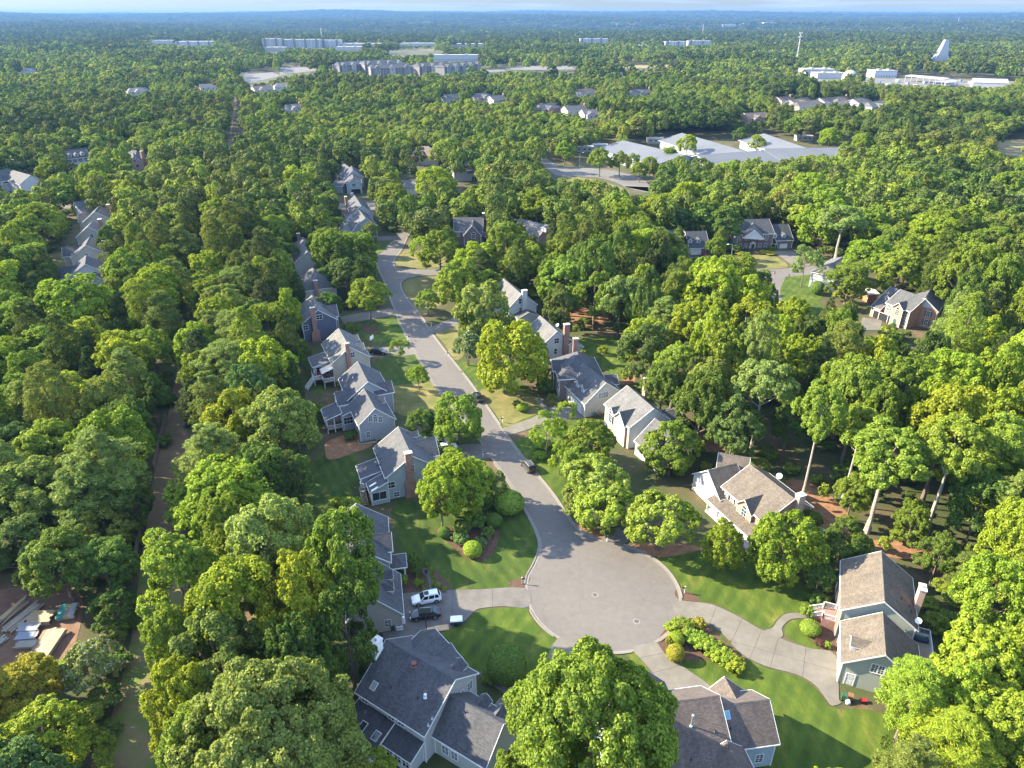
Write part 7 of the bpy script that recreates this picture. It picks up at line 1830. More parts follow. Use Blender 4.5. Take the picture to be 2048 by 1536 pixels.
# wedge hedges beside the turning circle, bushes along the front path
for i in range(7):
    f = i / 6.0
    T(1392 + 75 * f, 1275 + 52 * f, 46, 2.0, 'bush', 'l' if i in (1, 3) else 'y' if i in (4, 6) else 'g', 'yellow green bush number %s along the wedge bed from the turning circle' % ('one', 'two', 'three', 'four', 'five', 'six', 'seven')[i])
ND = ('first', 'second', 'third', 'fourth', 'fifth', 'sixth', 'seventh')
for i, (u, v) in enumerate(((852.5, 1129), (860, 1136), (862.5, 1142), (863, 1149), (865, 1155), (865.5, 1163), (866, 1169))): T(u, v, 8.5, 0.75, 'bush', 'l', '%s lime tuft from the porch end, right edge of the front path' % ND[i])
for i, (u, v) in enumerate(((844, 1161), (844.5, 1165), (845, 1172), (847, 1178))): T(u, v, 7, 0.7, 'bush', 'l', '%s lime tuft from the porch end, left edge of the front path' % ND[i])
T(888, 1178, 12, 0.8, 'bush', 'l', 'lime tuft at the corner of lawn and drive above the white car'); T(875, 1170, 16, 1.0, 'bush', 'o')
T(980, 1352, 44, 1.0, 'bush', 'd', 'low dark hedge between the charcoal roof and its front walk', .5)

# fill the woods: jittered rows, leaving open what stays in view
SH_W = np.full((1536 // 2, 2048 // 2), -1.0, np.float32)
for px, ym in SHOW:
    xs, ys = [p[0] / 2 for p in px], [p[1] / 2 for p in px]
    x0, x1, y0, y1 = max(0, int(min(xs))), min(1024, int(max(xs)) + 2), max(0, int(min(ys))), min(768, int(max(ys)) + 2)
    if x1 <= x0 or y1 <= y0: continue
    gx, gy = np.meshgrid(np.arange(x0, x1) + .5, np.arange(y0, y1) + .5)
    ins = np.zeros(gx.shape, bool); j = len(xs) - 1
    for i in range(len(xs)):
        if ys[i] != ys[j]:
            c = ((ys[i] > gy) != (ys[j] > gy)) & (gx < (xs[j] - xs[i]) * (gy - ys[i]) / (ys[j] - ys[i]) + xs[i]); ins ^= c
        j = i
    sub = SH_W[y0:y1, x0:x1]; sub[ins] = np.maximum(sub[ins], 1e9 if ym is None else ym)
HPX = {'H1': [(705, 1400), (740, 1280), (870, 1255), (970, 1350), (1010, 1440), (1010, 1536), (890, 1536), (760, 1520), (700, 1490)], 'H2': [(1320, 1400), (1290, 1340), (1340, 1380), (1420, 1375), (1449, 1350), (1545, 1395), (1573, 1485), (1560, 1536), (1345, 1536)],
       'H3': [(1612, 1215), (1675, 1160), (1690, 1120), (1762, 1100), (1825, 1150), (1870, 1220), (1868, 1300), (1845, 1330), (1815, 1340), (1800, 1400), (1675, 1410)], 'H4': [(662, 992), (680, 1000), (712, 1005), (780, 1038), (818, 1090), (815, 1125), (795, 1140), (795, 1260), (770, 1260), (755, 1180), (745, 1100), (700, 1060), (665, 1040)],
       'H5': [(700, 910), (770, 900), (795, 855), (865, 880), (875, 920), (850, 1000), (800, 1025), (735, 1020), (705, 960)], 'H6': [(640, 790), (720, 725), (780, 770), (790, 840), (780, 880), (715, 890), (655, 850)], 'H7': [(605, 700), (640, 690), (690, 655), (745, 715), (740, 740), (690, 740), (645, 770), (605, 755)],
       'H8': [(592, 610), (625, 588), (675, 608), (670, 650), (650, 690), (610, 690)], 'H9': [(600, 540), (640, 530), (680, 575), (675, 600), (610, 575)], 'H10': [(582, 505), (590, 470), (605, 480), (605, 540)], 'H11': [(680, 440), (705, 395), (740, 405), (740, 440), (715, 465), (690, 460)], 'H12': [(672, 350), (690, 325), (730, 360), (725, 385), (675, 390)],
       'H13': [(728, 302), (766, 300), (766, 314)], 'H14': [(822, 312), (850, 290), (882, 305), (862, 328), (840, 335)], 'H15': [(900, 328), (930, 303), (948, 315), (942, 372), (922, 378)], 'H15b': [(803, 358), (842, 356), (842, 382), (820, 384)], 'H16': [(905, 433), (970, 428), (972, 482), (940, 492), (908, 455)], 'H17': [(1042, 438), (1092, 448), (1092, 478), (1060, 462)],
       'H18': [(980, 590), (1005, 560), (1075, 605), (1070, 640), (1030, 650)], 'H19': [(1055, 650), (1080, 630), (1142, 655), (1147, 705), (1100, 720)], 'H20': [(1098, 735), (1155, 690), (1240, 775), (1215, 830), (1170, 835), (1100, 790)], 'H21': [(1212, 815), (1255, 765), (1350, 815), (1300, 850), (1270, 900), (1300, 960), (1225, 870)],
       'H22': [(1388, 960), (1440, 905), (1500, 945), (1585, 990), (1520, 1020), (1500, 1080), (1420, 1030)], 'H23': [(1448, 445), (1470, 432), (1582, 470), (1582, 505), (1478, 510)], 'H24': [(1373, 465), (1414, 462), (1408, 508), (1376, 510)], 'H25': [(1748, 600), (1785, 570), (1892, 588), (1875, 640), (1850, 662), (1755, 645)], 'H26': [(1643, 550), (1665, 516), (1685, 520), (1662, 588)],
       'H27': [(2008, 618), (2048, 618), (2048, 645)], 'H28': [(0, 345), (30, 322), (78, 355), (65, 372), (0, 378)], 'H29': [(122, 302), (178, 296), (180, 335), (150, 325)], 'H30': [(248, 310), (268, 297), (298, 312), (292, 328)], 'H31': [(265, 355), (290, 345), (285, 362)], 'H32': [(132, 432), (165, 400), (168, 428), (160, 444)], 'H33': [(163, 440), (195, 410), (228, 428), (200, 455)], 'H36': [(138, 475), (178, 445), (188, 475), (207, 540), (217, 562), (165, 582), (143, 545), (136, 500)], 'shed': [(1722, 578), (1752, 574), (1748, 602), (1724, 600)]}
for k_, px in HPX.items():
    ym = HOUSES['H33' if k_ == 'H36' else k_].loc.y - 2
    xs, ys = [p[0] / 2 for p in px], [p[1] / 2 for p in px]
    for yy in range(max(0, int(min(ys))), min(768, int(max(ys)) + 1)):
        for xx in range(max(0, int(min(xs))), min(1024, int(max(xs)) + 1)):
            if inpoly(xx + .5, yy + .5, [(a / 2, b / 2) for a, b in px]): SH_W[yy, xx] = max(SH_W[yy, xx], ym)
for hh in HOUSES.values():
    for b in hh.blocks:
        if b.A.y < 700: KEEP.append([tuple(b.P(q, t, 0).xy) for q, t in ((-1.5, b.wp + 1.2), (b.L + 1.5, b.wp + 1.2), (b.L + 1.5, -b.wn - 1.2), (-1.5, -b.wn - 1.2))])
KB = [(min(p[0] for p in k), max(p[0] for p in k), min(p[1] for p in k), max(p[1] for p in k), k) for k in KEEP]
def blocked(x, y, r=0.0):
    for x0, x1, y0, y1, k in KB:
        if x0 - r <= x <= x1 + r and y0 - r <= y <= y1 + r:
            if inpoly(x, y, k): return True
            if r and any(inpoly(x + dx * r, y + dy * r, k) for dx, dy in ((1, 0), (-1, 0), (0, 1), (0, -1))): return True
    return False
def hides(x, y, H_, R_, z0=0.0, low=0.2):
    """would this crown cover something the photo shows?"""
    for fz, fr in ((1.0, 0.15), (.85, .75), (.6, 1.0), (.4, .95), (low, .5)):
        for sx in (-1, -.5, 0, .5, 1):
            q = proj((x + sx * R_ * fr, y, z0 + H_ * fz))
            if q is None: continue
            i, j = int(q[1] / 2), int(q[0] / 2)
            if 0 <= i < 768 and 0 <= j < 1024 and SH_W[i, j] > y: return True
    return False
grid = {}
def near_ok(x, y, R_, k=0.62):
    g = 10.0
    for i in range(int(x // g) - 1, int(x // g) + 2):
        for j in range(int(y // g) - 1, int(y // g) + 2):
            for (a, b, r) in grid.get((i, j), ()):
                if (a - x) ** 2 + (b - y) ** 2 < (k * (r + R_)) ** 2: return False
    return True
def put(x, y, R_): grid.setdefault((int(x // 10), int(y // 10)), []).append((x, y, R_))
for t in TREES: put(t[0], t[1], t[3])
strip = lambda y: -25 - (y - 60) * 0.352                       # x of the mown strip at depth y
def in_strip(x, y):
    q = proj((x, y, 0))
    return q is not None
fill = []
tr = random.Random(3)
y = 48.0
while y < 430:
    half = y * 0.80 + 26
    x = -half - (10 if y < 200 else 0)
    while x < half:
        px_, py_ = x + tr.uniform(-3.4, 3.4), y + tr.uniform(-3.0, 3.0)
        x += 6.6
        q = proj((px_, py_, 8))
        right = q and q[0] > 1150 and py_ > 90
        left = px_ < strip(py_) - 4
        edge = abs(px_ - strip(py_)) < 14
        H_ = tr.uniform(19, 26) if right and py_ < 230 else tr.uniform(14, 21)
        if py_ > 230: H_ = tr.uniform(15, 21)
        n1 = math.sin(px_ * .031 + 1.7) * math.sin(py_ * .027 + .5) + 0.5 * math.sin(px_ * .09 + py_ * .07)
        belt = 235 < q[1] < 300 and q[0] > 1150 if q else False
        pine_ = tr.random() < (0.75 if edge else 0.5 if belt else 0.12 if right else 0.30) + 0.18 * n1
        if pine_:
            kind, R_ = 'pine', tr.uniform(3.4, 5.0); H_ += 4 if edge else 2; hue = tr.choice('oogpog')
        else:
            kind = 'tall' if (right and tr.random() < .25) else 'oak'; R_ = tr.choice((tr.uniform(3.8, 5.4), tr.uniform(5.0, 7.0), tr.uniform(6.6, 9.0)))
            hue = tr.choice('gglyglgdlp' if right else 'gglyglgdlb')
        ok = False
        for sh in (1.0, 0.72, 0.5):
            if blocked(px_, py_, 1.0): break
            if not near_ok(px_, py_, R_ * sh): continue
            if hides(px_, py_, H_ * (0.4 + .6 * sh), R_ * sh): continue
            ok = True; break
        if ok:
            H_, R_ = H_ * (0.4 + .6 * sh), R_ * sh
            put(px_, py_, R_); fill.append((px_, py_, H_, R_, kind, hue, None))
    y += 6.0
def shown(t):
    q = proj((t[0], t[1], t[2] * .6))
    if q is None: return 0
    r = FPX * t[3] / q[2]
    if not (-r < q[0] < 2048 + r and -2 * r < q[1] < 1536 + 2 * r): return 0
    return r
n_tree = sum(1 for t in TREES if KINDS[t[4]][1] in ('tree', 'pine'))
vis = sorted([t for t in fill if shown(t) > 0], key=lambda t: -shown(t))
singles, rest = vis[:max(0, 320 - n_tree)], vis[max(0, 320 - n_tree):]
rest += [t for t in fill if shown(t) == 0]
print('hand placed', len(TREES), 'trees', n_tree, 'fill', len(fill), 'singles', len(singles))

MARKS = [('charcoal roofed house', (860, 1420), 4), ('brown roofed house', (1450, 1480), 4), ('sage house', (1755, 1260), 4), ('the parked cars', (850, 1220), 1), ('pale blue house', (800, 950), 4), ('arched window house', (725, 840), 4), ('awning deck house', (680, 720), 4), ('slate blue house', (640, 650), 4),
         ('road junction', (800, 548), 0), ('lumber piles', (80, 1250), 1), ('tall pale house', (1030, 620), 4), ('hipped brick house', (1165, 780), 4), ('white sided house', (1280, 880), 4), ('columned porch house', (1510, 1000), 4), ('brick colonial', (1510, 480), 4), ('orange brick house', (1820, 620), 4), ('dark brick gable', (940, 470), 4),
         ('turning circle', (1206, 1190), 0), ('the school', (1400, 320), 4), ('left hand row', (170, 510), 4), ('dormered colonial', (150, 320), 4), ('stop sign', (1547, 560), 1), ('near strip end', (280, 1400), 0), ('strip fence', (290, 1090), 0), ('strip middle', (370, 800), 0), ('far strip end', (440, 420), 0), ('curved drive', (1500, 1280), 0), ('pink roofed house', (850, 320), 4)]
MW = [(n_, G(u, v, h_)) for n_, (u, v), h_ in MARKS]
labs = {}
def autolabel(t):
    x, y_, H_, R_, kind, hue, lab = t
    if lab: return lab
    n_, m = min(MW, key=lambda q: (q[1].x - x) ** 2 + (q[1].y - y_) ** 2)
    dx, dy = x - m.x, y_ - m.y
    rel = ('right of' if dx > 0 else 'left of') if abs(dx) > abs(dy) else ('behind' if dy > 0 else 'in front of')
    size = ('low' if H_ < 7 else 'mid sized' if H_ < 14 else 'tall' if H_ < 19.5 else 'very tall') if KINDS[kind][1] != 'bush' else ('tiny' if H_ < 1.1 else 'small' if H_ < 2.1 else 'large')
    d = math.hypot(dx, dy)
    far = 'just ' if d < 14 else '' if d < 35 else 'far '
    if kind == 'tall': size = ''
    return ' '.join((size + ' ' + HUES[hue][0] + ' ' + KINDS[kind][0] + ' ' + far + rel + ' ' + n_).split())
allt = TREES + singles
byl = {}
for t in allt: byl.setdefault(autolabel(t), []).append(t)
ORD = {2: ('left of two', 'right of two'), 3: ('leftmost of three', 'middle of three', 'rightmost of three')}
WL, GR = {}, {}
for lb, ts in byl.items():
    ts.sort(key=lambda t: (proj((t[0], t[1], t[2] * .6)) or (0,))[0])
    for i, t in enumerate(ts):
        if len(ts) in ORD: WL[id(t)] = lb + ', ' + ORD[len(ts)][i]
        elif 3 < len(ts) < 8: WL[id(t)] = lb + ', ' + ('leftmost' if i == 0 else ND[i] + ' rightwards') + ' of ' + ('four', 'five', 'six', 'seven')[len(ts) - 4]
        else:
            WL[id(t)] = lb
            if len(ts) > 1: GR[id(t)] = lb
for n_, t in enumerate(allt):
    x, y_, H_, R_, kind, hue, lab = t
    pk = KINDS[kind][2][trn.randrange(len(KINDS[kind][2]))]
    cr, tk, Hp, Rp = PR[pk]
    cat = KINDS[kind][1]
    o = thing(NAMES[kind], (x, y_, 0), WL[id(t)], cat, GR.get(id(t)) or {'tree': 'broadleaf trees of the neighbourhood', 'pine': 'pines of the neighbourhood', 'bush': 'garden bushes', 'evergreen': 'evergreens'}[cat], rz=trn.uniform(0, 6.28))
    s, sz = R_ / Rp, H_ / Hp
    o.scale = (s, s * trn.uniform(.92, 1.08), sz)
    c = link('crown' if cat in ('tree', 'pine') else 'foliage', cr, o); k = link('trunk' if cat in ('tree', 'pine') else 'stem', tk, o)
    k.scale = (1, 1, 1)
    b = HUES[hue][1]; v = trn.uniform(.82, 1.2); h_ = trn.uniform(-.09, .09)
    c.color = (b[0] * v * (1 + h_), b[1] * v, b[2] * v * (1 - h_), 1)

# everything beyond: one body of woodland
pts, kd, scl, rot = [], [], [], []
def wood(x, y_, z, k, sx, sz):
    pts.append((x, y_, z)); kd.append(k); scl.append((sx, sx * tr.uniform(.9, 1.1), sz)); rot.append((0, 0, tr.uniform(0, 6.28)))
GNK = ['oak1', 'oak2', 'oak3', 'pine1', 'pine2', 'w1', 'w2', 'w3', 'v1', 'v2', 'c1', 'c2']
for t in rest:
    k = tr.choice((3, 4)) if t[4] == 'pine' else tr.choice((0, 1, 2))
    if t[1] > 260: k = 7 if t[4] == 'pine' else tr.choice((5, 6))
    _, _, Hp, Rp = PR[GNK[k]]
    wood(t[0], t[1], 0, k, t[3] / Rp, t[2] / Hp)
def band(y0, y1, dx, dy, kinds, s0, s1, chk=True, shrink=True, hs=(0.8, 1.12)):
    yy = y0
    while yy < y1:
        half = yy * 0.76 + 30
        xx = -half
        while xx < half:
            x_, y_ = xx + tr.uniform(-.45, .45) * dx, yy + tr.uniform(-.5, .5) * dy
            xx += dx
            k = tr.choice(kinds); _, _, Hp, Rp = PR[GNK[k]]
            nn_ = 0.5 + 0.5 * math.sin(x_ * .013 + 1.1 * math.sin(y_ * .009)) * math.sin(y_ * .011 + 2.0 + .8 * math.sin(x_ * .007))
            if len(kinds) > 2 and tr.random() < .7: k = (kinds[-1] if nn_ > .62 else kinds[0])
            _, _, Hp, Rp = PR[GNK[k]]
            if tr.random() < .10 + .12 * (nn_ < .2): continue
            s = s0 + (s1 - s0) * tr.random() ** 1.8 * (.6 + .8 * nn_); sz = tr.uniform(*hs) * (.78 + .4 * nn_) * (1.15 if tr.random() < .12 else 1); z = hz(x_, y_)
            if chk:
                if blocked(x_, y_, 2.0): continue
                if hides(x_, y_, Hp * sz, Rp * s, z, .5):
                    s *= .6; sz *= .5
                    if not shrink or hides(x_, y_, Hp * sz, Rp * s, z, .5): continue
            wood(x_, y_, z, k, s, sz)
        yy += dy
band(430, 900, 9.0, 9.0, (5, 6, 5, 7, 7), .72, 1.6)
band(900, 2100, 12, 19, (8, 9, 9), .85, 1.7)
band(2100, 3300, 20, 45, (9, 8, 9), 1.2, 2.2)
band(3300, 5000, 20, 55, (9, 8, 9), 1.3, 2.4, chk=False)
band(5000, 15500, 60, 150, (10, 11), 1.0, 1.5, chk=False, hs=(.9, 1.3))
# the belt of pines behind the school
for u in range(1170, 2080, 13):
    for v in (262, 256, 251):
        g_ = G(u + tr.uniform(-6, 6), v + tr.uniform(-2, 2)); k = tr.choice((3, 4)); _, _, Hp, Rp = PR[GNK[k]]
        if not hides(g_.x, g_.y, 18, 4.4, 0, .5) and not blocked(g_.x, g_.y, 1): wood(g_.x, g_.y, 0, k, tr.uniform(3.8, 5.0) / Rp, tr.uniform(16, 20) / Hp)
# undergrowth of the near woods
ug = 0
yy = 50.0
while yy < 330:
    half = yy * .78 + 20; xx = -half
    while xx < half:
        x_, y_ = xx + tr.uniform(-2, 2), yy + tr.uniform(-2, 2)
        xx += 4.6
        if blocked(x_, y_, .8): continue
        H_, R_ = tr.uniform(1.6, 5.0), tr.uniform(1.2, 2.4)
        if hides(x_, y_, H_, R_, 0, .3): continue
        near_road = any(abs(x_ - p.x) < 7 and abs(y_ - p.y) < 7 for p in wd[::8])
        if near_road or tr.random() < .25: continue
        k = tr.choice((5, 6)); _, _, Hp, Rp = PR[GNK[k]]
        wood(x_, y_, -0.1 * H_, k, R_ / Rp, H_ / Hp * 1.1); ug += 1
    yy += 4.6
print('woodland', len(pts), 'undergrowth', ug)
me = bpy.data.meshes.new('woodland')
me.from_pydata(pts, [], [])
at = me.attributes.new('kind', 'INT', 'POINT'); at.data.foreach_set('value', kd)
at = me.attributes.new('scl', 'FLOAT_VECTOR', 'POINT'); at.data.foreach_set('vector', [c for s in scl for c in s])
at = me.attributes.new('rot', 'FLOAT_VECTOR', 'POINT'); at.data.foreach_set('vector', [c for s in rot for c in s])
wl_ob = stuff(link('woodland', me))
ng = bpy.data.node_groups.new('woodland', 'GeometryNodeTree')
ng.interface.new_socket('Geometry', in_out='INPUT', socket_type='NodeSocketGeometry'); ng.interface.new_socket('Geometry', in_out='OUTPUT', socket_type='NodeSocketGeometry')
gi, go, jn = ng.nodes.new('NodeGroupInput'), ng.nodes.new('NodeGroupOutput'), ng.nodes.new('GeometryNodeJoinGeometry')
def named(nm, typ):
    n = ng.nodes.new('GeometryNodeInputNamedAttribute'); n.data_type = typ; n.inputs['Name'].default_value = nm
    return n
ak, asc, aro = named('kind', 'INT'), named('scl', 'FLOAT_VECTOR'), named('rot', 'FLOAT_VECTOR')
e2r = ng.nodes.new('FunctionNodeEulerToRotation'); ng.links.new(aro.outputs['Attribute'], e2r.inputs[0])
for i, k in enumerate(GNK):
    cr, tk, Hp, Rp = PR[k]
    mesh = cr
    if i < 5:
        mesh = cr.copy(); mesh.materials.clear(); mesh.materials.append(NEEDLE_I if 'pine' in k else LEAF_I)
    ob = bpy.data.objects.new('woodland_tree', mesh)          # model the woodland refers to; stands nowhere itself
    oi = ng.nodes.new('GeometryNodeObjectInfo'); oi.inputs['Object'].default_value = ob; oi.inputs['As Instance'].default_value = True
    cmp_ = ng.nodes.new('FunctionNodeCompare'); cmp_.data_type = 'INT'; cmp_.operation = 'EQUAL'
    si = [s for s in cmp_.inputs if s.type == 'INT']
    ng.links.new(ak.outputs['Attribute'], si[0]); si[1].default_value = i
    ip = ng.nodes.new('GeometryNodeInstanceOnPoints')
    ng.links.new(gi.outputs[0], ip.inputs['Points']); ng.links.new(cmp_.outputs['Result'], ip.inputs['Selection']); ng.links.new(oi.outputs['Geometry'], ip.inputs['Instance'])
    ng.links.new(e2r.outputs[0], ip.inputs['Rotation']); ng.links.new(asc.outputs['Attribute'], ip.inputs['Scale'])
    ng.links.new(ip.outputs[0], jn.inputs[0])
ng.links.new(jn.outputs[0], go.inputs[0])
wl_ob.modifiers.new('woodland', 'NODES').node_group = ng

# ------------------------------------------------------------------ cars
def paint(name, c, rough=0.25):
    m, t, b, L_ = nodemat(name)
    b.inputs['Base Color'].default_value = c4(c); b.inputs['Roughness'].default_value = rough
    b.inputs['Coat Weight'].default_value = 0.6
    return m
P_WHITE, P_BLACK, P_GREY = paint('white_car_paint', (0.72, 0.73, 0.75)), paint('black_car_paint', (0.010, 0.010, 0.012)), paint('charcoal_car_paint', (0.045, 0.043, 0.042))
P_BLUE, P_RED, P_SILV = paint('blue_car_paint', (0.03, 0.06, 0.25)), paint('red_car_paint', (0.30, 0.02, 0.02)), paint('silver_car_paint', (0.45, 0.46, 0.47), .3)
CARGLASS = m_glass('car_glass', (0.012, 0.014, 0.017), 0.06)
RUBBER = m_plain('tyre_rubber', (0.018, 0.018, 0.018), 0.8); ALLOY = m_plain('alloy_rim', (0.35, 0.35, 0.36), 0.35, 0.7)
LAMP_W = m_plain('lamp_lens', (0.75, 0.76, 0.78), 0.15); LAMP_R = m_plain('tail_lens', (0.35, 0.01, 0.01), 0.2); BLACKP = m_plain('black_plastic', (0.02, 0.02, 0.02), 0.6)
CARM = {}
def car_parts(kind):
    if kind in CARM: return CARM[kind]
    suv = kind == 'suv'
    Lh, hw = (2.33, 0.93) if suv else (2.38, 0.91)
    belt, roof = (1.08, 1.66) if suv else (0.95, 1.44)
    # stations: x (front is +), underside, belt height, half width
    st = [(-Lh, .55, belt * .78, hw * .80), (-Lh + .10, .38, belt * .95, hw * .92), (-Lh + .55, .28, belt, hw), (-.6, .24, belt, hw * 1.0), (.75, .24, belt * .985, hw), (1.15, .24, belt * .965, hw * .99), (1.75, .28, belt * .90, hw * .95), (Lh - .18, .34, belt * .80, hw * .86), (Lh, .48, belt * .66, hw * .70)]
    mb = MB()
    def ring(s):
        x, zl, zb, w = s
        h_ = zb - zl
        half = [(w * .55, zl), (w * .92, zl + h_ * .06), (w, zl + h_ * .35), (w * .995, zl + h_ * .72), (w * .93, zl + h_ * .95), (w * .80, zb), (w * .4, zb + .025)]
        return [Vector((x, y, z)) for y, z in half] + [Vector((x, -y, z)) for y, z in reversed(half)]
    rs = [ring(s) for s in st]
    n = len(rs[0])
    for a, b in zip(rs[:-1], rs[1:]):
        for i in range(n):
            j = (i + 1) % n
            mb.face([a[j], a[i], b[i], b[j]])
    mb.face(rs[0]); mb.face(rs[-1][::-1])
    body = mb.mesh('body', None and [] or [P_WHITE], True)
    # cabin: bottom and top outlines
    if suv: xb = [-2.18, 1.02]; xr = [-1.80, 0.35]
    else: xb = [-1.85, 1.05]; xr = [-1.15, 0.30]
    wb, wr = hw * .90, hw * .70
    z0, z1 = belt - .01, roof - .07
    B_ = lambda x, s: Vector((x, s * wb, z0)); R_ = lambda x, s: Vector((x, s * wr, z1))
    gl = {}
    def quad(p, nm, hue=0):
        m = MB(); c = sum(p, Vector()) / 4
        q = [c + (v - c) * .93 for v in p]
        nn = (p[1] - p[0]).cross(p[2] - p[0]).normalized()
        if nn.dot(c - Vector((0, 0, z0 - .3))) < 0: q = q[::-1]; nn = -nn
        m.face([v + nn * .012 for v in q]); gl.setdefault(nm, []).append(m.mesh(nm, CARGLASS))
    shell = MB()
    pts_b = [B_(xb[1], 1), B_(xb[0], 1), B_(xb[0], -1), B_(xb[1], -1)]; pts_r = [R_(xr[1], 1), R_(xr[0], 1), R_(xr[0], -1), R_(xr[1], -1)]
    for i in range(4): shell.face([pts_b[i], pts_b[(i + 1) % 4], pts_r[(i + 1) % 4], pts_r[i]])
    shell.face(pts_r)
    top = [v + Vector((0, 0, .07)) for v in pts_r]; cen = sum(top, Vector()) / 4; top = [cen + (v - cen) * .9 for v in top]
    for i in range(4): shell.face([pts_r[i], pts_r[(i + 1) % 4], top[(i + 1) % 4], top[i]])
    shell.face(top)
    cab = shell.mesh('cabin', [P_WHITE])
    quad([pts_b[3], pts_b[0], pts_r[0], pts_r[3]], 'windscreen'); quad([pts_b[1], pts_b[2], pts_r[2], pts_r[1]], 'rear_window')
    xm_b, xm_r = (-.15, -.30); xm2b, xm2r = (-1.15, -1.2) if suv else (-1.1, -.95)
    for s in (1, -1):
        quad([B_(xb[1] - .25, s), B_(xm_b, s), R_(xm_r, s), R_(xr[1], s)], 'side_window'); quad([B_(xm_b - .06, s), B_(xm2b, s), R_(xm2r, s), R_(xm_r - .06, s)], 'side_window')
        if suv: quad([B_(xm2b - .06, s), B_(xb[0] + .2, s), R_(xr[0] + .1, s), R_(xm2r - .06, s)], 'side_window')
    ty, rm = MB(), MB()
    ty.bar((0, -.11, 0), (0, .11, 0), .345, 18); rm.bar((0, -.115, 0), (0, .115, 0), .225, 12)
    for k in range(5): rm.box((.11 * math.cos(k * 1.257), 0, .11 * math.sin(k * 1.257)), (.1 * math.cos(k * 1.257), 0, .1 * math.sin(k * 1.257)), (0, .13, 0), (-.025 * math.sin(k * 1.257), 0, .025 * math.cos(k * 1.257)))
    ar = MB(); ar.bar((0, -.10, 0), (0, .10, 0), .41, 18)
    hl = MB(); hl.box((0, 0, 0), (.10, 0, 0), (0, .20, 0), (0, 0, .06)); tl = MB(); tl.box((0, 0, 0), (.05, 0, 0), (0, .19, 0), (0, 0, .09))
    mi = MB(); mi.box((0, 0, 0), (.07, 0, 0), (0, .11, 0), (0, 0, .07))
    rl = MB(); rl.box((-.75, 0, 0), (.85, 0, 0), (0, .025, 0), (0, 0, .025))
    sr = MB(); sr.box((-.05, 0, roof + .012), (.36, 0, 0), (0, .42, 0), (0, 0, .006))
    bp = MB(); bp.box((0, 0, 0), (.03, 0, 0), (0, .55, 0), (0, 0, .10))
    CARM[kind] = dict(body=body, cab=cab, gl=gl, ty=ty.mesh('tyre', RUBBER), rm=rm.mesh('rim', ALLOY), ar=ar.mesh('wheel_arch', BLACKP), hl=hl.mesh('headlight', LAMP_W), tl=tl.mesh('tail_light', LAMP_R), mi=mi.mesh('mirror', BLACKP), rl=rl.mesh('roof_rail', ALLOY), sr=sr.mesh('sunroof', CARGLASS), bp=bp.mesh('bumper', BLACKP), Lh=Lh, hw=hw, belt=belt, roof=roof)
    return CARM[kind]
def car(x, y, ang, kind, mat, label, group='parked cars', sunroof=False, z=0.08):
    c = car_parts(kind)
    t = thing('parked_car', (x, y, z), label, 'car', group, ang)
    def add(nm, me, loc=(0, 0, 0), par=t, m=None):
        o = link(nm, me, par); o.location = loc
        if m: o.material_slots[0].link = 'OBJECT'; o.material_slots[0].material = m
        return o
    add('body', c['body'], m=mat); add('cabin', c['cab'], m=mat)
    for nm, l in c['gl'].items():
        for me in l: add(nm, me)
    for sx in (1.42, -1.42):
        for sy in (1, -1):
            w = add('wheel', c['ty'], (sx, sy * (c['hw'] - .10), .345)); add('rim', c['rm'], (0, 0, 0), w); add('wheel_arch', c['ar'], (sx, sy * (c['hw'] - .095), .36))
    for sy in (1, -1):
        add('headlight', c['hl'], (c['Lh'] - .14, sy * c['hw'] * .62, c['belt'] * .68)); add('tail_light', c['tl'], (-c['Lh'] + .06, sy * c['hw'] * .68, c['belt'] * .82)); add('mirror', c['mi'], (.78, sy * (c['hw'] + .06), c['belt'] + .05))
        if kind == 'suv': add('roof_rail', c['rl'], (0, sy * c['hw'] * .62, c['roof'] + .02))
    add('bumper', c['bp'], (c['Lh'] - .02, 0, .50)); add('bumper', c['bp'], (-c['Lh'] + .02, 0, .55))
    if sunroof: add('sunroof', c['sr'])
    return t
def car_near(fw, rw, kind, mat, lab, **k):
    f, r = G(*fw), G(*rw); e = (f - r).normalized(); n = Vector((-e.y, e.x, 0))
    if n.y < 0: n = -n
    m = (f + r) / 2 + n * .82
    return car(m.x, m.y, math.atan2(e.y, e.x), kind, mat, lab, **k)
car_near((836, 1214), (874, 1206.5), 'suv', P_WHITE, 'white sport utility car with black sunroof, upper of two on the drive', sunroof=True)
car_near((832, 1244), (872, 1238.5), 'sedan', P_BLACK, 'black sedan parked below the white car on the drive')
a, b_ = G(1062, 944), G(1049, 929); m = (a + b_) / 2; car(m.x, m.y, math.atan2(b_.y - a.y, b_.x - a.x), 'suv', P_GREY, 'charcoal sport utility car parked at the right kerb, tail lights towards us')
a, b_ = G(961, 806), G(951, 791); m = (a + b_) / 2; car(m.x, m.y, math.atan2(b_.y - a.y, b_.x - a.x), 'sedan', P_BLACK, 'black car parked at the right kerb beside the dry front lawn')
p = G(758, 708); car(p.x, p.y, R(-8), 'suv', P_BLACK, 'black car on the short drive under the white basketball hoop')
p = G(879, 889); car(p.x, p.y, R(20), 'sedan', P_WHITE, 'white car mostly hidden behind the pale blue house, farther of two')
p = G(893, 901); car(p.x, p.y, R(20), 'suv', P_WHITE, 'white car mostly hidden behind the pale blue house, nearer of two')
p = G(91, 409); car(p.x, p.y, R(-8), 'suv', P_WHITE, 'white car on the street at the upper left'); p = G(72, 410); car(p.x, p.y, R(-8), 'suv', P_GREY, 'dark car left of the white one on the upper left street')
p = G(238, 414); car(p.x, p.y, R(-6), 'sedan', P_BLUE, 'blue car at the right end of the upper left street')
p = G(1412, 516); car(p.x, p.y, R(80), 'sedan', P_RED, 'small red car beside the wide white garage door')
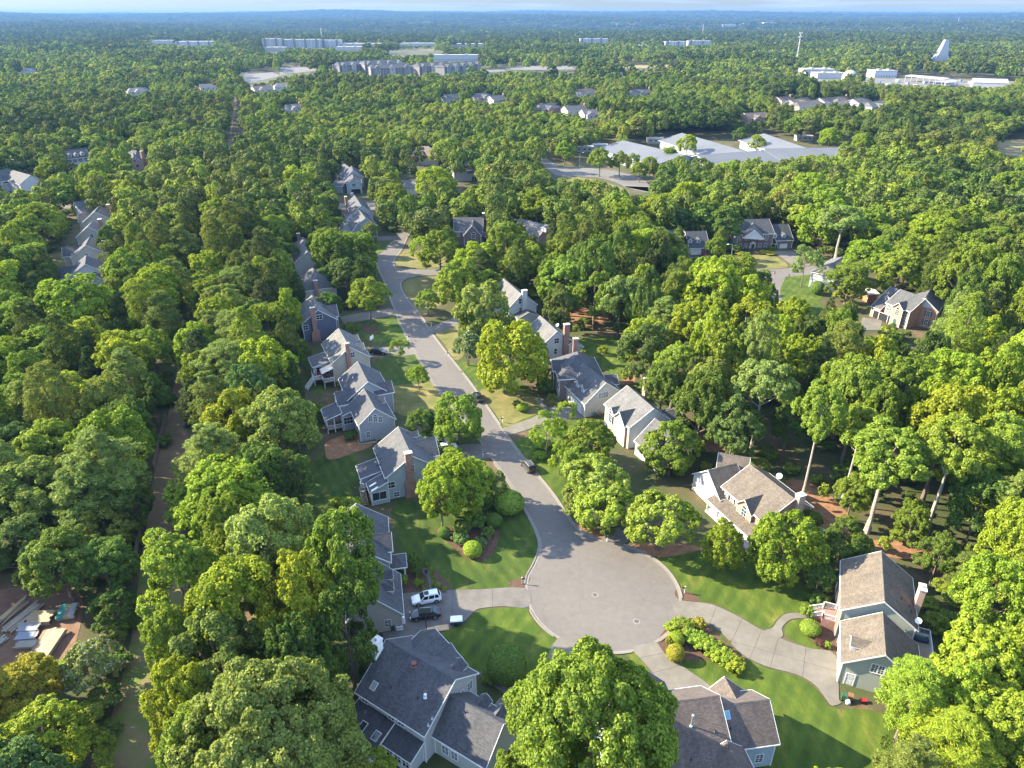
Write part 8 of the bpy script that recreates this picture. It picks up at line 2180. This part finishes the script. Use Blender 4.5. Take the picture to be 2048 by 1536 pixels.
p = G(1497, 388); car(p.x, p.y, 0, 'sedan', P_SILV, 'silver car parked in front of the school')
p = G(705, 392); car(p.x, p.y, R(95), 'suv', P_SILV, 'silver car before the open garage of the stepped gable house')

# ------------------------------------------------------------------ street things
def mailbox(u, v, lab, ang, postm=WHITE, boxm=None, z=0.1):
    t = thing('mailbox', G(u, v), lab, 'mailbox', 'mailboxes along the kerb', ang)
    mb = MB(); mb.bx(-.06, .06, -.06, .06, 0, 1.35); mb.box((0, 0, 1.36), (.085, 0, 0), (0, .085, 0), (0, 0, .03)); mb.build('post', postm, t)
    mb = MB(); mb.box((.25, 0, 1.0), (.32, 0, 0), (0, .05, 0), (0, 0, .04)); mb.bar((.05, 0, .62), (.38, 0, .96), .04, 5); mb.build('arm', postm, t)
    bm_ = boxm or BLACKP
    mb = MB(); pr = [(-.1, 0), (.1, 0), (.1, .13), (.07, .19), (0, .22), (-.07, .19), (-.1, .13)]
    mb.prism([(.02, y, 1.04 + z_) for y, z_ in pr], [(.56, y, 1.04 + z_) for y, z_ in pr]); bo = mb.build('box', bm_, t)
    mb = MB(); mb.bx(.3, .33, .105, .12, 1.1, 1.32); mb.bx(.3, .42, .105, .12, 1.26, 1.32); mb.build('flag', P_RED, bo)
mailbox(1043.5, 1168, 'white post mailbox in the mulch corner left of the turning circle', R(0))
mailbox(1369, 1186, 'white post mailbox in the mulch bed right of the turning circle', R(180))
mailbox(1214, 1083, 'mailbox in front of the flowering trees at the neck of the turning circle', R(225))
mailbox(966, 914, 'black mailbox at the mouth of the short left drive', R(20)); mailbox(1006, 845, 'black mailbox on a white post at the dry lawn right of the road', R(200))
mailbox(863, 654, 'mailbox beside the upper right drive', R(200)); mailbox(816, 681, 'mailbox at the left kerb above the second drive', R(20)); mailbox(898, 713, 'mailbox at the right kerb beside the blossom topped tree', R(200)); mailbox(1578, 556, 'mailbox right of the stop sign', R(120), postm=BLACKP)
def sign_post(u, v, lab, name, cat, h_=2.4):
    t = thing(name, G(u, v), lab, cat)
    mb = MB(); mb.bar((0, 0, 0), (0, 0, h_ + .3), .04, 6); mb.build('pole', GALV, t)
    return t
SIGN_RED = m_plain('sign_red', (0.42, 0.015, 0.02), 0.4, var=0.03); SIGN_BLUE = m_plain('sign_blue', (0.02, 0.14, 0.42), 0.4, var=.03); SIGN_W = m_plain('sign_white', (0.8, 0.8, 0.8), 0.4, var=.02)
t = sign_post(1547, 558, 'red octagonal STOP sign with a blue street name blade above it', 'stop_sign', 'sign')
t.rotation_euler = (0, 0, R(18))
oc = lambda r, y: [(r * math.cos(R(22.5 + 45 * i)), y, 2.2 + r * math.sin(R(22.5 + 45 * i))) for i in range(8)]
mb = MB(); mb.prism(oc(.42, .03), oc(.42, .05)); mb.build('white_border', SIGN_W, t); mb = MB(); mb.prism(oc(.385, -.075), oc(.385, .028)[:]); fc = mb.build('face', SIGN_RED, t)
cu = bpy.data.curves.new('lettering', 'FONT'); cu.body = 'STOP'; cu.size = .30; cu.align_x = 'CENTER'; cu.align_y = 'CENTER'; cu.extrude = .004
lo_ = bpy.data.objects.new('lettering', cu); col.objects.link(lo_); cu.materials.append(SIGN_W)
lm_ = bpy.data.meshes.new_from_object(lo_.evaluated_get(bpy.context.evaluated_depsgraph_get())); bpy.data.objects.remove(lo_)
lo_ = link('lettering', lm_, fc); lo_.location = (0, -.082, 2.2); lo_.rotation_euler = (R(90), 0, 0)
mb = MB(); mb.box((0, 0, 2.82), (.42, 0, 0), (0, .012, 0), (0, 0, .09)); mb.build('street_name_blade', SIGN_BLUE, t)
t = sign_post(811, 531, 'blue street name sign on the corner of the road junction', 'street_name_sign', 'sign', 2.5); mb = MB(); mb.box((0, 0, 2.6), (.42, 0, 0), (0, .012, 0), (0, 0, .1)); mb.build('blade', SIGN_BLUE, t); mb = MB(); mb.box((0, 0, 2.82), (.08, .4, 0), (.012, 0, 0), (0, 0, .1)); mb.build('blade', SIGN_BLUE, t)
def lamp(u, v, lab, ang, h_=8.0):
    t = thing('street_lamp', G(u, v), lab, 'street lamp', 'street lamps', ang)
    mb = MB(); mb.bar((0, 0, 0), (0, 0, h_), .11, 8, .07); mb.build('pole', GALV, t)
    mb = MB(); mb.bar((0, 0, h_ - .1), (.9, 0, h_ + .45), .045, 6); mb.bar((.9, 0, h_ + .45), (1.8, 0, h_ + .5), .04, 6); mb.build('arm', GALV, t)
    mb = MB(); mb.box((2.1, 0, h_ + .48), (.36, 0, 0), (0, .14, 0), (0, 0, .08)); mb.build('lamp_head', SIGN_W, t)
lamp(1459, 536, 'grey street lamp left of the brick colonial house', R(200), 8.5); lamp(156, 436, 'curved street lamp above the nearly square grey roof', R(170)); lamp(1159, 335, 'pale street lamp beside the school road, left of two', R(20)); lamp(1200, 350, 'pale street lamp beside the school road, right of two', R(20))
IRON = m_plain('cast_iron', (0.07, 0.062, 0.058), 0.7); 
def manhole(u, v, r, lab):
    p = G(u, v); t = thing('manhole_cover', (p.x, p.y, .03), lab, 'manhole', 'manhole covers on the turning circle')
    mb = MB(); mb.bar((0, 0, 0), (0, 0, .012), r * 1.55, 20); mb.build('collar', M_KERB, t)
    mb = MB(); mb.bar((0, 0, .012), (0, 0, .022), r, 20)
    for k in range(3): mb.bar((0, 0, .022), (0, 0, .026 + k * .003), r * (.8 - .25 * k), 16)
    mb.build('lid', IRON, t)
manhole(1190, 1190, .36, 'round iron manhole cover near the middle of the turning circle'); manhole(1273, 1243, .36, 'round iron manhole cover at the lower right of the turning circle'); manhole(1256, 1219, .13, 'small valve cover between the two big manhole covers'); manhole(1307, 1164, .13, 'small valve cover at the upper right of the turning circle')
for u, v, lab, an in ((1043, 906, 'dark storm drain inlet at the right kerb above the charcoal car', -52), (924, 744, 'dark storm drain inlet at the right kerb beside the long lawn', -57)):
    t = thing('storm_drain', G(u, v) + Z * .04, lab, 'drain', 'storm drains', R(an)); mb = MB(); mb.bx(-.6, .6, -.28, .28, 0, .03); mb.build('frame', IRON, t)
    for k in range(8): mb = MB(); mb.bx(-.52 + k * .14, -.45 + k * .14, -.24, .24, .03, .045); mb.build('bar', DARK, t)
def hoop(u, v, lab, ang, mat, board, h_=3.05):
    t = thing('basketball_hoop', G(u, v), lab, 'basketball hoop', None, ang)
    mb = MB(); mb.bar((0, 0, 0), (0, 0, 2.7), .075, 8); mb.bar((0, 0, 2.7), (.7, 0, 3.3), .05, 6); mb.bar((0, 0, 2.2), (.7, 0, 3.0), .035, 6); mb.build('pole', mat, t)
    mb = MB(); mb.bx(.7, .74, -.85, .85, 2.9, 3.95); bd = mb.build('backboard', board, t)
    mb = MB()
    for a0_, a1_, b0_, b1_ in ((-.87, .87, 3.93, 3.99), (-.87, .87, 2.86, 2.92), (-.87, -.81, 2.92, 3.93), (.81, .87, 2.92, 3.93), (-.3, .3, 3.45, 3.5), (-.3, .3, 3.08, 3.12), (-.3, -.25, 3.12, 3.45), (.25, .3, 3.12, 3.45)): mb.bx(.739, .75, a0_, a1_, b0_, b1_)
    mb.build('board_frame', SIGN_W, bd)
    mb = MB()
    for k in range(14):
        a_, c_2 = k * 2 * math.pi / 14, (k + 1) * 2 * math.pi / 14
        mb.bar((1.02 + .23 * math.cos(a_), .23 * math.sin(a_), 3.05), (1.02 + .23 * math.cos(c_2), .23 * math.sin(c_2), 3.05), .012, 4)
        mb.bar((1.02 + .23 * math.cos(a_), .23 * math.sin(a_), 3.05), (1.02 + .13 * math.cos(a_ + .3), .13 * math.sin(a_ + .3), 2.65), .006, 3)
    mb.build('rim', m_plain('orange_rim', (.5, .12, .02), .5), t)
hoop(853, 1262, 'black poled basketball hoop over the black sedan on the drive', R(95), BLACKP, m_glass('acrylic_board', (.10, .12, .12), .1)); hoop(741, 697, 'white boarded basketball hoop beside the cream house drive', R(-20), BLACKP, SIGN_W)
# bins and boxes
BIN_G, BIN_B = m_plain('green_plastic', (.025, .085, .045), .5), m_plain('brown_plastic', (.20, .10, .05), .5)
def bin_(x, y, lab, mat, ang):
    t = thing('wheelie_bin', (x, y, .03), lab, 'bin', 'wheeled rubbish bins', ang)
    mb = MB(); q = lambda w, z_: [(-w, -w, z_), (w, -w, z_), (w, w, z_), (-w, w, z_)]
    mb.prism(q(.24, .06), q(.31, .95)); mb.build('bin', mat, t); mb = MB(); mb.prism(q(.34, .96), q(.32, 1.03)); mb.bar((-.3, -.36, .96), (.3, -.36, .96), .025, 5); mb.build('lid', mat, t)
    for s in (-1, 1): mb = MB(); mb.bar((s * .22, -.28, .11), (s * .29, -.28, .11), .11, 10); mb.build('wheel', RUBBER, t)
p = G(1686, 1399); bin_(p.x, p.y, 'green wheeled bin at the garage corner of the sage house', BIN_G, R(-20)); p = G(1699.5, 1400); bin_(p.x, p.y, 'brown wheeled bin beside the green one at the sage house', BIN_B, R(-22))
p = G(1190, 834); bin_(p.x, p.y, 'left wheeled bin against the beige garage gable', BIN_G, R(-20)); p = G(1200, 833); bin_(p.x, p.y, 'right wheeled bin against the beige garage gable', BIN_B, R(-20)); p = G(786, 1259); bin_(p.x, p.y, 'green bin at the garage corner beside two white crates', BIN_G, R(10))
p = G(1695, 1407); t = thing('refuse_sack', p, 'white refuse sack lying before the bins of the sage house', 'sack'); bm = bmesh.new(); bmesh.ops.create_icosphere(bm, subdivisions=2, radius=.32)
for v_ in bm.verts: v_.co *= 1 + .18 * math.sin(9 * v_.co.x + 7 * v_.co.y); v_.co.z = max(-.2, v_.co.z) + .2
for v_ in bm.verts:
    if v_.co.z > .46: v_.co.z += .12
me_ = bpy.data.meshes.new('bag'); bm.to_mesh(me_); bm.free(); me_.materials.append(SIGN_W); link('bag', me_, t)
p = G(1726, 1404); t = thing('toy_wagon', p, 'small red cart beside the wall of the sage house', 'cart'); mb = MB(); mb.prism([(-.4, -.22, .2), (.4, -.22, .2), (.4, .22, .2), (-.4, .22, .2)], [(-.45, -.26, .42), (.45, -.26, .42), (.45, .26, .42), (-.45, .26, .42)]); mb.build('tub', P_RED, t)
for sx in (-.28, .28):
    for sy in (-.24, .24): mb = MB(); mb.bar((sx, sy - .03, .11), (sx, sy + .03, .11), .11, 8); mb.build('wheel', RUBBER, t)
mb = MB(); mb.bar((.42, 0, .3), (.85, 0, .75), .02, 5); mb.build('handle', BLACKP, t)
def louvre_box(u, v, lab, w, d_, h_, ang, name='air_conditioner', cat='air conditioner'):
    t = thing(name, G(u, v), lab, cat, None, ang)
    mb = MB(); mb.bx(-w / 2, w / 2, -d_ / 2, d_ / 2, .08, h_); mb.build('casing', SIGN_W, t); mb = MB(); mb.bx(-w / 2 - .08, w / 2 + .08, -d_ / 2 - .08, d_ / 2 + .08, 0, .08); mb.build('pad', CONC_TRIM, t)
    mb = MB()
    for k in range(8): mb.bx(-w / 2 - .012, w / 2 + .012, -d_ / 2 - .012, d_ / 2 + .012, .18 + k * (h_ - .3) / 8, .20 + k * (h_ - .3) / 8)
    mb.build('louvres', GALV, t)
    mb = MB(); mb.bar((0, 0, h_), (0, 0, h_ + .03), min(w, d_) * .38, 16); mb.build('fan_guard', DARK, t)
louvre_box(803, 1243, 'tall white louvred unit at the garage corner of the beige house', 1.0, 1.1, 1.3, R(10)); louvre_box(799, 1257, 'low white louvred unit below the tall one at the beige house', .9, .7, .7, R(10))
p = G(913, 1247); t = thing('cargo_trailer', p, 'little white topped utility trailer with dark front on the drive', 'trailer', rz=R(5))
mb = MB(); mb.bx(-.85, .85, -.55, .55, .3, .95); mb.build('tub', m_plain('dark_grey_body', (.05, .06, .07), .5), t); mb = MB(); mb.prism([(-.92, -.62, .96), (.92, -.62, .96), (.92, .62, .96), (-.92, .62, .96)], [(-.8, -.5, 1.12), (.8, -.5, 1.12), (.8, .5, 1.12), (-.8, .5, 1.12)]); mb.build('lid', SIGN_W, t)
for sy in (-.6, .6): mb = MB(); mb.bar((0, sy - .06, .28), (0, sy + .06, .28), .28, 12); mb.build('wheel', RUBBER, t)
mb = MB(); mb.bar((.85, 0, .4), (1.6, 0, .4), .04, 6); mb.build('drawbar', DARK, t)
PLY = m_plain('plywood', (.42, .27, .14), .8)
for (u, v, an, lab, w) in ((862, 1261, 12, 'orange timber sheet leaning low at the foot of the black hoop', .8), (883, 1257, 10, 'pale plywood sheet lying right of the black hoop pole', 1.1)):
    t = thing('plywood_sheet', G(u, v) + Z * .09, lab, 'board', 'timber sheets on the drive', R(an)); mb = MB(); mb.bx(-w, w, -.55, .55, 0, .05); mb.build('sheet', PLY, t); mb = MB(); mb.bx(-w + .1, w - .2, -.4, .5, .055, .10); mb.build('sheet', m_plain('fresh_board', (.50, .33, .18), .8), t)
# raised bed, grill, deck seats
t = thing('raised_bed', G(735, 884), 'timber framed raised bed in the pine straw yard', 'raised bed', rz=R(20))
for a_ in ((-1.9, 1.9, -.85, -.75), (-1.9, 1.9, .75, .85), (-1.9, -1.8, -.75, .75), (1.8, 1.9, -.75, .75)): mb = MB(); mb.bx(*a_, 0, .4); mb.build('plank', m_plain('grey_timber', (.30, .27, .23), .85), t)
mb = MB(); mb.bx(-1.79, 1.79, -.74, .74, 0, .3); mb.build('soil', M_MULCH, t)
hb5 = HOUSES['H5'].blocks[0]; p = hb5.P(7.8, 7.6, 0)
t = thing('barbecue_grill', (p.x, p.y, 2.1), 'covered black barbecue grill on the small rounded deck', 'grill', rz=R(-68)); mb = MB(); mb.bx(-.7, .7, -.3, .3, .1, .85); mb.build('cabinet', DARK, t)
mb = MB(); pr = [(-.3, .86), (.3, .86), (.26, 1.05), (.12, 1.18), (-.12, 1.18), (-.26, 1.05)]; mb.prism([(-.4, y, z_) for y, z_ in pr], [(.4, y, z_) for y, z_ in pr]); mb.build('hood', BLACKP, t)
for s in (-1, 1): mb = MB(); mb.bx(min(s * .41, s * .85), max(s * .41, s * .85), -.25, .25, .86, .9); mb.build('side_shelf', GALV, t)
hb7 = HOUSES['H7'].blocks[0]; RC = m_plain('red_cushion', (.28, .03, .03), .8)
for i, (q, tt, lab) in enumerate(((11.0, 7.9, 'red cushioned chair on the awning deck, nearer the steps'), (11.8, 6.6, 'red cushioned chair on the awning deck, under the canvas edge'))):
    p = hb7.P(q, tt, 0); t = thing('deck_chair', (p.x, p.y, 1.7), lab, 'chair', 'chairs on the awning deck', R(30 + 60 * i)); mb = MB(); mb.bx(-.3, .3, -.3, .3, .38, .48); mb.build('seat', RC, t); mb = MB(); mb.bx(-.3, .3, .26, .34, .48, 1.0); mb.build('backrest', RC, t)
    for sx in (-.27, .27):
        for sy in (-.27, .27): mb = MB(); mb.bx(sx - .025, sx + .025, sy - .025, sy + .025, 0, .38); mb.build('leg', DARK, t)
p = hb7.P(13.9, 6.4, 0); t = thing('patio_table', (p.x, p.y, 1.7), 'dark round patio table on the lower part of the awning deck', 'table'); mb = MB(); mb.bar((0, 0, .70), (0, 0, .75), .7, 16); mb.build('tabletop', DARK, t)
for k in range(4): mb = MB(); mb.bar((.45 * math.cos(k * 1.57), .45 * math.sin(k * 1.57), 0), (.3 * math.cos(k * 1.57), .3 * math.sin(k * 1.57), .7), .03, 5); mb.build('leg', DARK, t)
hb3 = HOUSES['H3'].blocks[0]; p = hb3.P(9.6, -6.2, 0)
t = thing('covered_sofa', (p.x, p.y, 2.2), 'outdoor sofa under a dark blue cover on the back deck', 'sofa', rz=R(-20)); NAVY = m_plain('navy_cover', (.02, .035, .06), .6); mb = MB(); mb.bx(-.9, .9, -.4, .45, 0, .5); mb.build('seat', NAVY, t); mb = MB(); mb.bx(-.9, .9, .2, .46, .5, .95); mb.build('backrest', m_plain('grey_cushion', (.25, .28, .30), .8), t)
for s in (-1, 1): mb = MB(); mb.bx(min(s * .9, s * .72), max(s * .9, s * .72), -.4, .2, .5, .72); mb.build('armrest', NAVY, t)
def dish(p, lab, r=.55, h_=.8):
    t = thing('satellite_dish', p, lab, 'satellite dish', None); mb = MB(); mb.bar((0, 0, -.3), (0, 0, h_), .04, 6); mb.build('pole', GALV, t)
    dn = Vector((-.45, -.55, .7)).normalized(); a1 = dn.orthogonal().normalized(); a2 = dn.cross(a1); c = Vector((0, 0, h_)); mb = MB(); n_ = 18
    for ring_ in range(3):
        f0, f1 = ring_ / 3, (ring_ + 1) / 3
        for i in range(n_):
            e = lambda k, f: c + dn * (.16 * f * f) + (a1 * math.cos(k * 2 * math.pi / n_) + a2 * math.sin(k * 2 * math.pi / n_)) * r * f
            mb.face([e(i, f0), e(i, f1), e(i + 1, f1), e(i + 1, f0)] if f0 else [c, e(i, f1), e(i + 1, f1)])
    mb.build('reflector', SIGN_W, t); mb = MB(); mb.bar(c - a1 * r * .6, c + dn * .55, .015, 4); mb.bar(c + dn * .5, c + dn * .62, .05, 6); mb.build('feed_arm', GALV, t)
b22 = HOUSES['H22'].blocks[0]; dish(b22.P(2.6, -5.0, 5.4), 'round white satellite dish on the back eave of the columned porch house'); b19 = HOUSES['H19'].blocks[0]; dish(b19.P(1.5, -4.5, 5.3), 'white satellite dish behind the ridge of the white house', .5)

# ------------------------------------------------------------------ fence of the mown strip
FW = m_plain('weathered_fence_wood', (.23, .165, .12), .9)
def fence(px, lab, h_=1.7):
    pts = [G(*q) for q in px]
    t = thing('wooden_fence', pts[0], lab, 'fence'); o0 = pts[0]
    for a, b in zip(pts[:-1], pts[1:]):
        l = (b - a).length; k = max(1, int(l / 2.4)); e = (b - a) / k; ed = e.normalized(); nn = Vector((-ed.y, ed.x, 0))
        for i in range(k):
            p = a + e * i - o0
            mb = MB(); mb.bx(p.x - .06, p.x + .06, p.y - .06, p.y + .06, 0, h_ + .1); mb.build('post', FW, t)
            mb = MB()
            for z_ in (.35, h_ - .3): mb.box(p + e / 2 + Z * z_, e / 2, nn * .025, Z * .045)
            pn = mb.build('rail', FW, t)
            mb = MB(); m_ = int(e.length / .15)
            for j in range(m_): mb.box(p + e * (j + .5) / m_ + nn * .04 + Z * (h_ / 2 + .03 * math.sin(j * 2.3 + i)), ed * .066, nn * .012, Z * h_ / 2)
            stuff(mb.build('pickets', FW, pn))
fence([(263, 1165), (272, 1120), (282, 1075), (291, 1030)], 'weathered picket fence at the left edge of the mown strip, nearer run'); fence([(309, 940), (322, 885), (335, 835)], 'weathered picket fence at the left edge of the mown strip, farther run')

# ------------------------------------------------------------------ lumber yard corner
WOODS = [m_plain('lumber_tan', (.34, .26, .17), .85), m_plain('lumber_grey', (.30, .27, .23), .85), m_plain('lumber_yellow', (.42, .32, .18), .85), m_plain('lumber_brown', (.22, .15, .10), .85)]
lr = random.Random(9)
PLK = {}
def plank(L_, w, th, m):
    k = (round(L_, 1), w, th, m.name)
    if k not in PLK:
        mb = MB(); mb.bx(-round(L_, 1) / 2, round(L_, 1) / 2, -w / 2, w / 2, 0, th); PLK[k] = mb.mesh('plank', m)
    return PLK[k]
def stack(p0, p1, width, rows_, layers, lab, mats, th=.12, loose=0.0, wrap=None, L_=None):
    a, b = G(*p0), G(*p1); e = b - a; ln = L_ or e.length; c = (a + b) / 2
    t = thing('lumber_pile', (c.x, c.y, .03), lab, 'lumber pile', 'lumber piles in the yard corner', math.atan2(e.y, e.x))
    w = width / rows_
    for k in (-.35, .35): mb = MB(); mb.bx(ln * k - .06, ln * k + .06, -width / 2, width / 2, 0, .12); mb.build('bearer', WOODS[3], t)
    for l in range(layers):
        for r in range(rows_):
            if l < layers - 1 and 0 < r < rows_ - 1: continue
            o = link('plank', plank(ln * lr.uniform(.9, 1.0) if loose else ln * lr.uniform(.97, 1.0), round(w * .93, 2), th, mats[lr.randrange(len(mats))]), t)
            o.location = (lr.uniform(-.2, .2) * (1 + 4 * loose), -width / 2 + w * (r + .5) + lr.uniform(-1, 1) * loose * .1, .12 + l * (th + .015)); o.rotation_euler = (0, 0, lr.uniform(-1, 1) * (.012 + .12 * loose))
    if wrap:
        h_ = .12 + layers * (th + .015)
        for k0, k1, m_ in wrap:
            mb = MB(); x0, x1 = -ln / 2 + ln * k0, -ln / 2 + ln * k1; mb.bx(x0, x1, -width / 2 - .03, width / 2 + .03, h_ + .005, h_ + .03); mb.bx(x0, x1, -width / 2 - .05, -width / 2 - .03, .3, h_ + .03); mb.bx(x0, x1, width / 2 + .03, width / 2 + .05, .3, h_ + .03); mb.build('wrapping', m_, t)
    return t
TEAL = m_plain('teal_wrap', (.08, .30, .28), .4, var=.5, scale=.6); GREYW2 = m_plain('grey_wrap', (.24, .25, .28), .4); REDW = m_plain('red_stripe_wrap', (.32, .04, .07), .4); WHW = m_plain('white_wrap', (.36, .38, .38), .4)
stack((122, 1264), (80, 1326), 2.0, 11, 5, 'long pale lumber pile nearest the white flowered tree', WOODS[:3]); stack((98, 1264), (66, 1318), 1.2, 5, 3, 'narrow tan lumber pile left of the long pale one', WOODS[:1] + WOODS[3:])
stack((62, 1242), (108, 1240), 2.4, 11, 6, 'broad yellowish lumber pile in the middle of the yard', WOODS[2:3] + WOODS[:1]); stack((40, 1262), (82, 1260), 1.6, 8, 5, 'grey lumber pile under a grey wrap with a red stripe', WOODS[:2], wrap=[(.02, .98, GREYW2)])
stack((36, 1278), (76, 1275), 1.5, 7, 4, 'grey lumber pile wrapped in pale blue sheet below the red striped one', WOODS[1:2], wrap=[(.0, .9, m_plain('pale_blue_wrap', (.22, .25, .30), .4))]); stack((33, 1294), (74, 1291), 1.3, 7, 3, 'low grey board pile nearest the golden tree', WOODS[:2])
stack((118, 1232), (155, 1226), 2.6, 12, 6, 'lumber pile half covered with teal and white wrap', WOODS[:3], wrap=[(.05, .42, TEAL), (.68, .98, WHW)]); stack((56, 1200), (2, 1246), 1.6, 7, 2, 'loose long boards, upper sheaf at the left of the yard', WOODS, loose=.5); stack((80, 1210), (10, 1268), 1.9, 8, 2, 'loose long boards, lower sheaf at the left of the yard', WOODS, loose=.5)
stack((-20, 1300), (14, 1276), 1.2, 6, 2, 'short pale boards at the left frame edge of the yard', WOODS[1:2], loose=.3); stack((138, 1190), (157, 1204), .5, 2, 2, 'pair of reddish beams behind the teal wrapped pile', WOODS[3:], L_=2.4)

# ------------------------------------------------------------------ person on the front path
def skin_body(name, verts, edges, radii, mats, mat_of, parent, lv=2):
    me = bpy.data.meshes.new(name); me.from_pydata(verts, edges, [])
    o = link(name, me, None)
    sk = o.modifiers.new('skin', 'SKIN'); sk.use_smooth_shade = True
    for d, r in zip(me.skin_vertices[0].data, radii): d.radius = (r, r) if not isinstance(r, tuple) else r
    me.skin_vertices[0].data[0].use_root = True
    ss = o.modifiers.new('sub', 'SUBSURF'); ss.levels = ss.render_levels = lv
    dg = bpy.context.evaluated_depsgraph_get()
    ev = bpy.data.meshes.new_from_object(o.evaluated_get(dg))
    bpy.data.objects.remove(o)
    ev.materials.clear()
    for m_ in mats: ev.materials.append(m_)
    for p_ in ev.polygons: p_.material_index = mat_of(p_.center); p_.use_smooth = True
    q = link(name, ev, parent)
    return q
p = G(853, 1153)
per = thing('person', (p.x, p.y, .06), 'person in black top and grey trousers walking on the front path', 'person', rz=R(-80))
V_, E_, R__ = [], [], []
def J(x, y, z_, r, par=None):
    V_.append((x, y, z_)); R__.append(r)
    if par is not None: E_.append((par, len(V_) - 1))
    return len(V_) - 1
pel = J(0, 0, .96, (.15, .12)); ab = J(0, 0, 1.12, (.14, .11), pel); ch = J(0, .0, 1.32, (.165, .12), ab); nk = J(0, 0, 1.49, .06, ch); h1 = J(.01, 0, 1.60, (.08, .09), nk); h2 = J(.015, 0, 1.70, (.085, .095), h1); J(.01, 0, 1.76, .06, h2)
hands = []
for s in (-1, 1):
    hp = J(0, s * .10, .90, .10, pel); kn = J(.10 * s + .03, s * .11, .50, .065, hp); an_ = J(.16 * s - .02, s * .11, .09, .042, kn); J(.16 * s + .12, s * .12, .045, .04, an_)
    sh = J(0, s * .19, 1.42, .065, ch); el = J(-.05 * s, s * .25, 1.14, .048, sh); wr = J(.05 - .10 * s, s * .25, .90, .032, el); pm_ = J(.07 - .11 * s, s * .25, .83, (.02, .04), wr)
    hands.append((pm_, s))
for pm_, s in hands:
    x, y, z_ = V_[pm_]
    for k, l in ((-.03, .075), (-.01, .085), (.01, .08), (.03, .06)):
        f1_ = J(x + k, y, z_ - .045, .009, pm_); f2 = J(x + k + .006, y - s * .012, z_ - .045 - l * .5, .008, f1_); J(x + k + .01, y - s * .03, z_ - .045 - l * .85, .007, f2)
    t1 = J(x + .045, y - s * .01, z_ - .01, .010, pm_); J(x + .06, y - s * .02, z_ - .05, .008, t1)
CL_B, CL_G, SKIN, SHOE = m_plain('black_cloth', (.012, .012, .014), .9), m_plain('grey_cloth', (.16, .15, .16), .9), m_plain('skin', (.42, .25, .18), .6), m_plain('shoe', (.05, .05, .05), .7)
def pm_of(c):
    if c.z < .10: return 3
    if c.z < .50 and abs(c.y) < .2: return 1
    if c.z > 1.50 or (c.z < .88 and abs(c.y) > .19): return 2
    return 0
skin_body('body', V_, E_, R__, [CL_B, CL_G, SKIN, SHOE], pm_of, per)
bm = bmesh.new(); bmesh.ops.create_uvsphere(bm, u_segments=14, v_segments=9, radius=.112)
bmesh.ops.delete(bm, geom=[v_ for v_ in bm.verts if v_.co.z < -.02 and v_.co.x > -.03], context='VERTS'); bmesh.ops.translate(bm, verts=bm.verts, vec=(-.008, 0, 1.70)); me_ = bpy.data.meshes.new('hair'); bm.to_mesh(me_); bm.free(); me_.materials.append(m_plain('brown_hair', (.09, .05, .03), .8)); link('hair', me_, per)
mb = MB(); mb.prism([(.095, -.012, 1.64), (.095, .012, 1.64), (.12, 0, 1.645)], [(.095, -.006, 1.69), (.095, .006, 1.69), (.10, 0, 1.69)]); mb.build('nose', SKIN, per)
for s in (-1, 1): mb = MB(); mb.bx(.096, .104, s * .033 - .012, s * .033 + .012, 1.682, 1.694); mb.build('eye', BLACKP, per); mb = MB(); mb.bx(-.005, .03, s * .088 - .012, s * .088 + .012, 1.645, 1.70); mb.build('ear', SKIN, per)
mb = MB(); mb.bx(.092, .101, -.025, .025, 1.612, 1.62); mb.build('mouth', m_plain('lips', (.30, .10, .09), .6), per)

# ------------------------------------------------------------------ the air
hm, ht_, hb_, hl_ = nodemat('haze_air')
ht_.nodes.remove(hb_)
pv = N(ht_, 'ShaderNodeVolumePrincipled')
pv.inputs['Color'].default_value = (0.13, 0.27, 0.52, 1)
pv.inputs['Density'].default_value = 0.75e-4
pv.inputs['Anisotropy'].default_value = 0.1
hl_(pv.outputs[0], ht_.nodes['Material Output'].inputs['Volume'])
mb = MB(); mb.bx(-19000, 19000, -19000, 19000, -45, 112)
stuff(mb.build('haze', hm))
